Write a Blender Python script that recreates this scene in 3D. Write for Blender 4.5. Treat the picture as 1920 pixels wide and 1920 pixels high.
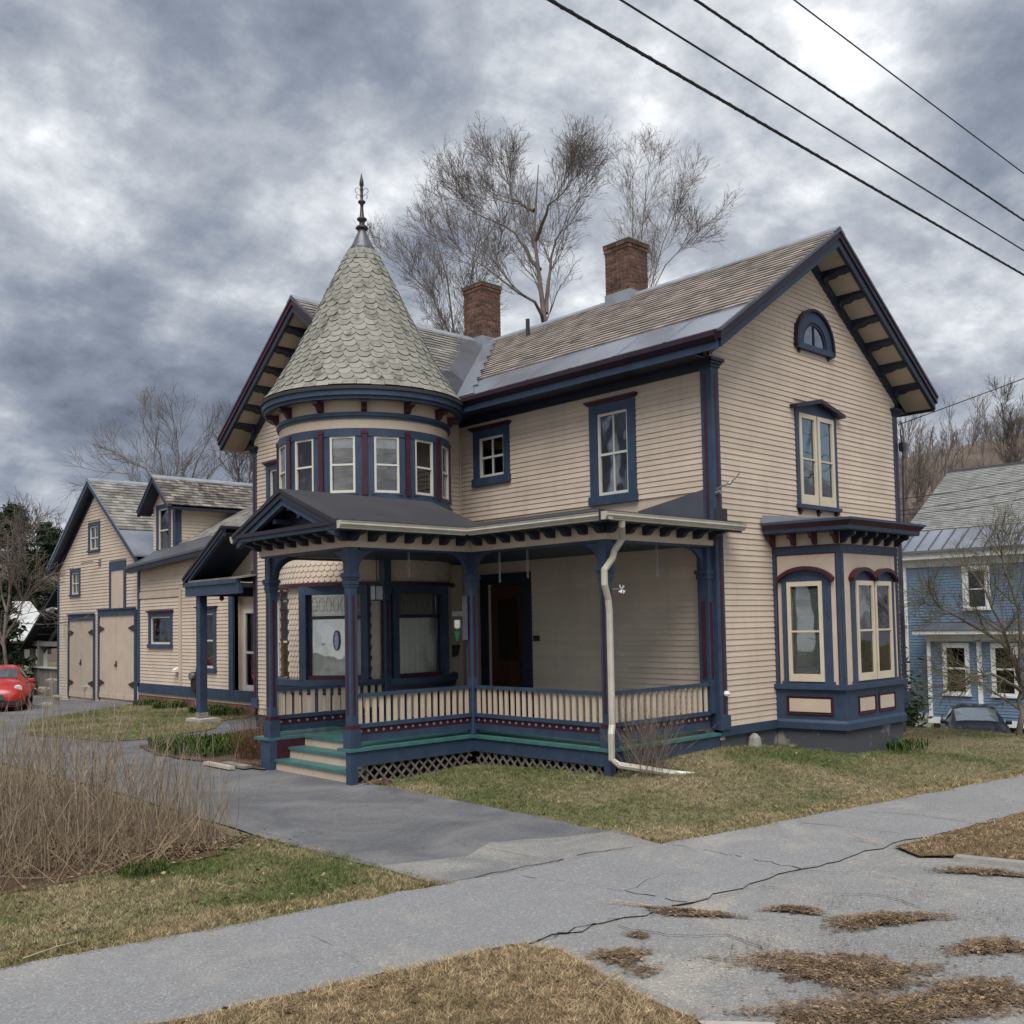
import bpy, bmesh, math, random
import numpy as np
from mathutils import Vector, Matrix
for o in list(bpy.data.objects): bpy.data.objects.remove(o)
SC = bpy.context.scene
COL = SC.collection
rad = math.radians
# ------------------------------------------------------------------ camera
cd = bpy.data.cameras.new('camera'); cam = bpy.data.objects.new('camera', cd); COL.objects.link(cam)
cd.sensor_width = 36; cd.sensor_fit = 'HORIZONTAL'; cd.lens = 36*1881.49/1920; cd.shift_y = 0.05718
cd.clip_start = 0.1; cd.clip_end = 3000
_R = Vector((0.73030576, -0.68286084, -0.01882986)); _U = Vector((-0.02102467, -0.0500198, 0.99852691)); _F = Vector((0.68279679, 0.72883406, 0.05088667))
m = Matrix.Identity(4)
for i in range(3): m[i][0] = _R[i]; m[i][1] = _U[i]; m[i][2] = -_F[i]
m.translation = Vector((-13.02176, -9.24765, 2.2955)); cam.matrix_world = m
SC.camera = cam
SC.render.resolution_x = SC.render.resolution_y = 1024
# ------------------------------------------------------------------ light
SUN_EL, SUN_AZ = rad(60), math.atan2(-0.62, -0.78)     # direction towards the veiled sun
sd = bpy.data.lights.new('sun', 'SUN'); sun = bpy.data.objects.new('sun', sd); COL.objects.link(sun)
sd.energy = 1.5; sd.angle = rad(45); sd.color = (1.0, 0.965, 0.92)
sv = Vector((math.cos(SUN_AZ)*math.cos(SUN_EL), math.sin(SUN_AZ)*math.cos(SUN_EL), math.sin(SUN_EL)))
sun.rotation_euler = sv.to_track_quat('Z', 'Y').to_euler(); sun.location = (-10, -10, 30)
SC.view_settings.view_transform = 'Standard'; SC.view_settings.look = 'None'; SC.view_settings.gamma = 1
SC.view_settings.use_curve_mapping = False
SC.view_settings.exposure = 1.45
SKY_ROT = 180; ZOF = 0.42
# ------------------------------------------------------------------ world: broken overcast over a Nishita sky
W_ = bpy.data.worlds.new('World'); SC.world = W_; W_.use_nodes = True
nt = W_.node_tree; nt.nodes.clear()
def N(t, **k):
    n = nt.nodes.new(t)
    for a, b in k.items():
        if a.startswith('i_'): n.inputs[int(a[2:])].default_value = b
        else: setattr(n, a, b)
    return n
def LK(a, b): nt.links.new(a, b)
def math_(op, a, b=None, c=None, clamp=False):
    n = nt.nodes.new('ShaderNodeMath'); n.operation = op; n.use_clamp = clamp
    for i, v in enumerate((a, b, c)):
        if v is None: continue
        if isinstance(v, (int, float)): n.inputs[i].default_value = v
        else: nt.links.new(v, n.inputs[i])
    return n.outputs[0]
def ramp(fac, stops):
    n = nt.nodes.new('ShaderNodeValToRGB'); e = n.color_ramp.elements
    while len(e) < len(stops): e.new(0.5)
    for s, (p, c) in zip(e, stops): s.position = p; s.color = (*c, 1)
    nt.links.new(fac, n.inputs[0]); return n.outputs[0]
tc = N('ShaderNodeTexCoord'); sx = N('ShaderNodeSeparateXYZ'); LK(tc.outputs['Generated'], sx.inputs[0])
zc = math_('ADD', math_('MAXIMUM', sx.outputs[2], 0.0), ZOF)
px = math_('DIVIDE', sx.outputs[0], zc); py = math_('DIVIDE', sx.outputs[1], zc)
cx0 = N('ShaderNodeCombineXYZ'); LK(px, cx0.inputs[0]); LK(py, cx0.inputs[1])
cx = N('ShaderNodeVectorRotate', rotation_type='Z_AXIS'); LK(cx0.outputs[0], cx.inputs['Vector']); cx.inputs['Angle'].default_value = rad(SKY_ROT)
def noise(vec, scale, detail, rough, dist, w):
    n = N('ShaderNodeTexNoise'); n.noise_dimensions = '4D'
    LK(vec, n.inputs['Vector']); n.inputs['W'].default_value = w
    n.inputs['Scale'].default_value = scale; n.inputs['Detail'].default_value = detail
    n.inputs['Roughness'].default_value = rough; n.inputs['Distortion'].default_value = dist
    return n.outputs['Fac']
SKY_W = (27.5, 5.1, 12.2)
big = noise(cx.outputs[0], 0.72, 2, 0.5, 0.3, SKY_W[0])
med = noise(cx.outputs[0], 2.1, 8, 0.52, 0.25, SKY_W[1])
hole = noise(cx.outputs[0], 1.6, 8, 0.6, 0.6, SKY_W[2])
lum = math_('ADD', math_('ADD', math_('MULTIPLY', big, 0.48), 0.06), math_('MULTIPLY', med, 0.55))
puff = noise(cx.outputs[0], 5.0, 11, 0.62, 0.15, 9.3)
lum = math_('ADD', lum, math_('MULTIPLY', math_('SUBTRACT', hole, 0.5), 0.40))
lum = math_('ADD', lum, math_('MULTIPLY', math_('SUBTRACT', puff, 0.5), 0.50))
# thin bright cloud edges where the cover breaks towards the horizon
cc = ramp(lum, [(0.40, (0.085, 0.102, 0.140)), (0.505, (0.175, 0.200, 0.250)), (0.575, (0.29, 0.313, 0.352)), (0.64, (0.48, 0.50, 0.53)), (0.72, (0.84, 0.85, 0.855))])
cmul = N('ShaderNodeVectorMath'); cmul.operation = 'SCALE'; LK(cc, cmul.inputs[0]); cmul.inputs['Scale'].default_value = 6.0
sky = N('ShaderNodeTexSky'); sky.sky_type = 'NISHITA'; sky.sun_disc = False; sky.sun_elevation = SUN_EL
sky.sun_rotation = math.pi/2 - SUN_AZ; sky.air_density = 1.0; sky.dust_density = 0.6
mask = ramp(hole, [(0.63, (1, 1, 1)), (0.69, (0.25, 0.25, 0.25))])
mx = N('ShaderNodeMix', data_type='RGBA'); LK(mask, mx.inputs[0]); LK(sky.outputs[0], mx.inputs[6]); LK(cmul.outputs[0], mx.inputs[7])
bg = N('ShaderNodeBackground'); bg.inputs[1].default_value = 0.1
ow = N('ShaderNodeOutputWorld'); LK(mx.outputs[2], bg.inputs[0]); LK(bg.outputs[0], ow.inputs[0])

# ------------------------------------------------------------------ materials
MATS = {}
def mat(name, col, rough=0.6, var=0.12, scale=3.0, bump=0.0, bscale=60.0, metal=0.0, rnd=0.0, island=0.0, spec=0.4, detail=5, col2=None, lo=0.35, hi=0.65, stretch=(1, 1, 1), streak=0.0):
    global nt
    m = bpy.data.materials.new(name); m.use_nodes = True; old = nt; nt = m.node_tree
    b = nt.nodes['Principled BSDF']; b.inputs['Roughness'].default_value = rough; b.inputs['Metallic'].default_value = metal
    b.inputs['Specular IOR Level'].default_value = spec
    g = N('ShaderNodeNewGeometry'); mp = N('ShaderNodeMapping'); LK(g.outputs['Position'], mp.inputs[0]); mp.inputs['Scale'].default_value = stretch
    n = N('ShaderNodeTexNoise'); LK(mp.outputs[0], n.inputs['Vector']); n.inputs['Scale'].default_value = scale; n.inputs['Detail'].default_value = detail; n.inputs['Roughness'].default_value = 0.6
    c2 = col2 or tuple(min(1, c*(1+var)) for c in col); c1 = col if col2 else tuple(c*(1-var) for c in col)
    c = ramp(n.outputs['Fac'], [(lo, c1), (hi, c2)])
    fac = None
    if rnd:
        oi = N('ShaderNodeObjectInfo'); fac = math_('ADD', math_('MULTIPLY', math_('SUBTRACT', oi.outputs['Random'], 0.5), rnd), 1.0)
    if island:
        f2 = math_('ADD', math_('MULTIPLY', math_('SUBTRACT', g.outputs['Random Per Island'], 0.5), island), 1.0)
        fac = f2 if fac is None else math_('MULTIPLY', fac, f2)
    if streak:
        n3 = N('ShaderNodeTexNoise'); mp3 = N('ShaderNodeMapping'); LK(g.outputs['Position'], mp3.inputs[0]); mp3.inputs['Scale'].default_value = (5, 5, 0.5)
        LK(mp3.outputs[0], n3.inputs['Vector']); n3.inputs['Scale'].default_value = 1.6; n3.inputs['Detail'].default_value = 6
        f3 = math_('SUBTRACT', 1.0, math_('MULTIPLY', math_('SUBTRACT', n3.outputs['Fac'], 0.52, clamp=True), streak*4))
        fac = f3 if fac is None else math_('MULTIPLY', fac, f3)
    if fac is not None:
        v = N('ShaderNodeVectorMath'); v.operation = 'SCALE'; LK(c, v.inputs[0]); LK(fac, v.inputs['Scale']); c = v.outputs[0]
    LK(c, b.inputs['Base Color'])
    if bump:
        n2 = N('ShaderNodeTexNoise'); LK(mp.outputs[0], n2.inputs['Vector']); n2.inputs['Scale'].default_value = bscale; n2.inputs['Detail'].default_value = 4
        bp = N('ShaderNodeBump'); bp.inputs['Strength'].default_value = bump; bp.inputs['Distance'].default_value = 0.02
        LK(n2.outputs['Fac'], bp.inputs['Height']); LK(bp.outputs[0], b.inputs['Normal'])
    nt = old; MATS[name] = m; return m
def glassmat(name, tint, k=1.9, base=0.05, rough=0.015):
    global nt
    m = bpy.data.materials.new(name); m.use_nodes = True; old = nt; nt = m.node_tree; nt.nodes.clear()
    fr = N('ShaderNodeFresnel'); fr.inputs[0].default_value = 1.5
    g = N('ShaderNodeNewGeometry'); nz = N('ShaderNodeTexNoise'); LK(g.outputs['Position'], nz.inputs['Vector']); nz.inputs['Scale'].default_value = 2.2; nz.inputs['Detail'].default_value = 1
    bp = N('ShaderNodeBump'); bp.inputs['Strength'].default_value = 0.12; bp.inputs['Distance'].default_value = 0.05; LK(nz.outputs['Fac'], bp.inputs['Height'])
    f = math_('ADD', math_('MULTIPLY', fr.outputs[0], k), base, clamp=True)
    tr = N('ShaderNodeBsdfTransparent'); tr.inputs[0].default_value = (*tint, 1)
    gl = N('ShaderNodeBsdfGlossy'); gl.inputs['Roughness'].default_value = rough; LK(bp.outputs[0], gl.inputs['Normal'])
    mx = N('ShaderNodeMixShader'); LK(f, mx.inputs[0]); LK(tr.outputs[0], mx.inputs[1]); LK(gl.outputs[0], mx.inputs[2])
    o = N('ShaderNodeOutputMaterial'); LK(mx.outputs[0], o.inputs[0]); nt = old; MATS[name] = m; return m
CREAM = mat('cream_siding', (0.535, 0.440, 0.350), 0.65, 0.07, 1.2, rnd=0.10, bump=0.08, bscale=90, streak=0.09, island=0.05)
CREAMP = mat('cream_paint', (0.505, 0.412, 0.322), 0.55, 0.06, 2.0, streak=0.08)
CREAMG = mat('cream_gutter', (0.43, 0.40, 0.33), 0.4, 0.10, 3.0, streak=0.12)
BLUE = mat('blue_paint', (0.032, 0.053, 0.092), 0.5, 0.16, 3.5, streak=0.16, bump=0.05, bscale=40, spec=0.35)
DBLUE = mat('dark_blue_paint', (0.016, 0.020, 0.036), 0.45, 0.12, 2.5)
MAROON = mat('maroon_paint', (0.050, 0.010, 0.020), 0.42, 0.15, 3.0)
TEAL = mat('teal_floor_paint', (0.048, 0.140, 0.135), 0.40, 0.14, 4.0)
WHITE = mat('white_sash', (0.56, 0.54, 0.48), 0.45, 0.05, 4)
STORM = mat('cream_storm_sash', (0.55, 0.48, 0.36), 0.5, 0.06, 4)
SOFFIT = mat('soffit_paint', (0.42, 0.35, 0.27), 0.65, 0.10, 2.0)
PLUM = mat('dark_plum_paint', (0.020, 0.009, 0.019), 0.4, 0.2, 3)
SCALEE = mat('shingle_edge_shade_grime', (0.035, 0.033, 0.028), 0.9, 0.3, 10)  # edge grime together with the shade under each butt, put into the colour
CEIL = mat('porch_ceiling', (0.035, 0.045, 0.075), 0.6, 0.15, 2)
DARK = mat('dark_interior', (0.018, 0.018, 0.02), 0.9, 0.2, 2)
METAL = mat('metal_roof', (0.34, 0.36, 0.40), 0.22, 0.18, 0.7, metal=0.65, bump=0.10, bscale=2.5, spec=0.5)
METALD = mat('dark_metal_roof', (0.085, 0.088, 0.105), 0.38, 0.15, 1.6, metal=0.2, bump=0.08, bscale=3)
LEAD = mat('lead_flashing', (0.24, 0.26, 0.29), 0.45, 0.15, 3, metal=0.2)
ASPHR = mat('porch_membrane', (0.028, 0.028, 0.033), 0.75, 0.15, 1.2, bump=0.10, bscale=120)
SLATE = mat('weathered_slate', (0.225, 0.192, 0.168), 0.7, 0.14, 2.2, island=0.6, bump=0.10, bscale=70)
SLATEG = mat('grey_slate', (0.178, 0.168, 0.152), 0.7, 0.30, 1.8, island=0.75, bump=0.10, bscale=70)
SCALE = mat('turret_shingle', (0.208, 0.203, 0.172), 0.75, 0.15, 1.7, rnd=0.30, island=0.15, streak=0.5, col2=(0.060, 0.055, 0.047), lo=0.54, hi=0.72, stretch=(2.6, 2.6, 0.55), bump=0.12, bscale=80)
BRICK = mat('chimney_brick', (0.100, 0.050, 0.037), 0.85, 0.3, 7.0, rnd=0.9, bump=0.35, bscale=90)
MORTAR = mat('mortar', (0.36, 0.27, 0.205), 0.9, 0.15, 9.0, bump=0.3)
FOUND = mat('parged_foundation', (0.062, 0.066, 0.078), 0.9, 0.3, 2.0, bump=0.35, bscale=35, col2=(0.24, 0.22, 0.20), lo=0.58, hi=0.68)
BRICKF = mat('brick_foundation', (0.22, 0.10, 0.075), 0.9, 0.3, 6.0, bump=0.3)
LATT = mat('bare_wood_lattice', (0.135, 0.118, 0.10), 0.8, 0.25, 8, rnd=0.25)
WOODG = mat('grey_weathered_wood', (0.17, 0.155, 0.135), 0.85, 0.3, 5, rnd=0.3, stretch=(1, 1, 0.2))
WOODB = mat('brown_door_wood', (0.045, 0.020, 0.012), 0.4, 0.3, 6, stretch=(1, 1, 0.15))
CURT = mat('lace_curtain', (0.90, 0.91, 0.87), 0.9, 0.08, 14)
SHADE = mat('window_shade', (0.85, 0.85, 0.82), 0.8, 0.03, 4)
BLIND = mat('venetian_blind', (0.72, 0.75, 0.70), 0.6, 0.05, 5)
IRON = mat('dark_iron', (0.035, 0.022, 0.022), 0.5, 0.3, 12)
STEEL = mat('galvanised_steel', (0.25, 0.25, 0.25), 0.5, 0.1, 8, metal=0.7)
WPLAST = mat('white_plastic', (0.72, 0.72, 0.70), 0.35, 0.04, 6)
BLACKP = mat('black_plastic', (0.02, 0.02, 0.022), 0.4, 0.2, 8)
CONC = mat('concrete', (0.34, 0.325, 0.29), 0.85, 0.15, 5, bump=0.2)
GLASS = glassmat('window_glass', (0.95, 0.965, 0.955), 1.7, 0.055)
GLASSR = glassmat('sky_lit_old_glass', (0.8, 0.84, 0.84), 2.6, 0.30)
GLASSD = glassmat('dull_glass', (0.72, 0.76, 0.76), 1.2, 0.03)

# ------------------------------------------------------------------ mesh helpers
class MB:
    def __init__(s): s.v = []; s.f = []
    def hexa(s, p):
        b = len(s.v); s.v += [tuple(q) for q in p]
        s.f += [(b, b+3, b+2, b+1), (b+4, b+5, b+6, b+7), (b, b+1, b+5, b+4), (b+1, b+2, b+6, b+5), (b+2, b+3, b+7, b+6), (b+3, b, b+4, b+7)]
        return s
    def box(s, x0, x1, y0, y1, z0, z1):
        return s.hexa([(x0, y0, z0), (x1, y0, z0), (x1, y1, z0), (x0, y1, z0), (x0, y0, z1), (x1, y0, z1), (x1, y1, z1), (x0, y1, z1)])
    def fb(s, fr, u0, u1, n0, n1, z0, z1):
        ox, oy, ux, uy, nx, ny = fr
        P = lambda u, n, z: (ox+ux*u+nx*n, oy+uy*u+ny*n, z)
        return s.hexa([P(u0, n0, z0), P(u1, n0, z0), P(u1, n1, z0), P(u0, n1, z0), P(u0, n0, z1), P(u1, n0, z1), P(u1, n1, z1), P(u0, n1, z1)])
    def prism(s, poly, vec):
        b = len(s.v); n = len(poly); vx, vy, vz = vec
        s.v += [tuple(q) for q in poly] + [(q[0]+vx, q[1]+vy, q[2]+vz) for q in poly]
        s.f += [tuple(range(b+n-1, b-1, -1)), tuple(range(b+n, b+2*n))]
        s.f += [(b+i, b+(i+1) % n, b+n+(i+1) % n, b+n+i) for i in range(n)]
        return s
    def fprism(s, fr, poly, n0, n1):            # poly of (u,z) on a wall frame
        ox, oy, ux, uy, nx, ny = fr
        return s.prism([(ox+ux*u+nx*n0, oy+uy*u+ny*n0, z) for u, z in poly], (nx*(n1-n0), ny*(n1-n0), 0))
    def quad(s, *p):
        b = len(s.v); s.v += [tuple(q) for q in p]; s.f.append(tuple(range(b, b+len(p)))); return s
    def tube(s, path, r, n=6, cap=True):
        P = [Vector(p) for p in path]; k = len(P); b = len(s.v)
        rs = r if isinstance(r, (list, tuple)) else [r]*k
        a = None
        for i in range(k):
            d = (P[min(i+1, k-1)]-P[max(i-1, 0)]).normalized()
            if a is None: a = d.cross(Vector((0, 0, 1)) if abs(d.z) < 0.9 else Vector((1, 0, 0))).normalized()
            else: a = (a-d*a.dot(d)).normalized()
            c = d.cross(a)
            for j in range(n):
                t = 2*math.pi*j/n; q = P[i]+(a*math.cos(t)+c*math.sin(t))*rs[i]; s.v.append((q.x, q.y, q.z))
        for i in range(k-1):
            for j in range(n):
                s.f.append((b+i*n+j, b+i*n+(j+1) % n, b+(i+1)*n+(j+1) % n, b+(i+1)*n+j))
        if cap:
            s.f.append(tuple(range(b+n-1, b-1, -1))); s.f.append(tuple(range(b+(k-1)*n, b+k*n)))
        return s
    def lathe(s, c, prof, n=16, a0=0.0, a1=2*math.pi):
        full = abs(a1-a0-2*math.pi) < 1e-6; m = n if full else n+1; b = len(s.v)
        for i in range(m):
            t = a0+(a1-a0)*i/n
            for r, z in prof: s.v.append((c[0]+r*math.cos(t), c[1]+r*math.sin(t), z))
        k = len(prof)
        for i in range(n):
            for j in range(k-1):
                a = b+i*k+j; e = b+((i+1) % m)*k+j
                s.f.append((a, e, e+1, a+1))
        return s
    def ring(s, c, r0, r1, z0, z1, n=48, a0=0.0, a1=2*math.pi):
        return s.lathe(c, [(r0, z0), (r1, z0), (r1, z1), (r0, z1), (r0, z0)], n, a0, a1)
    def build(s, name, material, parent=None, label=None, cat=None, group=None, kind=None, smooth=False, recalc=True, loc=None):
        me = bpy.data.meshes.new(name); me.from_pydata(s.v, [], s.f)
        if recalc and len(s.v) < 120000:
            bm = bmesh.new(); bm.from_mesh(me); bmesh.ops.recalc_face_normals(bm, faces=bm.faces); bm.to_mesh(me); bm.free()
        me.materials.append(material)
        if smooth: me.shade_smooth()
        return put(name, me, parent, label, cat, group, kind)
def tag(o, label=None, cat=None, group=None, kind=None):
    if label: o['label'] = label
    if cat: o['category'] = cat
    if group: o['group'] = group
    if kind: o['kind'] = kind
    return o
LOCAL = set()
def put(name, me, parent=None, label=None, cat=None, group=None, kind=None, M=None):
    o = bpy.data.objects.new(name, me); COL.objects.link(o)
    if M is not None: o.matrix_basis = M
    if parent is not None:
        o.parent = parent
        if parent.type == 'EMPTY' and parent.name not in LOCAL: o.matrix_parent_inverse = Matrix.Translation(-parent.location)
    return tag(o, label, cat, group, kind)
def thing(name, label, cat, loc=(0, 0, 0), group=None, local=False, rz=0.0):
    o = bpy.data.objects.new(name, None); COL.objects.link(o); o.location = loc; o.rotation_euler = (0, 0, rz); o.empty_display_size = 0.3
    if local: LOCAL.add(o.name)
    return tag(o, label, cat, group)
def bevel(o, w=0.006, seg=1):
    b = o.modifiers.new('bevel', 'BEVEL'); b.width = w; b.segments = seg; b.limit_method = 'ANGLE'; return o
def nparr_mesh(name, V, Fc, material, parent=None, **k):
    """V (n,3) float, Fc (m,k) int -> mesh, fast."""
    me = bpy.data.meshes.new(name); n, kk = Fc.shape
    me.vertices.add(len(V)); me.vertices.foreach_set('co', np.ascontiguousarray(V, np.float32).ravel())
    me.loops.add(n*kk); me.loops.foreach_set('vertex_index', np.ascontiguousarray(Fc, np.int32).ravel())
    me.polygons.add(n); me.polygons.foreach_set('loop_start', np.arange(0, n*kk, kk, dtype=np.int32)); me.polygons.foreach_set('loop_total', np.full(n, kk, np.int32))
    me.update(calc_edges=True); me.materials.append(material)
    return put(name, me, parent, **k)
rng = random.Random(11)
# wall frames: origin, u (to the right seen from outside), n (outwards)
def fr_y(y): return (0, y, 1, 0, 0, -1)        # wall facing -y, u = x
def fr_x(x): return (x, 0, 0, -1, -1, 0)       # wall facing -x, u = -y
# ------------------------------------------------------------------ building vocabulary
EXPO = 0.09
NSPLIT = [64]
def fmat(fr, u, n, z, sx=1.0):
    ox, oy, ux, uy, nx, ny = fr
    return Matrix(((ux*sx, -nx, 0, ox+ux*u+nx*n), (uy*sx, -ny, 0, oy+uy*u+ny*n), (0, 0, 1, z), (0, 0, 0, 1)))
_b = MB(); _b.hexa([(0, 0, 0), (1, 0, 0), (1, 0, 0.1), (0, 0, 0.1), (0, -0.021, 0), (1, -0.021, 0), (1, -0.006, 0.1), (0, -0.006, 0.1)])
BOARD = bpy.data.meshes.new('clapboard'); BOARD.from_pydata(_b.v, [], _b.f); BOARD.materials.append(CREAM)
def segs(u0, u1, z, h, holes):
    out = [(u0, u1)]
    for a, b, c, d in holes:
        if z+h*0.92 <= c or z+h*0.08 >= d: continue
        nx = []
        for p, q in out:
            if b <= p or a >= q: nx.append((p, q)); continue
            if a > p: nx.append((p, a))
            if b < q: nx.append((b, q))
        out = nx
    return [(p, q) for p, q in out if q-p > 0.03]
def boards(fr, u0, u1, z0, z1, holes=(), clip=None, parent=None, parts=True, expo=EXPO, zfun=None, material=None):
    z = z0; mb = MB(); cnt = 0
    while z < z1-0.02:
        a, b = (u0, u1) if clip is None else clip(z+expo*0.5)
        for p, q in segs(max(a, u0), min(b, u1), z, expo, holes):
            if parts:
                # long courses are made of two butted boards
                pcs = [(p, q)]
                if q-p > 2.4 and NSPLIT[0] > 0 and rng.random() < 0.6: c_ = p+(q-p)*rng.uniform(0.2, 0.8); pcs = [(p, c_-0.002), (c_+0.002, q)]; NSPLIT[0] -= 1
                for p_, q_ in pcs: put('clapboard', BOARD, parent, M=fmat(fr, p_, rng.uniform(-0.001, 0.002), z+rng.uniform(-0.0025, 0.0025), q_-p_)); cnt += 1
            else:
                ox, oy, ux, uy, nx, ny = fr; dz0 = zfun(p) if zfun else 0; dz1 = zfun(q) if zfun else 0
                P = lambda u, n, zz: (ox+ux*u+nx*n, oy+uy*u+ny*n, zz)
                j = rng.uniform(-0.0015, 0.0015); h = expo*1.1
                mb.hexa([P(p, 0, z+dz0+j), P(q, 0, z+dz1+j), P(q, 0, z+h+dz1), P(p, 0, z+h+dz0), P(p, expo*0.24, z+dz0+j), P(q, expo*0.24, z+dz1+j), P(q, 0.006, z+h+dz1), P(p, 0.006, z+h+dz0)])
        z += expo
    if not parts: return mb.build('clapboards', material or CREAM, parent, kind='stuff')
    return cnt
def wall(fr, u0, u1, z0, z1, holes=(), parent=None, name='wall', n0=-0.12, n1=0.0, material=None, mb=None):
    own = mb is None; mb = mb or MB()
    us = sorted({u0, u1, *[h[0] for h in holes], *[h[1] for h in holes]}); us = [u for u in us if u0 <= u <= u1]
    for a, b in zip(us, us[1:]):
        zs = [z0]
        inn = sorted([(h[2], h[3]) for h in holes if h[0] <= a+1e-6 and h[1] >= b-1e-6])
        cur = z0
        for c, d in inn:
            if c > cur: mb.fb(fr, a, b, n0, n1, cur, c)
            cur = max(cur, d)
        if cur < z1: mb.fb(fr, a, b, n0, n1, cur, z1)
    return mb.build(name, material or CREAMP, parent) if own else mb
def curtain(fr, u0, u1, z0, z1, n, parent, material=None, wav=0.018, per=0.09, name='curtain'):
    ox, oy, ux, uy, nx, ny = fr; k = max(8, int((u1-u0)/per*5)); v = []; f = []
    ph = rng.uniform(0, 6)
    for i in range(k+1):
        u = u0+(u1-u0)*i/k; d = n+wav*math.sin(2*math.pi*(u-u0)/per+ph+0.7*math.sin(9*u))
        for z in (z0, z1): v.append((ox+ux*u+nx*d, oy+uy*u+ny*d, z))
    f = [(2*i, 2*i+2, 2*i+3, 2*i+1) for i in range(k)]
    mb = MB(); mb.v = v; mb.f = f
    return mb.build(name, material or CURT, parent, smooth=True, recalc=False)
def window(fr, u0, u1, z0, z1, parent, cw=0.12, chead=None, csill=None, style='1/1', sash=None, cas=None, hood='cap', cover=None, proud=0.04, sw=0.045, name='window', glass=None, mun=0.018, split=0.5):
    """casing outer rectangle; returns (opening, casing) rectangles."""
    chead = chead or cw; csill = csill or 0.05; cas = cas or BLUE; sash = sash or WHITE; glass = glass or GLASS
    a, b, c, d = u0+cw, u1-cw, z0+csill, z1-chead
    mb = MB()
    mb.fb(fr, u0, a, -0.06, proud, z0, z1); mb.fb(fr, b, u1, -0.06, proud, z0, z1); mb.fb(fr, a, b, -0.06, proud-0.003, d, z1)
    w = mb.build(name, cas, parent)
    MB().fb(fr, u0-0.02, u1+0.02, -0.06, proud+0.035, z0-0.015, c).build('sill', cas, w)
    if hood == 'cap':
        MB().fb(fr, u0-0.06, u1+0.06, 0, proud+0.07, z1, z1+0.035).fb(fr, u0-0.035, u1+0.035, 0, proud+0.035, z1-0.03, z1).build('hood', MAROON, w)
    zm = c+(d-c)*split
    s = MB(); g = -0.02
    s.fb(fr, a, a+sw, -0.055, g+0.025, c, d); s.fb(fr, b-sw, b, -0.055, g+0.025, c, d); s.fb(fr, a+sw, b-sw, -0.055, g+0.025, c, c+sw*1.3); s.fb(fr, a+sw, b-sw, -0.055, g+0.025, d-sw, d)
    s.fb(fr, a+sw, b-sw, -0.052, g+0.02, zm-sw*0.45, zm+sw*0.45)
    if 'v' in style:
        um = (a+b)/2
        s.fb(fr, um-mun/2, um+mun/2, -0.050, g+0.016, c+sw*1.3, zm-sw*0.45); s.fb(fr, um-mun/2, um+mun/2, -0.050, g+0.016, zm+sw*0.45, d-sw)
    s.build('sash', sash, w)
    for q0, q1, nn in ((c+sw*1.3, zm-sw*0.45, -0.035), (zm+sw*0.45, d-sw, -0.028)):
        MB().fb(fr, a+sw, b-sw, nn-0.003, nn, q0, q1).build('pane', glass, w)
    if cover == 'curtain': curtain(fr, a+0.01, b-0.01, c, d, -0.085, w)
    elif cover == 'sheer':
        curtain(fr, a+0.01, a+(b-a)*0.36, c, d, -0.16, w); curtain(fr, b-(b-a)*0.36, b-0.01, c, d, -0.16, w)
    elif cover == 'shade': MB().fb(fr, a+0.02, b-0.02, -0.070, -0.066, c+(d-c)*0.8, d).build('shade', SHADE, w)
    elif cover == 'blind':
        m_ = MB(); z = c+0.02
        while z < d-0.02:
            ox, oy, ux, uy, nx, ny = fr; P = lambda u, n, zz: (ox+ux*u+nx*n, oy+uy*u+ny*n, zz)
            m_.quad(P(a+0.02, -0.10, z), P(b-0.02, -0.10, z), P(b-0.02, -0.122, z+0.026), P(a+0.02, -0.122, z+0.026)); z += 0.03
        m_.build('blind', BLIND, w)
    return (a, b, c, d), (u0, u1, z0, z1), w
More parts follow.
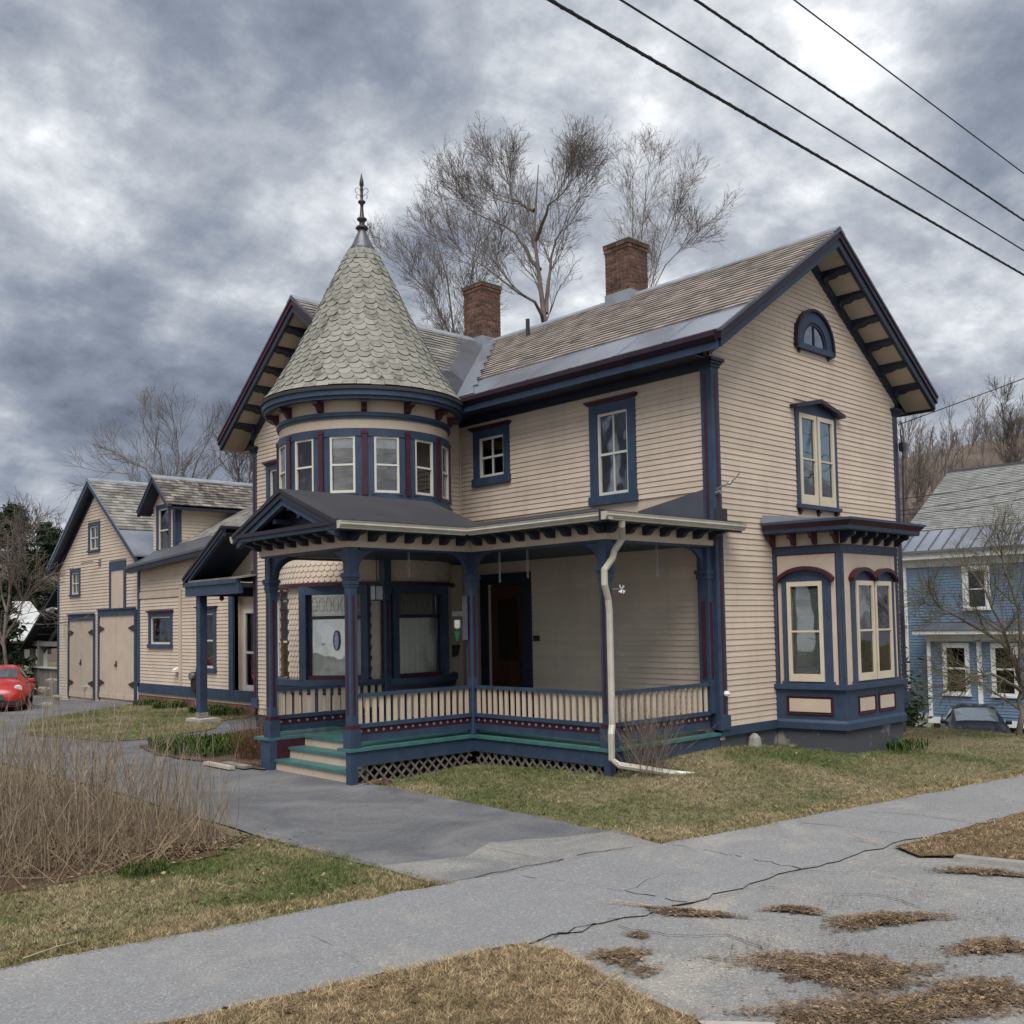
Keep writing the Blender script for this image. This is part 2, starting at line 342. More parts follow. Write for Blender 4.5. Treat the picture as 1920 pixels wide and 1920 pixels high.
# gable roofs: ridge along axis ax ('x' or 'y'); s across the ridge, t along it
def ST(ax, s, t, z): return (s, t, z) if ax == 'y' else (t, s, z)
class Gable:
    def __init__(g, ax, c, hw, ze, zr): g.ax, g.c, g.hw, g.ze, g.zr = ax, c, hw, ze, zr; g.k = (zr-ze)/hw
    def z(g, s): return g.zr-g.k*abs(s-g.c)
    def band(g, mb, side, d0, d1, t0, t1, s_in=0.0, s_out=None):
        """sheet parallel to the slope between vertical offsets d0 > d1; s_in/s_out: distance from ridge."""
        so = g.hw if s_out is None else s_out
        a, b = g.c+side*s_in, g.c+side*so
        poly = [ST(g.ax, a, t0, g.z(a)+d0), ST(g.ax, b, t0, g.z(b)+d0), ST(g.ax, b, t0, g.z(b)+d1), ST(g.ax, a, t0, g.z(a)+d1)]
        v = ST(g.ax, 0, t1-t0, 0); return mb.prism(poly, v)
    def slates(g, mb, side, t0, t1, s_in, s_out, expo=0.17, w=0.24, th=0.016, skip=None, lift=0.004, seed=1, tmax=None):
        rg = random.Random(seed); L = math.hypot(1, g.k); ds = expo/L   # horizontal run per course
        n = int((s_out-s_in)/ds); ds = (s_out-s_in)/n
        nrm = Vector(ST(g.ax, side*g.k/L, 0, 1/L)); dn = Vector(ST(g.ax, side/L, 0, -g.k/L)); al = Vector(ST(g.ax, 0, 1, 0))
        for r in range(n):
            so = s_in+(r+1)*ds; s = g.c+side*so; base = Vector(ST(g.ax, s, 0, g.z(s)))
            t = t0-(w*0.5 if r % 2 else 0)
            te = t1 if tmax is None else min(t1, tmax(s))
            while t < te:
                ww = w*rg.uniform(0.8, 1.2); a = max(t, t0)+0.003; b = min(t+ww, te)-0.003; t += ww
                if b-a < 0.03 or (skip and skip((a+b)/2, s)): continue
                dl = expo*1.12; j = rg.uniform(-0.006, 0.006)
                if rg.random() < 0.03: j += rg.uniform(-0.02, 0.03)
                p0 = base+al*a+dn*j; p1 = base+al*b+dn*j; q0 = p0-dn*dl; q1 = p1-dn*dl
                h = lift+th+rg.uniform(0, 0.006)
                mb.hexa([q0, q1, p1, p0, q0+nrm*(lift+0.002), q1+nrm*(lift+0.002), p1+nrm*(h+0.006), p0+nrm*(h+0.006)])
        return mb
def bracket_poly(d, h):      # profile (out, z) of a scrolled modillion, hanging below z = 0
    return [(0, 0), (d, 0), (d, -h*0.32), (d*0.82, -h*0.46), (d*0.62, -h*0.48), (d*0.45, -h*0.62), (d*0.36, -h*0.86), (d*0.2, -h), (0, -h)]
def bracket(mb, fr, u, z, d, h, w, n0=0.0):
    ox, oy, ux, uy, nx, ny = fr
    mb.prism([(ox+ux*(u-w/2)+nx*(n0+o), oy+uy*(u-w/2)+ny*(n0+o), z+zz) for o, zz in bracket_poly(d, h)], (ux*w, uy*w, 0))
    return mb
# ================================================================== the Victorian house
H = thing('victorian_house', 'large cream Victorian house with blue trim, round turret and corner porch', 'house', (3, 3, 0))
HW = 6.23
G_ = fr_y(0); L_ = fr_x(0)
MR = Gable('y', HW/2, HW/2+0.57, 6.64, 9.10)         # main roof
WR = Gable('x', 8.86, 2.735+0.57, 6.65, 9.15)        # cross wing roof
WX, WY0, WY1 = -1.6, 6.12, 11.6
DNAVY = mat('dark_navy_paint', (0.020, 0.029, 0.047), 0.45, 0.12, 2.5)  # darker navy of the rake fascia and frieze
# ---- windows of the gable wall
holesG = []; casG = []
# paired storm window
g0, g1, gz0, gz1 = 2.42, 3.81, 4.20, 5.92
w = MB().fb(G_, g0, g0+0.10, -0.06, 0.04, gz0, gz1).fb(G_, g1-0.10, g1, -0.06, 0.04, gz0, gz1).fb(G_, g0+0.10, g1-0.10, -0.06, 0.037, gz1-0.08, gz1).fb(G_, 3.085, 3.145, -0.06, 0.035, gz0, gz1-0.08).build('paired_window', BLUE, H)
MB().fprism(G_, [(g0, gz1), (g1, gz1), (g1-0.02, gz1+0.03), ((g0+g1)/2, gz1+0.17), (g0+0.02, gz1+0.03)], 0, 0.03).build('pediment', BLUE, w)
MB().fprism(G_, [(g0-0.14, gz1-0.02), (g0-0.10, gz1-0.02), ((g0+g1)/2, gz1+0.15), (g1+0.10, gz1-0.02), (g1+0.14, gz1-0.02), (g1+0.14, gz1+0.04), ((g0+g1)/2, gz1+0.225), (g0-0.14, gz1+0.04)], 0, 0.16).build('hood', PLUM, w)
MB().fb(G_, g0-0.03, g1+0.03, 0, 0.09, gz0-0.03, gz0+0.04).build('sill', BLUE, w)
for u in (g0+0.08, (g0+g1)/2, g1-0.08): bracket(MB(), G_, u, gz0-0.03, 0.08, 0.11, 0.08).build('sill_bracket', MAROON, w)
for a, b in ((g0+0.11, 3.095), (3.135, g1-0.11)):
    s = MB(); c, d = gz0+0.05, gz1-0.07
    s.fb(G_, a, a+0.075, -0.01, 0.05, c, d).fb(G_, b-0.075, b, -0.01, 0.05, c, d).fb(G_, a+0.075, b-0.075, -0.01, 0.05, c, c+0.17).fb(G_, a+0.075, b-0.075, -0.01, 0.05, d-0.08, d).fb(G_, a+0.075, b-0.075, -0.01, 0.045, (c+d)/2-0.014, (c+d)/2+0.014)
    st = s.build('storm_sash', STORM, w)
    MB().fb(G_, a+0.075, b-0.075, 0.012, 0.016, c+0.17, (c+d)/2-0.014).build('pane', GLASS, st); MB().fb(G_, a+0.075, b-0.075, 0.012, 0.016, (c+d)/2+0.014, d-0.08).build('pane', GLASS, st)
    curtain(G_, a+0.02, b-0.02, c, d, -0.05, w, per=0.14)
holesG.append((g0+0.10, g1-0.10, gz0+0.04, gz1-0.08)); casG.append((g0, g1, gz0-0.02, gz1+0.10))
# lunette in the gable
lc, lz, lr = 3.13, 7.13, 0.60
def arc(c, z, r, a0, a1, n): return [(c+r*math.cos(a0+(a1-a0)*i/n), z+r*math.sin(a0+(a1-a0)*i/n)) for i in range(n+1)]
def archband(fr, c, z, r0, r1, n0, n1, name, material, parent, leg=0.0, seg=18, a0=0.0, a1=math.pi):
    mb = MB(); o = arc(c, z, r1, a0, a1, seg); i = arc(c, z, r0, a0, a1, seg)
    if leg: o = [(o[0][0], z-leg)]+o+[(o[-1][0], z-leg)]; i = [(i[0][0], z-leg)]+i+[(i[-1][0], z-leg)]
    for k in range(len(o)-1): mb.fprism(fr, [i[k], o[k], o[k+1], i[k+1]], n0, n1)
    return mb.build(name, material, parent)
lw = archband(G_, lc, lz, 0.41, lr, -0.02, 0.06, 'half_round_window', BLUE, H, leg=0.06)
archband(G_, lc, lz, lr, lr+0.05, 0, 0.10, 'hood', PLUM, lw, leg=0.10)
MB().fb(G_, lc-lr-0.03, lc+lr+0.03, 0, 0.09, lz-0.13, lz-0.03).build('sill', BLUE, lw)
archband(G_, lc, lz, 0.355, 0.41, 0.0, 0.045, 'sash', DBLUE, lw, leg=0.03)
MB().fprism(G_, arc(lc, lz, 0.375, 0, math.pi, 20)+[(lc-0.375, lz-0.02), (lc+0.375, lz-0.02)], 0.022, 0.026).build('pane', GLASSR, lw)
MB().fprism(G_, arc(lc, lz, 0.40, 0, math.pi, 20)+[(lc-0.40, lz-0.03), (lc+0.40, lz-0.03)], 0.006, 0.008).build('dark_backing', DARK, lw)
MB().fb(G_, lc-0.014, lc+0.014, 0.027, 0.046, lz-0.02, lz+0.37).build('muntin', DBLUE, lw)
for u in (lc-0.5, lc+0.5): bracket(MB(), G_, u, lz-0.13, 0.07, 0.08, 0.07).build('sill_bracket', MAROON, lw)
casG.append((lc-lr-0.02, lc+lr+0.02, lz-0.08, lz+0.30)); casG.append((lc-0.44, lc+0.44, lz+0.28, lz+0.47)); casG.append((lc-0.25, lc+0.25, lz+0.45, lz+0.56))
# ---- bay footprint
BAY = [(1.60, 0.0), (1.79, -1.13), (3.72, -1.13), (3.91, 0.0)]
casG.append((1.58, 3.93, 0.0, 3.62))
# ---- gable wall and clapboards
gw = wall(G_, 0, HW, 0.50, 6.30, holesG, H, 'gable_wall')
MB().fprism(G_, [(0.0, 6.30), (HW, 6.30), (HW, MR.z(HW)-0.30), (HW/2, 9.10-0.30), (0.0, MR.z(0)-0.30)], -0.12, 0.0).build('gable_peak_wall', CREAMP, H)
clipG = lambda z: (0.12, HW-0.12) if z < 6.2 else (max(0.05, HW/2-(9.10-0.42-z)/MR.k), min(HW-0.05, HW/2+(9.10-0.42-z)/MR.k))
nb = boards(G_, 0.0, HW, 0.60, 8.55, casG, clipG, H)
# ---- long wall facing the drive (main block)
def yx(y0, y1, z0, z1): return (-y1, -y0, z0, z1)
op1, ca1, _ = window(L_, -2.565, -1.52, 4.30, 6.08, H, cw=0.175, chead=0.20, csill=0.14, style='v', sash=WHITE)
op2, ca2, _ = window(L_, -5.68, -4.63, 4.98, 6.10, H, cw=0.165, chead=0.19, csill=0.14, style='v', sash=WHITE)
door_open = (-5.34, -4.36, 0.52, 3.02); door_cas = (-5.52, -4.12, 0.52, 3.22)
wall(L_, -6.12, 0, 0.40, 6.40, [op1, op2, door_open], H, 'side_wall')
boards(L_, -6.12, -0.12, 4.30, 6.20, [ca1, ca2], None, H)
boards(L_, -4.12, -0.12, 0.60, 3.40, [], None, H)
MB().fb(L_, -6.12, -0.1, 0, 0.024, 6.22, 6.40).build('frieze_board', DBLUE, H)
# front door
dr = MB().fb(L_, -5.52, -5.34, 0, 0.06, 0.52, 3.22).fb(L_, -4.36, -4.12, 0, 0.06, 0.52, 3.22).fb(L_, -5.34, -4.36, 0, 0.055, 3.02, 3.22).build('front_door', DBLUE, H)
MB().fb(L_, -5.32, -4.38, -0.09, -0.05, 0.54, 3.0).build('door_leaf', WOODB, dr)
for a, b, c, d in ((-5.2, -4.9, 0.7, 1.35), (-4.8, -4.5, 0.7, 1.35)): MB().fb(L_, a, b, -0.05, -0.035, c, d).build('door_panel', WOODB, dr)
MB().fb(L_, -5.12, -4.58, -0.05, -0.045, 1.55, 2.72).build('pane', GLASSD, dr)
MB().fb(L_, -4.50, -4.46, -0.05, 0.0, 1.42, 1.56).build('door_handle', IRON, dr)
MB().fb(L_, -5.50, -5.05, -0.6, -0.58, 0.6, 3.0).build('door_backing', DARK, dr)
# ---- wing walls
WG = fr_x(WX)
opw, caw, _ = window(WG, -10.98, -10.18, 4.30, 5.95, H, cw=0.14, sash=WHITE, style='1/1')
opw2, caw2, _ = window(WG, -10.72, -9.9, 0.98, 3.02, H, cw=0.15, sash=WHITE, style='1/1', cover='curtain')
wall(WG, -WY1, -WY0, 0.30, 6.35, [opw, opw2], H, 'wing_wall')
MB().fprism(WG, [(-WY1, 6.35), (-WY0, 6.35), (-WY0, WR.z(WY0)-0.3), (-8.86, 9.15-0.3), (-WY1, WR.z(WY1)-0.3)], -0.12, 0).build('wing_peak_wall', CREAMP, H)
clipW = lambda z: (-WY1+0.1, -WY0) if z < 6.2 else (max(-WY1+0.05, -8.86-(9.15-0.42-z)/WR.k), min(-WY0, -8.86+(9.15-0.42-z)/WR.k))
boards(WG, -WY1, -WY0, 0.45, 8.6, [caw, caw2], clipW, H, parts=False)
WS = fr_y(WY0); wall(WS, WX, 0, 0.4, 6.4, [], H, 'wing_side_wall'); boards(WS, WX, -0.03, 4.2, 6.2, [], None, H, parts=False)
MB().box(-0.045, -0.021, WY0-0.045, WY0-0.02, 4.2, 6.05).build('corner_bead', CREAMP, H)
MB().box(0, HW, 12.0, 12.12, 0.2, 7.0).box(HW-0.12, HW, 0.0, 12.0, 0.2, 6.5).box(WX, 0.0, WY1-0.12, WY1, 0.2, 6.5).box(WX+0.13, HW-0.13, 0.13, 12.0, 3.5, 3.6).box(WX+0.13, HW-0.13, 6.3, 11.4, 0.25, 0.35).box(0.13, HW-0.13, 0.13, 12.0, 0.25, 0.35).box(2.9, 3.0, 0.13, 12, 0.35, 6.4).build('inner_walls', DARK, H)
# ---- corner pilasters
def pilaster(fr1, fr2, u1, u2, s1, s2, z0, z1, cap=True, base=True, w=0.17, only=None):
    mb = MB(); p = 0.035
    if only != 2: mb.fb(fr1, min(u1, u1+s1*w), max(u1, u1+s1*w), 0.0, p, z0, z1)
    if only != 1: mb.fb(fr2, min(u2-s2*p, u2+s2*w), max(u2-s2*p, u2+s2*w), 0.0, p, z0, z1)
    o = mb.build('corner_pilaster', BLUE, H)
    st = MB()
    for fr, u, s, k in ((fr1, u1, s1, 1), (fr2, u2, s2, 2)):
        if only and only != k: continue
        c = u+s*w*0.5; st.fb(fr, c-0.03, c+0.03, p, p+0.004, z0+0.25, z1-0.16)
    st.build('pilaster_stripe', MAROON, o)
    if cap:
        cp = MB()
        for k, (dz, e) in enumerate(((0.0, 0.02), (0.05, 0.045), (0.09, 0.075))):
            if only != 2: cp.fb(fr1, min(u1-s1*(p+e), u1+s1*(w+e)), max(u1-s1*(p+e), u1+s1*(w+e)), 0, p+e, z1+dz-0.05, z1+dz)
            if only != 1: cp.fb(fr2, min(u2-s2*(p+e-0.002), u2+s2*(w+e)), max(u2-s2*(p+e-0.002), u2+s2*(w+e)), 0, p+e-0.002, z1+dz-0.05, z1+dz-0.001)
        cp.build('capital', DBLUE, o)
    if base:
        MB().fb(fr1, min(u1-s1*(p+0.03), u1+s1*(w+0.03)), max(u1-s1*(p+0.03), u1+s1*(w+0.03)), 0, p+0.03, z0, z0+0.22).build('plinth', BLUE, o)
    return o
pilaster(G_, L_, 0.0, 0.0, 1, -1, 0.56, 6.30)
pilaster(G_, fr_y(0), HW, HW, -1, -1, 0.56, 6.30, only=1)
pilaster(WG, WG, -WY1, -WY1, 1, 1, 0.45, 6.33, only=1)
MB().fb(WG, -WY1+0.04, -WY1+0.10, 0.036, 0.042, 0.6, 6.2).build('pilaster_stripe', MAROON, H)
# water table + foundation
MB().fb(G_, 0.0, 1.62, 0, 0.045, 0.46, 0.60).fb(G_, 3.88, HW, 0, 0.045, 0.46, 0.60).build('water_table', BLUE, H)
MB().fb(G_, 0.02, HW-0.02, -0.3, -0.01, -0.6, 0.52).build('foundation', FOUND, H); MB().box(HW-0.3, HW-0.02, 0.31, 12, -1.0, 0.4).build('foundation', FOUND, H); MB().box(WX+0.02, WX+0.3, WY0, WY1, -0.3, 0.45).build('foundation', FOUND, H)
# ---- roofs
def gable_roof(g, t0, t1, fascia_t, parent, wallt, eaves=(-1, 1), name='roof', rakemat=MAROON):
    """t0 = exposed gable end edge (roof sheet), wallt = gable wall plane."""
    mb = MB()
    for s in (-1, 1): g.band(mb, s, 0.0, -0.05, t0, t1)
    r = mb.build(name, METALD, parent)
    a, b, c = MB(), MB(), MB()
    for s in (-1, 1):
        g.band(a, s, -0.05, -0.165, t0+0.02, t0+0.12, s_out=g.hw-0.01)
        g.band(b, s, -0.165, -0.315, t0+0.05, t0+0.12, s_out=g.hw-0.05)
        g.band(c, s, -0.255, -0.285, t0+0.12, wallt+0.02, s_out=g.hw-0.06)
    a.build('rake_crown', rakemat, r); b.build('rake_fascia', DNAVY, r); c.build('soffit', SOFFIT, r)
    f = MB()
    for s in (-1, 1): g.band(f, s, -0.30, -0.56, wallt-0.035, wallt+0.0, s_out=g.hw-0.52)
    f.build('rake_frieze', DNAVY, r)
    return r
mr = gable_roof(MR, -0.64, 12.3, None, H, 0.0, rakemat=PLUM)
wr = gable_roof(WR, WX-0.64, 3.0, None, H, WX)
# rake look-out brackets
def lookout(g, s_, t0, t1, par):
    z = g.z(s_)-0.29; L = abs(t1-t0); sg = 1 if t1 > t0 else -1; w_ = 0.10
    prof = [(0, 0), (L, 0), (L, -0.05), (L*0.78, -0.07), (L*0.62, -0.06), (L*0.45, -0.10), (L*0.25, -0.10), (L*0.12, -0.16), (0, -0.17)]
    k = -g.k*(1 if s_ > g.c else -1)
    mb = MB(); b0 = [ST(g.ax, s_-w_/2, t1-sg*o, z+zz-k*w_/2) for o, zz in prof]
    mb.prism(b0, ST(g.ax, w_, 0, k*w_)); return mb.build('rake_bracket', DBLUE, par)
for i in range(6):
    for sd_ in (-1, 1):
        lookout(MR, HW/2+sd_*(0.42+i*0.52), -0.54, 0.0, mr)
        if i < 6: lookout(WR, 8.86+sd_*(0.35+i*0.45), WX-0.54, WX, wr)
# eave cornices along the main left side and the hidden right side
ec = MB(); eb = MB(); es = MB()
ec.prism([(-0.60, -0.55, 6.62), (-0.66, -0.55, 6.60), (-0.66, -0.55, 6.52), (-0.60, -0.55, 6.45), (-0.56, -0.55, 6.45), (-0.56, -0.55, 6.62)], (0, 6.3, 0))
eb.box(-0.57, -0.53, -0.55, 5.75, 6.335, 6.46)
es.box(-0.54, 0.02, -0.02, 6.15, 6.36, 6.38)
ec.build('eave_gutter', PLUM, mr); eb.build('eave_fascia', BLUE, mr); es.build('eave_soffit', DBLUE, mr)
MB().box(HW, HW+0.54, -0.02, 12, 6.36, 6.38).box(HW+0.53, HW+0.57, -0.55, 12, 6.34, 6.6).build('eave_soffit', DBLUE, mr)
MB().box(WX, 0.0, WY1+0.0, WY1+0.52, 6.37, 6.39).box(WX-0.5, 0.0, WY1+0.5, WY1+0.55, 6.37, 6.6).build('eave_soffit', SOFFIT, wr)
# eave brackets under the main eave

# slates; metal eave band below them
METAL_S = HW/2+0.57-0.80
sl = MB(); MR.slates(sl, -1, -0.60, 8.6, 0.10, METAL_S, tmax=lambda s: 5.54+(s+0.57)*0.888-0.42, seed=3)
sl.build('roof_slates', SLATE, mr, kind='stuff', recalc=False)
sl = MB(); WR.slates(sl, -1, WX-0.60, 3.0, 0.10, 2.15, tmax=lambda s: -0.57+(s-5.54)*1.126-0.50, seed=4)
WR.slates(sl, 1, WX-0.60, 3.0, 0.10, 3.30, seed=5, w=0.26)
MR.slates(sl, 1, -0.62, 12.2, 0.1, HW/2+0.56, seed=6, w=0.3)
sl.build('roof_slates', SLATEG, wr, kind='stuff', recalc=False)
md = MB()
for i in range(6):
    a, b = -0.60+i*1.03, -0.60+(i+1)*1.03
    d = 0.006+0.002*(i % 2)
    MR.band(md, -1, d, -0.01, a, b+0.03, s_in=METAL_S-0.05, s_out=HW/2+0.575)
    MR.band(md, -1, d+0.014, d, b-0.03, b-0.018, s_in=METAL_S-0.02, s_out=HW/2+0.575)
md.build('metal_eave_band', METAL, mr)
rc = MB()
for s in (-1, 1): MR.band(rc, s, 0.045, 0.018, -0.63, 12.3, s_out=0.17); WR.band(rc, s, 0.046, 0.019, WX-0.63, 3.0, s_out=0.17)
rc.build('ridge_cap', LEAD, mr)
# valley flashing
vb = MB(); V0 = Vector((3.1, 8.8)); V1 = Vector((-0.60, 5.52))
def on_main(x, y): return (x, y, MR.z(x)+0.035)
def on_wing(x, y): return (x, y, WR.z(y)+0.030)
n_ = 8
for i in range(n_):
    a = V0.lerp(V1, i/n_); b = V0.lerp(V1, (i+1)/n_)
    vb.quad(on_main(a.x, a.y), on_main(b.x, b.y), on_main(b.x, b.y-0.55), on_main(a.x, a.y-0.40))
vb.build('valley_flashing', METAL, mr)
vb = MB()
for i in range(n_):
    a = V0.lerp(V1, i/n_); b = V0.lerp(V1, (i+1)/n_)
    vb.quad(on_wing(a.x, a.y), on_wing(b.x, b.y), on_wing(b.x-0.75, b.y), on_wing(a.x-0.55, a.y))
WR.band(vb, -1, 0.03, 0.0, -2.2, 0.3, s_in=2.15, s_out=3.30)
vb.build('valley_flashing', METALD, wr)
# ---- turret ---------------------------------------------------------------
TC = (-1.83, 6.83); TR = 1.62; CAMDIR = math.atan2(-9.25-6.83, -13.02+1.83)
def tfr(deg, r=TR):     # flat frame tangent to the drum; positive deg = to the right seen from the drive
    a = CAMDIR+rad(deg); nx, ny = math.cos(a), math.sin(a)
    return (TC[0]+nx*r, TC[1]+ny*r, -ny, nx, nx, ny)
A0, A1 = CAMDIR-rad(100), CAMDIR+rad(100)
cone_prof = [(1.93, 6.50), (1.80, 6.66), (1.42, 7.28), (0.98, 8.12), (0.55, 9.02), (0.20, 9.70), (0.05, 10.02)]
def cone_r(z):
    for (r0, z0), (r1, z1) in zip(cone_prof, cone_prof[1:]):
        if z0 <= z <= z1: return r0+(r1-r0)*(z-z0)/(z1-z0)
    return 0.05
tr = MB().lathe(TC, [(0.01, 6.46)]+cone_prof+[(0.0, 10.03)], 64).build('turret_roof', DARK, H, smooth=True)
MB().lathe(TC, [(0.275, 9.60), (0.285, 9.615), (0.205, 9.73), (0.085, 10.0), (0.08, 10.05), (0.0, 10.05)], 32).build('metal_cap', METALD, tr, smooth=True)
MB().lathe(TC, [(0.0, 10.02), (0.10, 10.05), (0.13, 10.08), (0.10, 10.12), (0.055, 10.15), (0.055, 10.21), (0.10, 10.25), (0.10, 10.27), (0.045, 10.31), (0.03, 10.5), (0.035, 10.56), (0.075, 10.60), (0.075, 10.62), (0.03, 10.66), (0.028, 10.92), (0.045, 10.95), (0.04, 11.02), (0.012, 11.15), (0.0, 11.20)], 14).build('finial', IRON, tr, smooth=True)
fs = MB()
for k in range(4):
    a = CAMDIR+k*math.pi/2+math.pi/2; dx, dy = math.cos(a), math.sin(a)
    for zc_, rr in ((10.72, 0.045), (10.84, 0.055)):
        fs.tube([(TC[0]+dx*(0.03+rr*(1-math.cos(t))*0.9), TC[1]+dy*(0.03+rr*(1-math.cos(t))*0.9), zc_+rr*math.sin(t)) for t in [j*0.55 for j in range(9)]], 0.006, 4)
fs.build('finial_scrolls', IRON, tr)
# shingles: scalloped plates, one shared unit mesh scaled per course
def shingle_mesh(name, square=False):
    pts = [(-0.5, 1.0), (-0.5, 0.36), (-0.40, 0.16), (-0.22, 0.0), (0.22, 0.0), (0.40, 0.16), (0.5, 0.36), (0.5, 1.0)] if not square else [(-0.5, 1.0), (-0.5, 0.0), (0.5, 0.0), (0.5, 1.0)]
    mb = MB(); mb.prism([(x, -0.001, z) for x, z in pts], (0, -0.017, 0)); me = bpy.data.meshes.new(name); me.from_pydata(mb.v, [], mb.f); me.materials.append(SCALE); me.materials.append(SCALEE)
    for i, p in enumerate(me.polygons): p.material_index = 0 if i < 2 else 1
    return me
SH = shingle_mesh('scalloped_shingle'); SHQ = shingle_mesh('square_shingle', True)
sh_list = []; z = 6.50; row = 0; rg = random.Random(5)
EX = 0.118
while z < 9.56:
    r = cone_r(z); n = max(10, int(round(2*math.pi*r/(0.245 if r > 0.9 else (0.215 if r > 0.5 else 0.17)))))
    r2 = cone_r(z+EX); slope = math.atan2(r-r2, EX)
    for i in range(n):
        a = 2*math.pi*(i+0.5*(row % 2))/n
        dd = (a-CAMDIR+math.pi) % (2*math.pi)-math.pi
        sq = row == 0 or z > 9.25
        w_ = 2*math.pi*r/n*0.97; hgt = EX/math.cos(slope)*1.55
        nx, ny = math.cos(a), math.sin(a)
        ux = Vector((-ny, nx, 0)); upv = Vector((-nx*math.sin(slope), -ny*math.sin(slope), math.cos(slope))); nn = ux.cross(upv)  # outward
        if nn.x*nx+nn.y*ny < 0: nn = -nn
        tilt = 0.075+rg.uniform(-0.02, 0.03); upt = (upv-nn*tilt).normalized(); nt_ = ux.cross(upt)
        if nt_.dot(nn) < 0: nt_ = -nt_
        P = Vector((TC[0]+nx*r, TC[1]+ny*r, z+rg.uniform(-0.006, 0.006)))+nn*0.022
        M = Matrix(((ux.x*w_, -nt_.x, upt.x*hgt, P.x), (ux.y*w_, -nt_.y, upt.y*hgt, P.y), (ux.z*w_, -nt_.z, upt.z*hgt, P.z), (0, 0, 0, 1)))
        if M.to_3x3().determinant() < 0: M = Matrix(((-ux.x*w_, -nt_.x, upt.x*hgt, P.x), (-ux.y*w_, -nt_.y, upt.y*hgt, P.y), (-ux.z*w_, -nt_.z, upt.z*hgt, P.z), (0, 0, 0, 1)))
        sh_list.append((abs(dd), w_*math.cos(min(1.5, abs(dd))), sq, M))
    z += EX; row += 1
vis = sorted([s for s in sh_list if s[0] < 1.5], key=lambda s: -s[1])
ids = set(id(s) for s in vis[:300])
rest = MB(); rest_m = []
for s in sh_list:
    me = SHQ if s[2] else SH
    if id(s) in ids: put('shingle', me, tr, M=s[3])
    else:
        b = len(rest.v); rest_m += [p.material_index for p in me.polygons]; rest.v += [tuple(s[3] @ v.co) for v in me.vertices]; rest.f += [tuple(b+i for i in p.vertices) for p in me.polygons]
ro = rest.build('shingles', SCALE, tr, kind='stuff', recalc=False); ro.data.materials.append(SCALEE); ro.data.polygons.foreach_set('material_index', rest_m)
# eave rings
MB().ring(TC, 1.80, 1.97, 6.44, 6.50, 72).build('turret_eave_edge', ASPHR, tr)
MB().ring(TC, 1.80, 1.94, 6.34, 6.44, 72).ring(TC, 1.78, 1.90, 6.28, 6.34, 72).build('turret_eave_fascia', BLUE, tr)
MB().ring(TC, 1.5, 1.86, 6.30, 6.32, 72).build('turret_soffit', SOFFIT, tr)
td = MB().ring(TC, 1.50, TR, 5.80, 6.30, 72, A0, A1).build('turret_frieze', CREAMP, H)
MB().ring(TC, TR-0.02, TR+0.05, 6.02, 6.09, 72, A0, A1).ring(TC, TR-0.02, TR+0.03, 5.98, 6.02, 72, A0, A1).build('turret_moulding', BLUE, td)
for k in range(-3, 4): bracket(MB(), tfr(k*28.0), 0, 6.29, 0.24, 0.19, 0.10).build('turret_bracket', MAROON, td)
# window storey
WZ0, WZ1 = 4.52, 5.80
tb = MB().ring(TC, 1.46, TR+0.03, 5.66, WZ1, 72, A0, A1).ring(TC, 1.46, TR+0.03, 4.50, 4.64, 72, A0, A1).ring(TC, TR-0.05, TR+0.07, 4.44, 4.50, 72, A0, A1).build('turret_window_band', BLUE, H)
for k in range(-3, 4):      # maroon pilasters between windows
    f = tfr(k*28.0)
    p_ = MB().fb(f, -0.165, 0.165, -0.14, 0.012, 4.63, 5.67).build('turret_pier', BLUE, tb)
    MB().fb(f, -0.045, 0.045, 0.012, 0.05, 4.62, 5.70).fb(f, -0.06, 0.06, 0.012, 0.06, 5.70, 5.76).fb(f, -0.055, 0.055, 0.012, 0.055, 4.60, 4.74).build('pier_pilaster', MAROON, p_)
for k in range(-3, 3):
    f = tfr((k+0.5)*28.0, TR*math.cos(rad(4)))
    window(f, -0.265, 0.265, 4.62, 5.69, tb, cw=0.035, chead=0.03, csill=0.02, style='1/1', hood=None, cover='shade' if k in (-3, -2, -1, 0) else None, proud=-0.005, sw=0.038, sash=WHITE)
# shingled skirt below the window band and lower storey drum
MB().ring(TC, 1.50, TR, 3.3, 4.46, 72, A0, A1).build('turret_skirt', CREAMP, H)
def scallops(r, z0, z1, a0, a1, parent, holes=(), ex=0.095, w=0.11):
    mb = MB(); z = z0; row = 0; n = int(r*(a1-a0)/w)
    while z < z1-0.01:
        for i in range(n):
            a = a0+(i+0.5+0.5*(row % 2))*(a1-a0)/n
            dg = math.degrees((a-CAMDIR+math.pi) % (2*math.pi)-math.pi)
            if any(h[0] < dg < h[1] and h[2] < z+ex/2 < h[3] for h in holes): continue
            nx, ny = math.cos(a), math.sin(a); ux, uy = -ny, nx; o = TC
            prof = [(-0.5, 1.25), (-0.5, 0.4), (-0.36, 0.12), (0, 0), (0.36, 0.12), (0.5, 0.4), (0.5, 1.25)]
            pts = [(o[0]+nx*(r+0.004+0.016*(1.25-q)/1.25)+ux*p*w*0.97, o[1]+ny*(r+0.004+0.016*(1.25-q)/1.25)+uy*p*w*0.97, z+q*ex) for p, q in prof]
            inn = [(x-nx*0.014, y-ny*0.014, zz) for x, y, zz in pts]
            b = len(mb.v); mb.v += pts+inn; m_ = len(pts); mb.f.append(tuple(range(b, b+m_))); mb.f += [(b+j, b+j+1, b+m_+j+1, b+m_+j) for j in range(m_-1)]
        z += ex; row += 1
    return mb.build('scalloped_shingles', CREAM, parent, kind='stuff', recalc=False)
LW = [(-21, 1.30), (37, 1.30), (-74, 0.9)]        # lower drum windows: angle, width
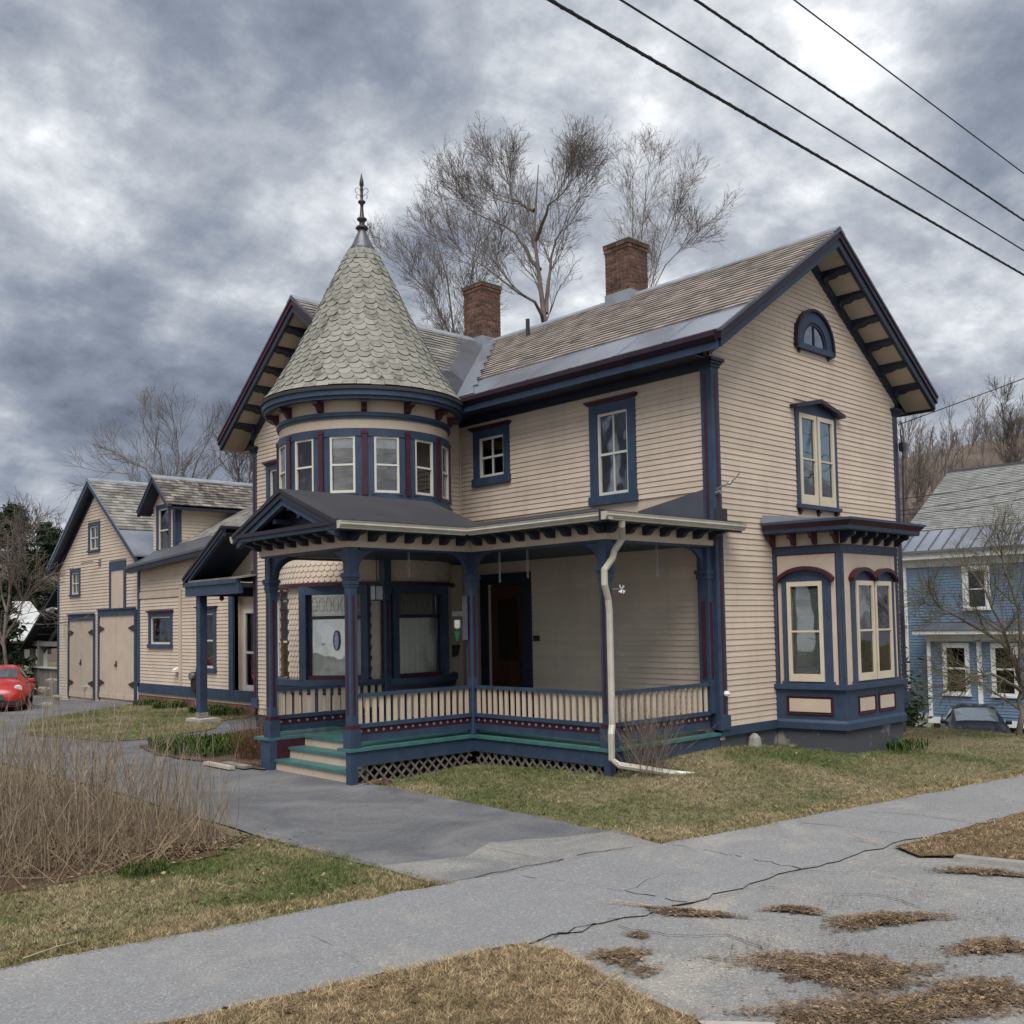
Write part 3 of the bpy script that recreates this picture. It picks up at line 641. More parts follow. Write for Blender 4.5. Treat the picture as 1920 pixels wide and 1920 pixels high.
lowd = MB()
edges = [(-100, -88.5), (-59.5, -45), (3, 13), (61, 100)]
for a, b in edges: lowd.ring(TC, 1.50, TR, 1.32, 3.05, 10, CAMDIR+rad(a), CAMDIR+rad(b))
lowd.ring(TC, 1.50, TR, 2.98, 3.5, 72, A0, A1)
ld = lowd.build('turret_lower_wall', CREAMP, H)
scallops(TR, 4.16, 4.45, A0, A1, ld)
scallops(TR, 3.06, 3.42, A0, A1, ld, ex=0.10, w=0.115)
scallops(TR, 1.36, 3.05, A0, A1, ld, holes=[(-44.6, 2.6, 0, 9), (13.4, 60.6, 0, 9), (-88.2, -60, 0, 9)], ex=0.095, w=0.095)
MB().ring(TC, TR-0.02, TR+0.10, 2.985, 3.05, 72, A0, A1).build('water_moulding', MAROON, ld)
MB().ring(TC, TR-0.02, TR+0.13, 1.22, 1.33, 72, A0, A1).ring(TC, TR-0.02, TR+0.08, 1.10, 1.22, 72, A0, A1).build('turret_sill', BLUE, ld)
MB().ring(TC, TR-0.02, TR+0.10, 1.155, 1.185, 72, A0, A1).build('sill_stripe', MAROON, ld)
MB().ring(TC, 1.50, TR+0.02, 0.45, 1.12, 72, A0, A1).build('turret_base', BLUE, ld)
for k in range(-9, 10):
    f = tfr(k*9.6, TR+0.02)
    MB().fb(f, -0.075, 0.075, -0.02, 0.012, 0.62, 1.06).build('base_panel', CREAMP, ld)
    MB().fb(f, -0.094, 0.094, -0.02, 0.006, 0.60, 1.08).build('panel_border', MAROON, ld)
for dg, w_ in LW[:2]:
    f = tfr(dg, TR*math.cos(rad(22))+0.02); h2 = w_/2
    wn = MB().fb(f, -h2-0.0, -h2+0.13, -0.1, 0.13, 1.33, 2.99).fb(f, h2-0.13, h2, -0.1, 0.13, 1.33, 2.99).fb(f, -h2+0.13, h2-0.13, -0.1, 0.125, 2.84, 2.99).build('parlour_window', BLUE, ld)
    MB().fb(f, -h2+0.13, h2-0.13, -0.08, 0.07, 1.33, 1.40).build('sill', MAROON, wn)
    MB().fb(f, -h2+0.13, h2-0.13, -0.06, 0.02, 2.40, 2.46).fb(f, -h2+0.13, -h2+0.17, -0.06, 0.02, 1.40, 2.84).fb(f, h2-0.17, h2-0.13, -0.06, 0.02, 1.40, 2.84).build('sash', DBLUE, wn)
    MB().fb(f, -h2+0.17, h2-0.17, -0.028, -0.024, 1.40, 2.40).build('pane', GLASS, wn)
    MB().fb(f, -h2+0.17, h2-0.17, -0.028, -0.024, 2.46, 2.84).build('leaded_pane', GLASSD, wn)
    lead = MB()
    for i in range(7):
        u = -h2+0.24+i*(w_-0.48)/6
        lead.tube([tuple(Vector((f[0]+f[2]*(u+0.05*math.cos(t))+f[4]*-0.018, f[1]+f[3]*(u+0.05*math.cos(t))+f[5]*-0.018, 2.65+0.13*math.sin(t)))) for t in [j*math.pi/6 for j in range(13)]], 0.004, 4)
    lead.build('leading', LEAD, wn)
    curtain(f, -h2+0.15, h2-0.15, 1.40, 2.42, -0.065, wn, per=0.13)
f = tfr(-20.5, TR*math.cos(rad(22))+0.02)
orn = MB()
orn.tube([(f[0]+f[2]*0.055*math.cos(t), f[1]+f[3]*0.055*math.cos(t), 2.02+0.17*math.sin(t)) for t in [j*math.pi/10 for j in range(21)]], 0.011, 6)
ov = orn.build('oval_window_ornament', BLUE)
tag(ov, 'oval blue glass ornament hanging in the curtained turret window', 'ornament')
MB().fprism(f, [(0.05*math.cos(t), 2.02+0.16*math.sin(t)) for t in [j*math.pi/8 for j in range(16)]], -0.004, 0.002).build('glass_disc', mat('pale_blue_glass', (0.25, 0.32, 0.45), 0.2, 0.5, 40), ov)
# metal saddle between turret roof and eaves
sd_ = MB()
sd_.v = [(-0.62, 5.46, 6.66), (-0.62, 5.40, 6.52), (-1.42, 5.18, 6.56), (-1.05, 5.80, 7.45), (-0.55, 5.75, 6.80), (-0.25, 6.10, 7.05)]
sd_.f = [(0, 3, 2), (0, 2, 1), (0, 4, 3), (4, 5, 3)]
sd_.build('saddle_flashing', METAL, H, recalc=False)
# ================================================================== chimneys
_c = MB().box(-0.5, 0.5, -0.5, 0.5, -0.5, 0.5); BRICKM = bpy.data.meshes.new('brick'); BRICKM.from_pydata(_c.v, [], _c.f); BRICKM.materials.append(BRICK)
def chimney(cx_, cy_, z0, z1, sx, sy, seed):
    rg = random.Random(seed); hx, hy = sx/2, sy/2
    ch = MB().box(cx_-hx+0.012, cx_+hx-0.012, cy_-hy+0.012, cy_+hy-0.012, z0-1.2, z1-0.02).build('chimney', MORTAR, H)
    bh = 0.082; z = z0-0.25; row = 0; back = MB()
    def course(z, ex, lay=None):
        X, Y = hx+ex, hy+ex
        for side in range(4):
            Ls = 2*X if side % 2 == 0 else 2*Y; n = max(2, int(round(Ls/0.225))); bl = Ls/n
            off = 0.5 if (row+side) % 2 else 0.0
            k = -off
            while k < n-0.01:
                a = max(0, k)*bl-Ls/2; b = min(n, k+1)*bl-Ls/2; k += 1
                if b-a < 0.03: continue
                l = b-a-0.016; c = (a+b)/2; d = 0.10; j = rg.uniform(-0.003, 0.003)
                if side == 0: P = (cx_+c, cy_-Y+d/2+j, z); S = (l, d, bh-0.018)
                elif side == 2: P = (cx_+c, cy_+Y-d/2-j, z); S = (l, d, bh-0.018)
                elif side == 1: P = (cx_+X-d/2+j, cy_+c, z); S = (d, l, bh-0.018)
                else: P = (cx_-X+d/2-j, cy_+c, z); S = (d, l, bh-0.018)
                M = Matrix.Translation(P) @ Matrix.Diagonal((*S, 1)); 
                if side in (0, 3): put('brick', BRICKM, ch, M=M)
                else: back.box(P[0]-S[0]/2, P[0]+S[0]/2, P[1]-S[1]/2, P[1]+S[1]/2, P[2]-S[2]/2, P[2]+S[2]/2)
    while z < z1-0.2:
        course(z, 0.0); z += bh; row += 1
    course(z, 0.02); z += bh; row += 1
    course(z, 0.03); z += bh; row += 1
    back.build('bricks', BRICK, ch, kind='stuff')
    MB().box(cx_-hx-0.028, cx_+hx+0.028, cy_-hy-0.028, cy_+hy+0.028, z-bh/2, z-bh/2+0.03).build('chimney_cap', mat('mossy_mortar', (0.075, 0.075, 0.045), 0.95, 0.4, 7, bump=0.4), ch)
    MB().box(cx_-hx-0.012, cx_+hx+0.012, cy_-hy-0.012, cy_+hy+0.012, z0-0.9, z0+0.06).build('chimney_flashing', LEAD, ch)
    return ch
chimney(3.115, 4.26, 9.08, 10.20, 0.62, 0.66, 1)
chimney(3.05, 8.80, 9.10, 10.48, 0.62, 0.66, 2)
MB().tube([(2.45, 6.6, 8.5), (2.45, 6.6, 9.05)], 0.045, 10).build('vent_pipe', BLACKP, H)
# third chimney, low behind the wing ridge
MB().box(2.3, 2.9, 9.9, 10.5, 8.0, 9.42).build('chimney', BRICKF, H)
# ================================================================== rectangular bay on the gable wall
def seg_frame(p, q):
    d = Vector((q[0]-p[0], q[1]-p[1])); L = d.length; d /= L
    return (p[0], p[1], d.x, d.y, d.y, -d.x), L
def ofs(pts, o):      # offset open polyline outward
    res = []
    for i in range(len(pts)):
        fs_ = []
        if i > 0: fs_.append(seg_frame(pts[i-1], pts[i])[0][4:6])
        if i < len(pts)-1: fs_.append(seg_frame(pts[i], pts[i+1])[0][4:6])
        if len(fs_) == 1: n = Vector(fs_[0])*o
        else:
            a, b = Vector(fs_[0]), Vector(fs_[1]); n = (a+b)/(1+a.dot(b))*o
        res.append((pts[i][0]+n.x, pts[i][1]+n.y))
    return res
def bayring(o0, o1, z0, z1, name, material, parent, top=None):
    A, B = ofs(BAY, o0), ofs(BAY, o1); T = ofs(BAY, top) if top is not None else B
    mb = MB()
    for i in range(3):
        mb.hexa([(*A[i], z0), (*A[i+1], z0), (*B[i+1], z0), (*B[i], z0), (*A[i], z1), (*A[i+1], z1), (*T[i+1], z1), (*T[i], z1)])
    return mb.build(name, material, parent)
bay = bayring(-0.10, 0.03, 0.60, 1.11, 'bay_apron', BLUE, H)
bayring(-0.08, 0.0, -0.3, 0.49, 'bay_foundation', FOUND, bay)
bayring(-0.10, 0.06, 0.47, 0.575, 'bay_base_moulding', BLUE, bay); bayring(-0.10, 0.06, 0.575, 0.62, 'bay_base_cap', BLUE, bay, top=0.03)
bayring(-0.10, 0.09, 1.11, 1.19, 'bay_sill', BLUE, bay)
bayring(-0.10, 0.012, 3.32, 3.44, 'bay_head_band', BLUE, bay); bayring(-0.10, 0.022, 3.425, 3.45, 'head_stripe', MAROON, bay)
bayring(-0.10, 0.0, 3.45, 3.66, 'bay_frieze', CREAMP, bay)
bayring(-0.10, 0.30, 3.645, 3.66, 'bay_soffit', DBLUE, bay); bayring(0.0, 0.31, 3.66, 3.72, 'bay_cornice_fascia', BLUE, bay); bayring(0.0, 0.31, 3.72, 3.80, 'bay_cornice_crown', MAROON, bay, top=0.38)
rt = ofs(BAY, 0.39); mb = MB()
mb.v = [(*p, 3.80) for p in rt]+[(*p, 3.83) for p in rt]+[(rt[0][0]+0.1, 0.0, 3.98), (rt[3][0]-0.1, 0.0, 3.98), (BAY[1][0]+0.2, -0.6, 3.93), (BAY[2][0]-0.2, -0.6, 3.93)]
mb.f = [(0, 1, 5, 4), (1, 2, 6, 5), (2, 3, 7, 6), (4, 5, 10, 8), (5, 6, 11, 10), (6, 7, 9, 11), (8, 10, 11, 9), (0, 3, 2, 1)]
mb.build('bay_roof', METALD, bay)
bayring(0.37, 0.395, 3.795, 3.835, 'bay_drip_edge', BLUE, bay)
faces = [seg_frame(BAY[i], BAY[i+1]) for i in range(3)]
bw = []
for k, (f, L) in enumerate(faces):
    # corner posts and panel frame
    MB().fb(f, -0.0, 0.065, -0.10, 0.012, 1.18, 3.33).build('bay_corner_post', BLUE, bay); MB().fb(f, L-0.065, L, -0.10, 0.012, 1.18, 3.33).build('bay_corner_post', BLUE, bay)
    MB().fb(f, 0.065, 0.085, -0.09, 0.010, 1.18, 3.32).fb(f, L-0.085, L-0.065, -0.09, 0.010, 1.18, 3.32).fb(f, 0.085, L-0.085, -0.09, 0.010, 3.30, 3.32).build('panel_stripe', MAROON, bay)
    wins = [(0.22*L, 0.735*L)] if k != 1 else [(0.215*L, 0.515*L), (0.535*L, 0.835*L)]
    c0, c1 = (0.135*L, 0.855*L) if k != 1 else (0.145*L, 0.905*L)
    hz0, hz1 = 1.30, 2.86
    hl = [(a+0.04, b-0.04, hz0, hz1) for a, b in wins]
    wall(f, 0.085, L-0.085, 1.18, 3.30, hl, bay, 'bay_wall', n0=-0.1, n1=0.0)
    cz = MB()
    if k == 2: continue
    cz.fb(f, c0, wins[0][0]+0.03, 0, 0.022, 1.19, 2.90); cz.fb(f, wins[-1][1]-0.03, c1, 0, 0.022, 1.19, 2.90); cz.fb(f, c0-0.03, c1+0.03, 0, 0.03, 1.19, 1.235)
    if len(wins) == 2: cz.fb(f, wins[0][1]-0.03, wins[1][0]+0.03, 0, 0.022, 1.235, 2.90)
    cas_ = cz.build('bay_window', BLUE, bay)
    if len(wins) == 1: arcs = [((c0+c1)/2, (c1-c0)/2+0.05, 0.20)]
    else: mid = (wins[0][1]+wins[1][0])/2; arcs = [((c0+mid)/2-0.01, (mid-c0)/2+0.02, 0.17), ((c1+mid)/2+0.01, (c1-mid)/2+0.02, 0.17)]
    for ac, hw_, rise in arcs:
        z_ = 2.86; n = 16
        up = lambda t: rise*(1-t*t)**0.75 if abs(t) < 1 else 0
        tt = [-1+2*i/n for i in range(n+1)]
        MB().fprism(f, [(ac+hw_*0.94*t, z_+up(t)) for t in tt]+[(ac+hw_*0.94, z_-0.02), (ac-hw_*0.94, z_-0.02)], 0, 0.018).build('arch_panel', BLUE, cas_)
        hd = MB()
        for t0_, t1_ in zip(tt, tt[1:]): hd.fprism(f, [(ac+hw_*t0_, z_-0.01+up(t0_)), (ac+hw_*t1_, z_-0.01+up(t1_)), (ac+hw_*1.04*t1_, z_+0.05+up(t1_)), (ac+hw_*1.04*t0_, z_+0.05+up(t0_))], 0, 0.10)
        hd.build('arched_hood', MAROON, cas_)
    for a, b in wins:
        s = MB(); c, d = 1.235, 2.86; q = 0.062
        s.fb(f, a, a+q, 0.005, 0.045, c, d).fb(f, b-q, b, 0.005, 0.045, c, d).fb(f, a+q, b-q, 0.005, 0.045, c, c+0.12).fb(f, a+q, b-q, 0.005, 0.045, d-0.075, d).fb(f, a+q, b-q, 0.01, 0.04, (c+d)/2-0.015, (c+d)/2+0.015)
        st = s.build('storm_sash', STORM, cas_)
        MB().fb(f, a+q, b-q, 0.015, 0.019, c+0.12, (c+d)/2-0.015).build('pane', GLASS, st); MB().fb(f, a+q, b-q, 0.015, 0.019, (c+d)/2+0.015, d-0.075).build('pane', GLASS, st)
        if k == 0:
            m_ = MB(); z = c+0.05
            while z < d-0.12:
                P = lambda u, n, zz: (f[0]+f[2]*u+f[4]*n, f[1]+f[3]*u+f[5]*n, zz)
                m_.quad(P(a+0.03, -0.03, z), P(b-0.03, -0.03, z), P(b-0.03, -0.05, z+0.027), P(a+0.03, -0.05, z+0.027)); z += 0.031
            m_.build('blind', BLIND, cas_)
        else: curtain(f, a+0.03, b-0.03, c+0.02, d-0.02, -0.07, cas_, per=0.12)
    # apron panels
    pn = [(0.17*L, 0.845*L)] if k == 0 else [(0.19*L, 0.485*L), (0.54*L, 0.835*L)]
    for a, b in pn:
        pb = MB().fb(f, a, b, 0.03, 0.036, 0.70, 1.00).fb(f, a, b, 0.036, 0.050, 0.985, 1.0).fb(f, a, b, 0.036, 0.050, 0.70, 0.715).fb(f, a, a+0.016, 0.036, 0.05, 0.715, 0.985).fb(f, b-0.016, b, 0.036, 0.05, 0.715, 0.985).build('panel_border', MAROON, bay)
        MB().fb(f, a+0.045, b-0.045, 0.036, 0.044, 0.745, 0.955).build('apron_panel', CREAMP, pb)
    nbk = 4 if k == 0 else 6
    for i in range(nbk): bracket(MB(), f, 0.04+(L-0.08)*i/(nbk-1), 3.645, 0.25, 0.185, 0.065).build('bay_bracket', MAROON if k == 0 else DBLUE, bay)
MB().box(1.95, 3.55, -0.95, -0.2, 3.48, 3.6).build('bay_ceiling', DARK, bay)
# ================================================================== porch
P1, P2, Q, Q0, ZF, ZB = -2.57, -4.88, 2.88, 5.145, 0.52, 3.42
fl = MB()
def flr(x0, x1, y0, y1): fl.box(x0, x1, y0, y1, ZF-0.045, ZF)
flr(P1-0.03, -0.0, -0.03, Q+0.0); flr(P2-0.03, -0.0, Q-0.03, Q+0.30); flr(-4.27, 0.0, Q+0.30, 5.6); flr(P2-0.03, -4.27, Q0-0.0, Q0+0.45); flr(-4.27, -3.2, 5.6, 6.0)
pf = fl.build('porch_floor', TEAL, H)
# skirts (front faces) + near-black box behind, the shade under the floor put into colour
for q_ in ((P1, P1+0.03, 0.125, Q, 0.27, ZF-0.045), (P1+0.105, -0.02, 0.0, 0.03, 0.27, ZF-0.045), (P2+0.125, P1+0.03, Q, Q+0.03, 0.26, ZF-0.045)): MB().box(*q_).build('porch_skirt', BLUE, pf)
for q_ in ((P2, P2+0.12, Q-0.004, Q+0.12, -0.1, ZF-0.045), (P2, P2+0.12, Q0, Q0+0.30, -0.1, ZF-0.045), (P1-0.004, P1+0.10, -0.004, 0.12, -0.1, ZF-0.045)): MB().box(*q_).build('porch_pier', BLUE, pf)
MB().box(P2+0.12, -3.4, Q0, Q0+0.03, -0.05, ZF-0.045).build('stair_cheek', MAROON, pf)
MB().box(P1+0.25, -0.1, 0.25, 5.5, 0.0, 0.4).box(-4.2, -0.1, Q+0.28, 5.5, 0.0, 0.4).build('porch_shade_box', DARK, pf)
for i, (xa, zt_) in enumerate(((-4.80, 0.175), (-4.55, 0.348))):
    MB().box(xa, xa+0.33, Q+0.12, Q0, zt_-0.04, zt_).build('stair_tread', TEAL, pf)
    MB().box(xa+0.03, xa+0.05, Q+0.12, Q0, -0.05, zt_-0.04).build('stair_riser', CREAMP, pf)
MB().box(-4.24, -4.22, Q+0.12, Q0, 0.2, ZF-0.045).build('stair_riser', CREAMP, pf)
# lattice: diagonal strips under the skirts
def lattice(fr, u0, u1, zt_, zb_):
    H_ = zt_-zb_; sp = 0.165; w_ = 0.046
    for s, n in ((1, 0.0), (-1, 0.009)):
        u = u0-H_
        while u < u1+H_:
            a, b = (u, zb_), (u+s*H_, zt_)
            # clip to u-range
            pts = []
            ua, ub = min(a[0], b[0]), max(a[0], b[0]); lo_, hi_ = max(ua, u0), min(ub, u1)
            if hi_-lo_ > 0.04:
                zz = lambda uu: a[1]+(uu-a[0])/(b[0]-a[0])*H_
                MB().fprism(fr, [(lo_-w_/2, zz(lo_)), (lo_+w_/2, zz(lo_)), (hi_+w_/2, zz(hi_)), (hi_-w_/2, zz(hi_))], n-0.008, n).build('lattice_strip', LATT, pf, recalc=False)
            u += sp
lattice(fr_x(P1+0.03), -Q+0.05, -0.12, 0.275, 0.06)
lattice(fr_y(0.03), P1+0.12, -0.05, 0.275, 0.06)
lattice(fr_y(Q+0.035), P2+0.14, P1-0.02, 0.265, -0.02)
# posts
PS = 0.186
def post(x, y, ped=True, s=PS):
    cx_, cy_ = x+s/2, y+s/2; h = 0.070
    p = MB().box(cx_-h, cx_+h, cy_-h, cy_+h, ZF, 2.88).build('porch_post', BLUE, H); bevel(p, 0.012)
    MB().box(cx_-0.074, cx_+0.074, cy_-0.074, cy_+0.074, 3.05, ZB+0.02).build('post_block', BLUE, p)
    st = MB()
    for fr_, uu in ((fr_x(cx_-h), -cy_), (fr_y(cy_-h), cx_)):
        st.fb(fr_, uu-0.022, uu+0.022, -0.01, 0.003, 1.0 if ped else 1.42, 2.72)
    st.build('post_stripe', MAROON, p)
    c = MB()
    for z0, z1, e in ((2.84, 2.88, 0.008), (2.88, 2.92, 0.018), (2.92, 2.95, 0.010), (2.95, 2.985, 0.024), (2.985, 3.02, 0.040), (3.02, 3.05, 0.030)): c.box(cx_-h-e, cx_+h+e, cy_-h-e, cy_+h+e, z0, z1)
    c.build('capital', BLUE, p)
    if ped:
        MB().box(cx_-s/2, cx_+s/2, cy_-s/2, cy_+s/2, ZF, 0.79).build('pedestal', BLUE, p)
        MB().box(cx_-s/2+0.008, cx_+s/2-0.008, cy_-s/2+0.008, cy_+s/2-0.008, 0.79, 0.82).box(cx_-0.078, cx_+0.078, cy_-0.078, cy_+0.078, 0.82, 0.85).build('base_moulding', MAROON, p)
    return p
def spandrel(p, fr, u, sgn, w_=0.42, n0=-0.028, n1=0.028):
    # quarter-arch brace from the post to the beam
    z0, z1 = 3.05, ZB; o = [(u, z0-0.0)]
    n = 10; inn = [(u+sgn*(w_-(w_-0.05)*math.cos(t)), z0+0.02+(z1-z0-0.06)*math.sin(t)) for t in [math.pi/2*i/n for i in range(n+1)]]
    out = [(u, z1), (u, z0)]
    poly = [(u, z0-0.03)]+inn+[(u+sgn*w_, z1), (u, z1)]
    MB().fprism(fr, poly, n0, n1).build('spandrel_brace', BLUE, p)
posts = {}
p1 = post(P2, Q); p0 = post(P2, Q0+0.0); p3 = post(P1, 0.0); p2 = post(P1-0.0, Q+0.0, ped=False); 
sp = post(-2.62, Q0, ped=False)
A_, B_ = 0.093, 0.167
spandrel(p1, fr_x(P2+A_), -(Q+B_), -1); spandrel(p1, fr_y(Q+A_), P2+B_, 1)
spandrel(p0, fr_x(P2+A_), -(Q0+0.02), 1); spandrel(p0, fr_y(Q0+A_), P2+B_, 1)
spandrel(p2, fr_y(Q+A_), P1+0.02, -1); spandrel(p2, fr_x(P1+A_), -(Q+0.02), 1)
spandrel(p3, fr_x(P1+A_), -B_, -1); spandrel(p3, fr_y(A_), P1+B_, 1)
hp = MB().box(-0.16, -0.04, 0.04, 0.24, 0.82, 3.42).build('wall_post', BLUE, H)
MB().box(-0.20, -0.03, 0.02, 0.27, 2.98, 3.04).box(-0.18, -0.03, 0.03, 0.25, 2.90, 2.98).prism([(-0.04, 0.05, 2.9), (-0.17, 0.05, 2.9), (-0.15, 0.05, 2.72), (-0.04, 0.05, 2.62)], (0, 0.18, 0)).build('capital', BLUE, hp)
MB().box(-0.165, -0.16, 0.10, 0.18, 1.35, 2.55).box(-0.13, -0.07, 0.035, 0.04, 1.35, 2.55).build('post_stripe', MAROON, hp)
spandrel(hp, fr_y(0.14), -0.15, -1)
# beams: frieze + bottom trim, then modillions, soffit, gutter
runs = [(P1+0.2, 0.0, 0.0, 0.2), (P1, P1+0.2, 0.0, Q), (P2+0.2, P1+0.2, Q, Q+0.2), (P2, P2+0.2, Q, Q0+0.31), (P2+0.2, -3.2, Q0+0.11, Q0+0.31)]
bm_ = MB(); bt = MB()
for x0, x1, y0, y1 in runs:
    bm_.box(x0, x1, y0, y1, ZB, 3.68); bt.box(x0+0.022, x1-0.022, y0+0.022, y1-0.022, ZB-0.028, ZB-0.003)
beam = bm_.build('porch_beam', CREAMP, H); bt.build('beam_trim', BLUE, beam)
GO = 0.40
def modrow(fr, u0, u1, n):
    for i in range(n): bracket(MB(), fr, u0+(u1-u0)*i/(n-1), 3.66, 0.31, 0.155, 0.10).build('modillion', DBLUE, beam)
modrow(fr_y(0.0), P1+0.05, -0.12, 7); modrow(fr_x(P1), -Q+0.25, -0.05, 9); modrow(fr_y(Q), P2+0.05, P1-0.25, 7); modrow(fr_x(P2), -Q0-0.28, -Q-0.05, 8)
MB().box(P1-GO+0.06, 0.28, -GO+0.06, Q+0.1, 3.665, 3.68).box(P2-GO+0.06, P1, Q-GO+0.06, 5.62, 3.662, 3.677).build('porch_soffit', SOFFIT, beam)
MB().box(P1+0.14, -0.0, 0.2, 6.0, 3.44, 3.46).box(P2+0.2, P1+0.2, Q+0.2, 5.4, 3.437, 3.457).build('porch_ceiling', CEIL, beam)
# gutter (K profile) along street, drive and portico side
gp = [(0.0, 3.64), (0.0, 3.75), (-0.13, 3.75), (-0.12, 3.72), (-0.125, 3.70), (-0.09, 3.655), (-0.085, 3.64)]
XE, YE = P1-GO+0.11, -GO+0.11
gutter = MB().prism([(P1-GO-0.02, YE+o, z) for o, z in gp], (0.26-(P1-GO)+0.03, 0, 0)).build('gutter', CREAMG, H)
MB().prism([(XE+o, -GO-0.0, z) for o, z in gp], (0, Q, 0)).build('gutter', CREAMG, H)
MB().prism([(P2-GO, Q-GO+0.11+o, z) for o, z in gp], (P1-P2-0.0, 0, 0)).build('gutter', CREAMG, H)
MB().prism([(P2-GO, 5.56-o, z) for o, z in gp], (1.6, 0, 0)).build('gutter', CREAMG, H)
MB().box(-3.0, 0.30, -0.30, -0.27, 3.62, 3.78).box(XE+0.0, XE+0.03, -0.3, Q-0.27, 3.62, 3.78).box(P2-GO, XE+0.02, Q-0.29, Q-0.26, 3.62, 3.78).build('eave_board', DBLUE, gutter)
# roofs
rf = MB()
XA, YA, SL = P1-GO+0.10, -GO+0.10, 0.172
hz = lambda d: 3.765+SL*d
TH = 0.05
def slab(pts):
    k = len(pts); b = len(rf.v); rf.v += [tuple(p) for p in pts]+[(p[0], p[1], p[2]-TH) for p in pts]
    rf.f += [tuple(range(b, b+k)), tuple(range(b+2*k-1, b+k-1, -1))]+[(b+i, b+(i+1) % k, b+k+(i+1) % k, b+k+i) for i in range(k)]
dD = -XA
slab([(XA, YA, hz(0)), (0.0, YA+dD, hz(dD)), (0.0, 6.1, hz(dD)), (XA, 6.1, hz(0))])
slab([(XA, YA, hz(0)), (0.29, YA, hz(0)), (0.29, -0.05, hz(-0.05-YA)), (-0.02, -0.05, hz(-0.05-YA)), (-0.02, YA+dD, hz(dD))])
PR = Gable('x', 4.07, 1.50, 3.765, 4.36)
for s in (-1, 1): PR.band(rf, s, 0.0, -0.06, P2-GO-0.03, -2.4)
pr = rf.build('porch_roof', ASPHR, H)
MB().fprism(L_, [(-1.5, 4.0), (-0.17, 3.80), (-0.17, 4.32), (-1.5, 4.10)], 0.028, 0.042).build('wall_flashing', METALD, pr); MB().fb(G_, -0.06, 0.21, 0.045, 0.10, 3.80, 4.0).build('pilaster_boot', ASPHR, pr)
# pediment of the portico
pd = MB(); XF = P2-GO
for s in (-1, 1): PR.band(pd, s, -0.06, -0.15, XF-0.01, XF+0.10)
ped = pd.build('pediment_crown', DBLUE, pr)
pd = MB()
for s in (-1, 1): PR.band(pd, s, -0.15, -0.25, XF+0.02, XF+0.10, s_out=1.42)
pd.build('pediment_rake', BLUE, ped)
MB().box(XF-0.02, XF+0.1, Q-GO+0.12, 5.54, 3.70, 3.76).build('pediment_cornice', PLUM, ped); MB().box(XF+0.01, XF+0.1, Q-GO+0.14, 5.52, 3.64, 3.70).build('pediment_fascia', BLUE, ped)
MB().prism([(P2-0.05, 2.75, 3.70), (P2-0.05, 5.4, 3.70), (P2-0.05, 4.07, 4.22)], (0.05, 0, 0)).build('tympanum', DBLUE, ped)
for y_, z_ in ((3.75, 3.93), (4.05, 4.07), (4.45, 3.90)): MB().box(XF+0.10, P2-0.05, y_-0.04, y_+0.04, z_-0.035, z_+0.035).build('purlin_end', BLUE, ped)
# railings
def railing(fr, u0, u1, n, spare=False, med=True):
    r = MB().fb(fr, u0, u1, -0.045, 0.045, 1.245, 1.275).fb(fr, u0, u1, -0.03, 0.03, 1.275, 1.295).fb(fr, u0, u1, -0.035, 0.035, 0.825, 0.86).fb(fr, u0, u1, -0.045, 0.045, 0.80, 0.825).build('railing', BLUE, H)
    MB().fb(fr, u0, u1, -0.012, 0.012, 0.62, 0.70).fb(fr, u0, u1, -0.025, 0.025, 0.60, 0.625).build('apron_board', BLUE, r)
    MB().fb(fr, u0, u1, -0.012, 0.014, 0.70, 0.80).build('apron_stripe', MAROON, r)
    me = None
    for i in range(n):
        u = u0+(u1-u0)*(i+0.5)/n; w_ = min(0.07, (u1-u0)/n*0.52)
        if me is None:
            b = MB().box(-w_/2, w_/2, -0.011, 0.011, 0, 0.39); me = bpy.data.meshes.new('baluster'); me.from_pydata(b.v, [], b.f); me.materials.append(CREAMP)
        put('baluster', me, r, M=fmat(fr, u, rng.uniform(-0.003, 0.003), 0.858))
    mm = None
    for i in range(int(n*0.95)):
        u = u0+(u1-u0)*(i+0.5)/int(n*0.95)
        if mm is None:
            b = MB(); k = 10
            for r0, r1, d in ((0.0, 0.024, 0.006), (0.012, 0.018, 0.010)):
                b.v += [(r1*math.cos(j*2*math.pi/k), 0, r1*math.sin(j*2*math.pi/k)) for j in range(k)]+[(r1*0.8*math.cos(j*2*math.pi/k), -d, r1*0.8*math.sin(j*2*math.pi/k)) for j in range(k)]
            b.f = [tuple(range(10, 20)), tuple(range(30, 40))]+[(j, (j+1) % 10, 10+(j+1) % 10, 10+j) for j in range(10)]+[(20+j, 20+(j+1) % 10, 30+(j+1) % 10, 30+j) for j in range(10)]
            mm = bpy.data.meshes.new('medallion'); mm.from_pydata(b.v, [], b.f); mm.materials.append(LEAD)
        put('medallion', mm, r, M=fmat(fr, u, 0.014, 0.75))
railing(fr_y(Q+A_), P2+B_, P1+0.02, 17); railing(fr_x(P1+A_), -(Q+0.02), -B_, 21); railing(fr_y(A_), P1+B_, -0.16, 16); railing(fr_y(Q0+A_), P2+B_, -2.60, 14)
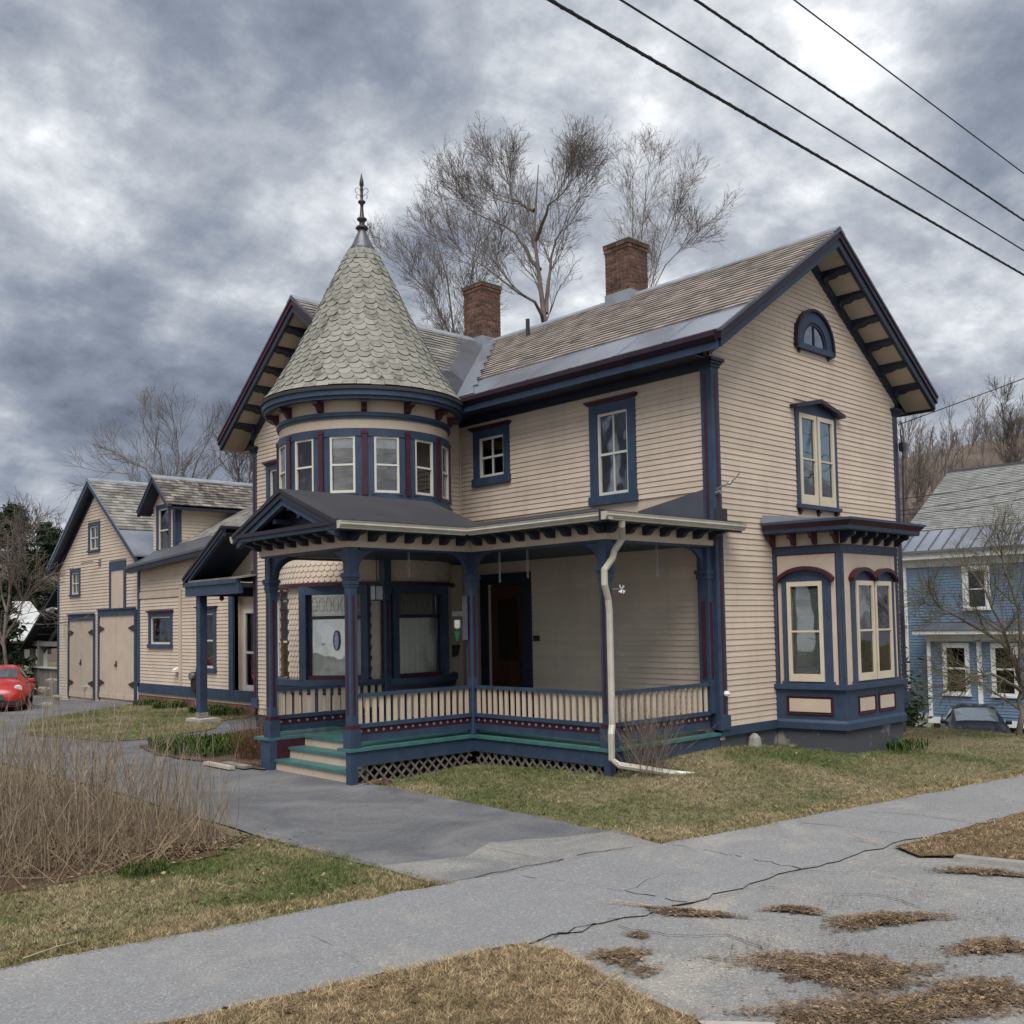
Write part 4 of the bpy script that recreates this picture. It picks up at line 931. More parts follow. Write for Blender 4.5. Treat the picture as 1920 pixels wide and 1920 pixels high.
# downspout: kinked square tube
dsp = [(-2.60, -0.33, 3.66), (-2.60, -0.33, 3.58), (-2.40, -0.16, 3.42), (-2.46, -0.06, 3.25), (-2.50, -0.06, 3.15), (-2.70, -0.08, 2.98), (-2.70, -0.08, 2.78), (-2.60, -0.05, 2.58), (-2.58, -0.05, 2.4), (-2.58, -0.05, 0.86), (-2.66, -0.10, 0.74), (-2.66, -0.10, 0.40), (-2.60, -0.18, 0.32), (-1.95, -0.65, 0.17)]
ds = MB().tube(dsp, 0.048, 8).build('downspout', CREAMG, gutter); 
MB().tube([(-1.97, -0.63, 0.172), (-1.62, -0.86, 0.12)], [0.05, 0.052], 10, cap=False).build('downspout_end', WPLAST, gutter)
# ================================================================== connecting ell
EL = thing('rear_ell', 'low cream connecting wing with shed roof, gabled dormer and side entrance hood', 'house wing', (-0.1, 17, 0))
EF = fr_x(-0.1); EY0, EY1 = 11.62, 21.62
o1, c1_, _ = window(EF, -20.85, -19.17, 1.72, 2.80, EL, cw=0.14, chead=0.15, csill=0.10, sash=WHITE, cover='curtain', split=0.02)
o2, c2_, _ = window(EF, -17.55, -16.42, 1.07, 2.85, EL, cw=0.17, chead=0.16, csill=0.10, sash=WHITE, style='1/1', cover='shade')
rec = (-15.45, -14.0, 0.50, 3.25)
wall(EF, -EY1, -EY0, 0.25, 4.25, [o1, o2, rec], EL, 'wall', n1=0.0)
zs = lambda u: 0.0
boards(EF, -21.55, -15.62, 0.62, 4.25, [c1_, c2_, (-18.72, -18.56, 0, 3.5), (-21.55, -18.56, 3.22, 3.42)], None, EL, parts=False, expo=0.098)
boards(EF, -15.62, -EY0, 3.28, 4.4, [], None, EL, parts=False, expo=0.098)
MB().fb(EF, -18.72, -18.58, 0, 0.045, 0.35, 3.42).fb(EF, -21.6, -18.72, 0, 0.04, 3.22, 3.42).build('cream_batten', CREAMP, EL)
MB().fb(EF, -21.6, -14.0, 0, 0.05, 0.34, 0.62).build('water_table', BLUE, EL)
MB().fb(EF, -21.6, -14.0, -0.2, -0.02, -0.3, 0.36).build('brick_foundation', BRICKF, EL)
MB().fb(EF, -21.64, -21.5, 0, 0.05, 0.5, 4.2).build('corner_board', BLUE, EL); MB().fb(EF, -15.66, -15.42, 0, 0.06, 0.5, 3.3).fb(EF, -15.42, -14.0, 0, 0.055, 3.15, 3.3).build('entry_frame', BLUE, EL)
# recessed side entry
MB().box(-0.1, 0.9, 15.45, 15.5, 0.3, 3.3).box(0.12, 0.2, 13.5, 15.45, 0.3, 3.3).build('recess_wall', CREAMP, EL)
MB().box(-0.1, 0.9, 14.0, 15.45, 0.40, 0.48).build('threshold', BLUE, EL)
DF = fr_x(0.12)
sdr = MB().fb(DF, -15.25, -15.15, 0, 0.05, 0.5, 2.75).fb(DF, -14.3, -14.2, 0, 0.05, 0.5, 2.75).fb(DF, -15.15, -14.3, 0, 0.05, 2.65, 2.75).fb(DF, -15.15, -14.3, 0, 0.04, 0.5, 0.75).fb(DF, -15.15, -14.3, 0, 0.04, 1.58, 1.64).build('storm_door', WHITE, EL)
MB().fb(DF, -15.15, -14.3, 0.005, 0.01, 0.75, 2.65).build('pane', GLASSD, sdr); MB().fb(DF, -15.15, -14.3, 0.0, 0.003, 0.75, 2.65).build('dark_backing', DARK, sdr)
# roof: single slope rising away from the drive, eave lower at the far end
er = MB()
za, zb_ = 4.18, 4.56
def ez(x, y): return (za+0.05+(x+0.5)/4.7*(6.92-za-0.05))*(y-11.7)/10+(zb_+0.17+(x+0.5)/4.7*(7.12-zb_-0.17))*(21.7-y)/10
for x0, x1, y0, y1 in ((-0.50, 0.45, 11.7, 21.7), (0.45, 4.2, 11.7, 20.9)):
    q = [(x0, y1), (x0, y0), (x1, y0), (x1, y1)]; er.hexa([(a, b, ez(a, b)-0.07) for a, b in q]+[(a, b, ez(a, b)) for a, b in q])
eroof = er.build('roof', METALD, EL)
MB().hexa([(-0.48, 21.68, za-0.16), (-0.48, 11.7, zb_-0.02), (-0.30, 11.7, zb_-0.02), (-0.30, 21.68, za-0.16), (-0.48, 21.68, za-0.02), (-0.48, 11.7, zb_+0.1), (-0.30, 11.7, zb_+0.14), (-0.30, 21.68, za+0.05)]).build('eave_cornice', DBLUE, eroof)
# slates on the upper slope
esl = MB(); rg = random.Random(8)
r_ = 0; x = 0.45
while x < 4.1:
    y = 11.7-(0.12 if r_ % 2 else 0)
    while y < 21.6:
        w_ = rg.uniform(0.2, 0.3); a, b = y, y+w_-0.006; y += w_
        if 19.95 < (a+b)/2: continue
        j = rg.uniform(-0.01, 0.01)
        esl.hexa([(x+0.17, a, ez(x+0.17, a)+0.004), (x+0.17, b, ez(x+0.17, b)+0.004), (x-0.0+j, b, ez(x, b)+0.004), (x-0.0+j, a, ez(x, a)+0.004), (x+0.17, a, ez(x+0.17, a)+0.01), (x+0.17, b, ez(x+0.17, b)+0.01), (x+j, b, ez(x, b)+0.026), (x+j, a, ez(x, a)+0.026)])
    x += 0.15; r_ += 1
esl.build('roof_slates', SLATEG, eroof, kind='stuff', recalc=False)
# dormer
DX = 0.4; DY0, DY1 = 20.05, 21.68; DMF = fr_x(DX)
od, cdm, _ = window(DMF, -21.42, -20.40, 4.62, 6.16, EL, cw=0.13, sash=WHITE, hood=None, cover='curtain')
dm = wall(DMF, -DY1, -DY0, 4.4, 6.2, [od], EL, 'dormer_wall')
DRf = Gable('x', 20.88, 1.16, 6.02, 7.02)
MB().fprism(DMF, [(-DY1, 6.2), (-DY0, 6.2), (-20.88, 6.9)], -0.1, 0.0).build('dormer_peak', CREAMP, dm)
boards(DMF, -DY1+0.02, -DY0-0.1, 4.5, 6.75, [cdm], lambda z: (-DY1, -DY0) if z < 6.15 else (-20.88-(6.8-z)*1.1, -20.88+(6.8-z)*1.1), dm, parts=False, expo=0.098)
MB().fb(DMF, -DY0-0.16, -DY0+0.02, 0, 0.04, 4.4, 6.2).build('corner_board', BLUE, dm)
DSF = fr_y(DY0); wall(DSF, DX, 3.4, 4.3, 6.2, [], dm, 'dormer_cheek'); boards(DSF, DX+0.14, 3.4, 4.5, 6.05, [], None, dm, parts=False, expo=0.098)
MB().fb(DSF, DX, DX+0.15, 0, 0.04, 4.4, 6.1).fb(DSF, DX+0.15, 3.4, 0, 0.04, 6.02, 6.15).build('cheek_trim', BLUE, dm)
d_ = MB()
for s in (-1, 1): DRf.band(d_, s, 0.0, -0.05, DX-0.42, 4.0)
drf = d_.build('dormer_roof', METALD, dm)
d_ = MB()
for s in (-1, 1): DRf.band(d_, s, -0.05, -0.20, DX-0.40, DX-0.30, s_out=1.14)
d_.build('rake_board', DBLUE, drf)
d_ = MB()
for s in (-1, 1): DRf.band(d_, s, -0.16, -0.18, DX-0.30, DX+0.05, s_out=1.12)
d_.box(DX-0.3, 3.5, 19.72, 19.78, 5.88, 6.02).build('soffit', DBLUE, drf)
d_ = MB(); DRf.slates(d_, -1, DX-0.40, 3.9, 0.06, 1.16, seed=12, w=0.22, expo=0.14); DRf.slates(d_, 1, DX-0.40, 3.9, 0.06, 1.16, seed=13, w=0.22, expo=0.14)
d_.build('roof_slates', mat('lichened_slate', (0.13, 0.115, 0.10), 0.75, 0.5, 5, island=1.2, bump=0.2), drf, kind='stuff', recalc=False)
d_ = MB()
for s in (-1, 1): DRf.band(d_, s, 0.04, 0.012, DX-0.42, 4.0, s_out=0.12)
d_.build('ridge_cap', LEAD, drf)
# entrance hood between ell and house
HG = Gable('x', 12.35, 2.05, 3.52, 4.66)
hd = MB()
for s in (1,): HG.band(hd, s, 0.0, -0.06, -2.05, 0.2)
hd_ = hd.build('hood_roof', ASPHR, EL)
h2 = MB(); HG.band(h2, 1, -0.06, -0.17, -2.03, -1.92, s_out=2.03); h2.build('hood_rake', DBLUE, hd_)
h2 = MB(); HG.band(h2, 1, -0.17, -0.24, -2.0, -1.92, s_out=1.95); h2.build('hood_rake_trim', BLUE, hd_)
h2 = MB(); HG.band(h2, 1, -0.16, -0.19, -1.92, -0.9, s_out=1.9); h2.build('hood_soffit', DBLUE, hd_)
HF = fr_x(-0.95)
MB().fprism(HF, [(-14.2, 3.42), (-11.7, 3.42), (-11.7, 4.7), (-12.4, 4.6)], -0.05, 0.0).build('hood_gable_wall', CREAMP, hd_)
boards(HF, -14.0, -11.62, 3.45, 4.55, [], lambda z: (-14.0+(z-3.45)*1.55, -11.62), hd_, parts=False, expo=0.098)
MB().hexa([(-2.0, 11.45, 3.40), (-2.0, 14.38, 3.40), (-0.95, 14.3, 3.52), (-0.95, 11.45, 3.56), (-2.0, 11.45, 3.44), (-2.0, 14.40, 3.44), (-0.95, 14.3, 3.56), (-0.95, 11.45, 3.60)]).build('pent_shingles', SLATEG, hd_)
MB().box(-2.02, -1.90, 11.7, 14.42, 3.30, 3.40).box(-1.98, -1.86, 11.65, 14.36, 3.06, 3.30).box(-1.86, -0.1, 14.0, 14.12, 3.06, 3.36).box(-1.9, -0.1, 11.7, 14.0, 3.28, 3.30).build('hood_beam', BLUE, hd_)
hpst = MB().box(-1.90, -1.70, 13.75, 13.95, 0.10, 3.06).build('hood_post', BLUE, EL); bevel(hpst, 0.012)
MB().box(-1.91, -1.69, 13.74, 13.96, 0.10, 0.24).build('post_shoe', WOODG, hpst)
MB().box(-2.05, -1.50, 13.45, 14.2, -0.05, 0.10).build('post_footing', CONC, hpst)
# meter, cable and vent on the wall
mt = thing('charging_unit', 'black wall mounted cable unit with round grey dial beside the hood post', 'meter', (-0.2, 17.65, 1.0))
MB().box(-0.22, -0.10, 17.5, 17.8, 0.55, 1.05).build('housing', BLACKP, mt)
MB().tube([(-0.22, 17.66, 0.93), (-0.30, 17.66, 0.93)], 0.11, 16).build('dial', STEEL, mt)
MB().tube([(-0.18, 17.6, 0.56), (-0.2, 17.55, 0.3), (-0.25, 17.4, 0.1), (-0.5, 17.2, 0.03)], 0.018, 6).build('cable', BLACKP, mt)
MB().prism([(-0.13, 18.75, 1.15), (-0.26, 18.75, 1.08), (-0.26, 18.75, 1.02), (-0.13, 18.75, 1.02)], (0, 0.18, 0)).build('dryer_vent', WPLAST, None, 'small white plastic vent flap low on the ell wall', 'vent')
MB().lathe((-1.6, 13.2), [(0.0, 2.92), (0.05, 2.95), (0.06, 3.0), (0.03, 3.05), (0.006, 3.06), (0.006, 3.3)], 10).build('hanging_bell', IRON, None, 'small dark bell hanging under the entrance hood', 'bell')
# rear block seen between ell and wing
rb = MB().box(0.9, 1.1, 12.1, 13.1, 3.0, 6.0).build('rear_block_wall', CREAMP, EL)
boards(fr_x(0.9), -13.1, -12.1, 4.9, 6.3, [], None, rb, parts=False, expo=0.098)
MB().fb(fr_x(0.9), -13.12, -12.98, 0, 0.05, 4.5, 6.1).build('corner_board', BLUE, rb)
MB().prism([(0.4, 13.5, 5.75), (0.4, 12.0, 6.9), (0.4, 12.0, 6.65), (0.4, 13.45, 5.58)], (1.5, 0, 0)).build('rear_block_rake', DBLUE, rb)
# ================================================================== barn
BN = thing('barn', 'cream clapboard barn with two pairs of tall double doors and steep gable', 'barn', (0, 25.3, 0))
BF = fr_x(0.0); BY0, BY1 = 21.65, 29.0
BR = Gable('x', 25.36, 3.95, 4.60, 7.42)
ob1, cb1, _ = window(BF, -26.07, -25.0, 4.97, 5.98, BN, cw=0.13, chead=0.13, style='v', hood=None, sash=WHITE, cover='curtain')
ob2, cb2, _ = window(BF, -27.79, -26.80, 3.50, 4.46, BN, cw=0.13, chead=0.13, style='v', hood=None, sash=WHITE)
wall(BF, -BY1, -BY0, -0.5, 4.5, [ob2], BN, 'wall'); 
wall(BF, -28.6, -22.1, 4.5, 4.97, [], BN, 'wall'); wall(BF, -26.07, -25.0, 5.98, 6.7, [], BN, 'wall')
MB().fprism(BF, [(-28.6, 4.97), (-26.07, 4.97), (-26.07, 6.7)], -0.12, 0).fprism(BF, [(-25.0, 4.97), (-22.1, 4.97), (-25.0, 6.85)], -0.12, 0).fprism(BF, [(-26.0, 6.7), (-24.7, 6.7), (-25.36, 7.3)], -0.12, 0).box(0.3, 7, 28.9, 29.0, -0.5, 4.5).box(0.5, 0.6, BY0, BY1, -0.5, 4.3).build('peak_wall', DARK, BN)
dz = (-27.95, -21.95, -0.3, 2.82); hay = (-24.17, -22.81, 2.82, 4.53)
boards(BF, -BY1+0.05, -BY0-0.05, -0.35, 7.2, [cb1, cb2, hay, (-27.93, -25.35, -1, 2.80), (-25.15, -21.7, -1, 2.86)], lambda z: (-BY1, -BY0) if z < 4.5 else (-25.36-(7.2-z)*1.40, -25.36+(7.2-z)*1.40), BN, parts=False, expo=0.105)
MB().fb(BF, -BY1-0.02, -BY1+0.12, 0, 0.05, -0.4, 4.6).build('corner_board', BLUE, BN); MB().fb(BF, -BY0-0.12, -BY0+0.02, 0, 0.05, -0.2, 4.6).build('corner_board', BLUE, BN)
hl_ = MB().fb(BF, -24.17, -24.02, 0, 0.05, 2.86, 4.53).fb(BF, -22.98, -22.81, 0, 0.05, 2.86, 4.53).fb(BF, -24.02, -22.98, 0, 0.05, 4.22, 4.53).build('hayloft_door', BLUE, BN)
for i in range(5): MB().fb(BF, -24.02+i*0.208, -24.02+(i+1)*0.208-0.005, 0.005, 0.03, 2.86, 4.22).build('door_plank', CREAMP, hl_)
for a, b, zb0_, ztp in ((-27.93, -25.42, -0.10, 2.62), (-25.12, -22.0, -0.02, 2.74)):
    db = MB().fb(BF, a, a+0.12, 0, 0.06, zb0_, ztp+0.2).fb(BF, b-0.12, b, 0, 0.06, zb0_, ztp+0.2).fb(BF, a+0.12, b-0.12, 0, 0.07, ztp, ztp+0.2).fb(BF, a+0.05, b-0.05, 0, 0.12, ztp+0.2, ztp+0.24).build('double_door', BLUE, BN)
    n = 14; aa, bb = a+0.13, b-0.13
    for i in range(n):
        g_ = 0.018 if i == n//2 else 0.004
        MB().fb(BF, aa+(bb-aa)*i/n+g_, aa+(bb-aa)*(i+1)/n-0.002, 0.0, 0.035, zb0_+0.05, ztp).build('door_plank', CREAMP, db)
    MB().fb(BF, aa, (aa+bb)/2-0.02, 0.035, 0.05, zb0_+0.05, zb0_+0.2).fb(BF, (aa+bb)/2+0.02, bb, 0.035, 0.05, zb0_+0.05, zb0_+0.2).build('kick_rail', CREAMP, db)
    for s, e in ((1, aa), (-1, bb)):
        for zz in (zb0_+0.55, ztp-0.42): MB().fprism(BF, [(e-s*0.06, zz-0.11), (e+s*0.06, zz-0.10), (e+s*0.42, zz-0.01), (e+s*0.42, zz+0.02), (e+s*0.06, zz+0.10), (e-s*0.06, zz+0.11)], 0.05, 0.065).build('strap_hinge', IRON, db)
    MB().fb(BF, (aa+bb)/2-0.10, (aa+bb)/2+0.04, 0.036, 0.07, 1.08, 1.16).fb(BF, (aa+bb)/2-0.04, (aa+bb)/2+0.03, 0.036, 0.06, 1.14, 1.26).build('door_latch', IRON, db)
MB().fb(BF, -25.42, -25.12, 0.0, 0.015, -0.2, 2.8).build('door_mullion', CREAM, BN)
d_ = MB()
for s in (-1, 1): BR.band(d_, s, 0.0, -0.06, -0.34, 8.0)
brf = d_.build('roof', METAL, BN)
d_ = MB()
for s in (-1, 1): BR.band(d_, s, -0.06, -0.24, -0.32, -0.24, s_out=3.93)
d_.build('rake_board', BLUE, brf)
d_ = MB()
for s in (-1, 1): BR.band(d_, s, -0.20, -0.22, -0.24, 0.06, s_out=3.90); BR.band(d_, s, -0.22, -0.45, -0.045, 0.0, s_out=3.6)
d_.build('soffit', DBLUE, brf)
d_ = MB(); BR.slates(d_, -1, -0.33, 7.0, 0.08, 2.72, seed=21, w=0.26, expo=0.19); BR.slates(d_, 1, -0.33, 2.0, 0.08, 3.95, seed=22, w=0.3, expo=0.2)
d_.build('roof_slates', SLATEG, brf, kind='stuff', recalc=False)
d_ = MB()
for s in (-1, 1): BR.band(d_, s, 0.045, 0.018, -0.34, 8.0, s_out=0.16)
d_.build('ridge_cap', LEAD, brf)
lp = thing('barn_arm_lamp', 'thin horizontal arm lamp fixed to the barn gable under the small window', 'lamp', (-0.05, 25.4, 4.55))
MB().tube([(-0.02, 25.0, 4.58), (-0.2, 25.1, 4.60), (-0.3, 25.9, 4.57)], 0.02, 6).build('arm', STEEL, lp); MB().box(-0.06, 0.0, 24.92, 25.08, 4.46, 4.68).build('bracket', STEEL, lp)
# ================================================================== lean-to shed left of the barn
SD = thing('lean_to_shed', 'open grey wooden lean-to shed against the far side of the barn', 'shed', (1.5, 31.5, -0.3))
sr = MB().hexa([(0.1, 29.1, 4.1), (0.1, 33.6, 1.55), (6, 33.6, 1.55), (6, 29.1, 4.1), (0.1, 29.1, 4.2), (0.1, 33.7, 1.62), (6, 33.7, 1.62), (6, 29.1, 4.2)]).build('roof', ASPHR, SD)
for i in range(9): 
    y = 29.4+i*0.5; z = 4.1-(y-29.1)/4.5*2.55; MB().box(0.4, 6, y, y+0.24, z-0.10, z-0.06).build('roof_board', WOODG, SD)
for x_ in (0.9, 2.6, 4.4): MB().hexa([(x_, 29.1, 3.85), (x_, 33.5, 1.36), (x_+0.08, 33.5, 1.36), (x_+0.08, 29.1, 3.85), (x_, 29.1, 4.02), (x_, 33.5, 1.53), (x_+0.08, 33.5, 1.53), (x_+0.08, 29.1, 4.02)]).build('rafter', WOODG, SD)
for y_ in (32.4, 33.3): MB().box(0.4, 0.58, y_, y_+0.16, -0.4, 1.9 if y_ < 33 else 1.6).build('post', WOODG, SD)
MB().box(0.42, 0.56, 29.0, 33.4, 1.68, 1.86).build('beam', WOODG, SD)
for i in range(26): MB().box(0.45, 0.48, 29.05+i*0.165, 29.05+i*0.165+0.14, -0.35, 0.83+rng.uniform(-0.01, 0.01)).build('fence_board', WOODG, SD)
MB().box(0.36, 0.60, 29.0, 33.4, 0.83, 0.88).build('counter_top', mat('pale_plank', (0.42, 0.41, 0.38), 0.7, 0.1, 4), SD)
cs = MB()
for i in range(18): cs.hexa([(3.0, 29.0, 0.7+i*0.09), (3.0, 33.4, 0.7+i*0.09), (3.02, 33.4, 0.7+i*0.09), (3.02, 29.0, 0.7+i*0.09), (2.99, 29.0, 0.785+i*0.09), (2.99, 33.4, 0.785+i*0.09), (3.02, 33.4, 0.785+i*0.09), (3.02, 29.0, 0.785+i*0.09)])
cs.build('back_siding', mat('pale_grey_siding', (0.36, 0.38, 0.37), 0.7, 0.06, 3), SD, kind='stuff')
MB().box(3.02, 3.1, 29.0, 33.5, -0.4, 2.4).build('back_wall', WOODG, SD)
MB().box(0.40, 0.62, 29.4, 30.3, 0.88, 1.12).build('storage_box', BLACKP, None, 'low black storage box on the lean-to shed counter', 'box')
MB().tube([(0.05, 29.08, 3.05), (-0.15, 29.2, 3.1)], 0.05, 8).tube([(-0.15, 29.15, 3.1), (-0.3, 29.3, 3.0)], [0.06, 0.1], 10).tube([(-0.15, 29.2, 3.1), (-0.25, 29.0, 3.0)], [0.06, 0.1], 10).build('floodlight', STEEL, None, 'twin floodlight on the barn corner above the lean-to shed', 'lamp')
# ================================================================== ground
def ss(a, b, x): 
    t = np.clip((np.asarray(x, float)-a)/(b-a), 0, 1); return t*t*(3-2*t)
def gh(x, y):
    x = np.asarray(x, float); y = np.asarray(y, float)
    b = 0.30*np.exp(-((x+0.4)**2+(y-0.3)**2)/(2*1.9**2))*ss(-4.4, -3.2, x)*ss(-2.9, -1.6, y)
    d = -2.0*ss(6.4, 17.5, x)-0.22*ss(20.5, 29, y)*ss(-12, -2, x)*(1-ss(3, 9, x))
    return b+d
def mat_ground(name, straw, green, soil, sc, gl=0.50, gh_=0.62):
    global nt
    m = bpy.data.materials.new(name); m.use_nodes = True; old = nt; nt = m.node_tree
    b = nt.nodes['Principled BSDF']; b.inputs['Roughness'].default_value = 0.9; b.inputs['Specular IOR Level'].default_value = 0.15
    g = N('ShaderNodeNewGeometry')
    n1 = N('ShaderNodeTexNoise'); LK(g.outputs['Position'], n1.inputs['Vector']); n1.inputs['Scale'].default_value = sc; n1.inputs['Detail'].default_value = 5; n1.inputs['Roughness'].default_value = 0.6
    n2 = N('ShaderNodeTexNoise'); LK(g.outputs['Position'], n2.inputs['Vector']); n2.inputs['Scale'].default_value = 14; n2.inputs['Detail'].default_value = 4
    c1 = ramp(n1.outputs['Fac'], [(gl, straw), (gh_, green)]); k = ramp(n2.outputs['Fac'], [(0.35, (0.5, 0.5, 0.5)), (0.7, (1.15, 1.15, 1.15))])
    v = N('ShaderNodeVectorMath'); v.operation = 'MULTIPLY'; LK(c1, v.inputs[0]); LK(k, v.inputs[1])
    isl = math_('ADD', math_('MULTIPLY', g.outputs['Random Per Island'], 0.9), 0.55)
    v2 = N('ShaderNodeVectorMath'); v2.operation = 'SCALE'; LK(v.outputs[0], v2.inputs[0])
    if soil: v2.inputs['Scale'].default_value = soil
    else: LK(isl, v2.inputs['Scale'])
    LK(v2.outputs[0], b.inputs['Base Color']); nt = old; return m
STRAW, GREEN = (0.30, 0.25, 0.155), (0.105, 0.130, 0.048)
GROUND = mat_ground('turf', STRAW, GREEN, 0.62, 0.42)
BLADES = mat_ground('grass_blades', (0.37, 0.305, 0.18), (0.125, 0.160, 0.052), None, 0.55, 0.38, 0.55)
DRYB = mat_ground('dry_grass_blades', (0.41, 0.31, 0.185), (0.30, 0.235, 0.13), None, 0.8)
DRYG = mat_ground('dry_turf', (0.18, 0.12, 0.065), (0.14, 0.10, 0.05), 0.7, 0.8)
LUSH = mat_ground('fresh_green_leaves', (0.050, 0.085, 0.022), (0.080, 0.118, 0.034), None, 1.5)
SOIL = mat('garden_soil', (0.075, 0.045, 0.028), 0.95, 0.4, 5, bump=0.5, bscale=30)
def pave_mat(name, base, dust, dlo, dhi, grain=0.35, agg=0.5, blot=0.25, rough=0.85):
    global nt
    m = bpy.data.materials.new(name); m.use_nodes = True; old = nt; nt = m.node_tree
    b = nt.nodes['Principled BSDF']; b.inputs['Roughness'].default_value = rough; b.inputs['Specular IOR Level'].default_value = 0.25
    g = N('ShaderNodeNewGeometry')
    def nz(sc, det, ro=0.6, dist=0.0):
        n = N('ShaderNodeTexNoise'); LK(g.outputs['Position'], n.inputs['Vector']); n.inputs['Scale'].default_value = sc; n.inputs['Detail'].default_value = det; n.inputs['Roughness'].default_value = ro; n.inputs['Distortion'].default_value = dist; return n.outputs['Fac']
    big_, mid_, fine_ = nz(0.55, 6, 0.65, 0.4), nz(3.5, 6, 0.7), nz(75, 3, 0.7)
    vo = N('ShaderNodeTexVoronoi'); LK(g.outputs['Position'], vo.inputs['Vector']); vo.inputs['Scale'].default_value = 85
    sp_ = N('ShaderNodeSeparateColor'); LK(vo.outputs['Color'], sp_.inputs[0])
    f = math_('ADD', 1-blot*0.5-grain*0.5, math_('ADD', math_('MULTIPLY', big_, blot), math_('MULTIPLY', fine_, grain)))
    f = math_('MULTIPLY', f, math_('ADD', 1-0.15, math_('MULTIPLY', mid_, 0.3)))
    f = math_('ADD', f, math_('MULTIPLY', math_('POWER', sp_.outputs[0], 9.0), agg))
    f = math_('SUBTRACT', f, math_('MULTIPLY', math_('POWER', sp_.outputs[1], 7.0), 0.35*agg+0.1))
    dm_ = nz(0.8, 8, 0.62, 0.8); dr_ = ramp(dm_, [(dlo, (0, 0, 0)), (dhi, (0.75, 0.75, 0.75))])
    mx_ = N('ShaderNodeMix', data_type='RGBA'); LK(dr_, mx_.inputs[0]); mx_.inputs[6].default_value = (*base, 1); mx_.inputs[7].default_value = (*dust, 1)
    v = N('ShaderNodeVectorMath'); v.operation = 'SCALE'; LK(mx_.outputs[2], v.inputs[0]); LK(f, v.inputs['Scale']); LK(v.outputs[0], b.inputs['Base Color'])
    bp = N('ShaderNodeBump'); bp.inputs['Strength'].default_value = 0.5; bp.inputs['Distance'].default_value = 0.006; LK(math_('ADD', fine_, math_('MULTIPLY', vo.outputs['Distance'], 0.8)), bp.inputs['Height']); LK(bp.outputs[0], b.inputs['Normal'])
    nt = old; return m
ASPH = pave_mat('driveway_asphalt', (0.092, 0.094, 0.102), (0.175, 0.175, 0.176), 0.40, 0.68, 0.45, 0.5, 0.5)
PAVE = pave_mat('sidewalk_asphalt', (0.195, 0.197, 0.200), (0.28, 0.268, 0.24), 0.55, 0.72, 0.45, 0.6, 0.25)
APRON = pave_mat('worn_road_asphalt', (0.190, 0.190, 0.188), (0.30, 0.275, 0.235), 0.48, 0.66, 0.5, 0.7, 0.35)
CRACK = mat('crack_dark', (0.022, 0.02, 0.018), 0.95, 0.3, 30)
xs = np.unique(np.concatenate([np.linspace(-60, -14, 24), np.linspace(-14, 24, 150), np.linspace(24, 420, 60)])); ys = np.unique(np.concatenate([np.linspace(-60, -9, 20), np.linspace(-9, 34, 150), np.linspace(34, 420, 60)]))
X, Y = np.meshgrid(xs, ys, indexing='ij'); Zg = gh(X, Y)-0.012
V = np.stack([X, Y, Zg], -1).reshape(-1, 3); ny = len(ys); I = (np.arange(len(xs)-1)[:, None]*ny+np.arange(ny-1)[None]).ravel()
nparr_mesh('ground', V, np.stack([I, I+ny, I+ny+1, I+1], 1), GROUND, kind='structure').data.shade_smooth()
def patch(name, poly, lift, material, kind='structure', cuts=3, drape=True):
    me = bpy.data.meshes.new(name); bm = bmesh.new(); f = bm.faces.new([bm.verts.new((x, y, 0)) for x, y in poly])
    bmesh.ops.triangulate(bm, faces=[f])
    for _ in range(cuts):
        es = [e for e in bm.edges if e.calc_length() > 0.9]
        if es: bmesh.ops.subdivide_edges(bm, edges=es, cuts=1)
    bmesh.ops.triangulate(bm, faces=bm.faces)
    for v in bm.verts: v.co.z = (float(gh(v.co.x, v.co.y)) if drape else 0)+lift
    bmesh.ops.recalc_face_normals(bm, faces=bm.faces); 
    for fc in bm.faces:
        if fc.normal.z < 0: fc.normal_flip()
    bm.to_mesh(me); bm.free(); me.materials.append(material); return put(name, me, kind=kind)
def wob(pts, amp, step=0.25, seed=0, closed=False):
    r_ = random.Random(seed); out = []
    P = pts+[pts[0]] if closed else pts
    for (x0, y0), (x1, y1) in zip(P, P[1:]):
        n = max(1, int(math.hypot(x1-x0, y1-y0)/step))
        for i in range(n): t = i/n; out.append((x0+(x1-x0)*t+(r_.uniform(-amp, amp) if i else 0), y0+(y1-y0)*t+(r_.uniform(-amp, amp) if i else 0)))
    if not closed: out.append(P[-1])
    return out
drive = [(-7.42, -2.27), (-4.88, -2.70), (-4.68, -0.6), (-4.60, 1.9), (-4.55, 5.2), (-4.45, 10.0), (-1.62, 11.3), (-0.1, 14.0), (-0.1, 21.6), (0.0, 29.2), (0.2, 34), (-9.5, 34), (-8.6, 20), (-7.5, 9.8), (-7.36, 5.4), (-7.5, 0.8)]
patch('driveway', wob(drive, 0.025, 0.3, 1, True), 0.008, ASPH, cuts=4)
MOUTH = pave_mat('worn_mouth_asphalt', (0.145, 0.147, 0.15), (0.25, 0.24, 0.215), 0.42, 0.62, 0.5, 0.6, 0.45)
patch('driveway_mouth', wob([(-7.44, -2.3), (-4.9, -2.74), (-4.72, -1.9), (-5.3, -1.75), (-6.0, -1.35), (-6.6, -1.65), (-7.42, -1.3)], 0.025, 0.14, 71, True), 0.0115, MOUTH, cuts=2)
sw_in = [(-16.0, -0.95), (-10.86, -1.79), (-7.42, -2.29), (-4.9, -2.72), (1.89, -3.75), (12, -5.3)]; sw_out = [(12, -7.0), (-0.87, -4.74), (-3.49, -4.42), (-4.86, -4.28), (-6.4, -4.22), (-8.10, -3.96), (-10.39, -3.53), (-16.0, -2.65)]
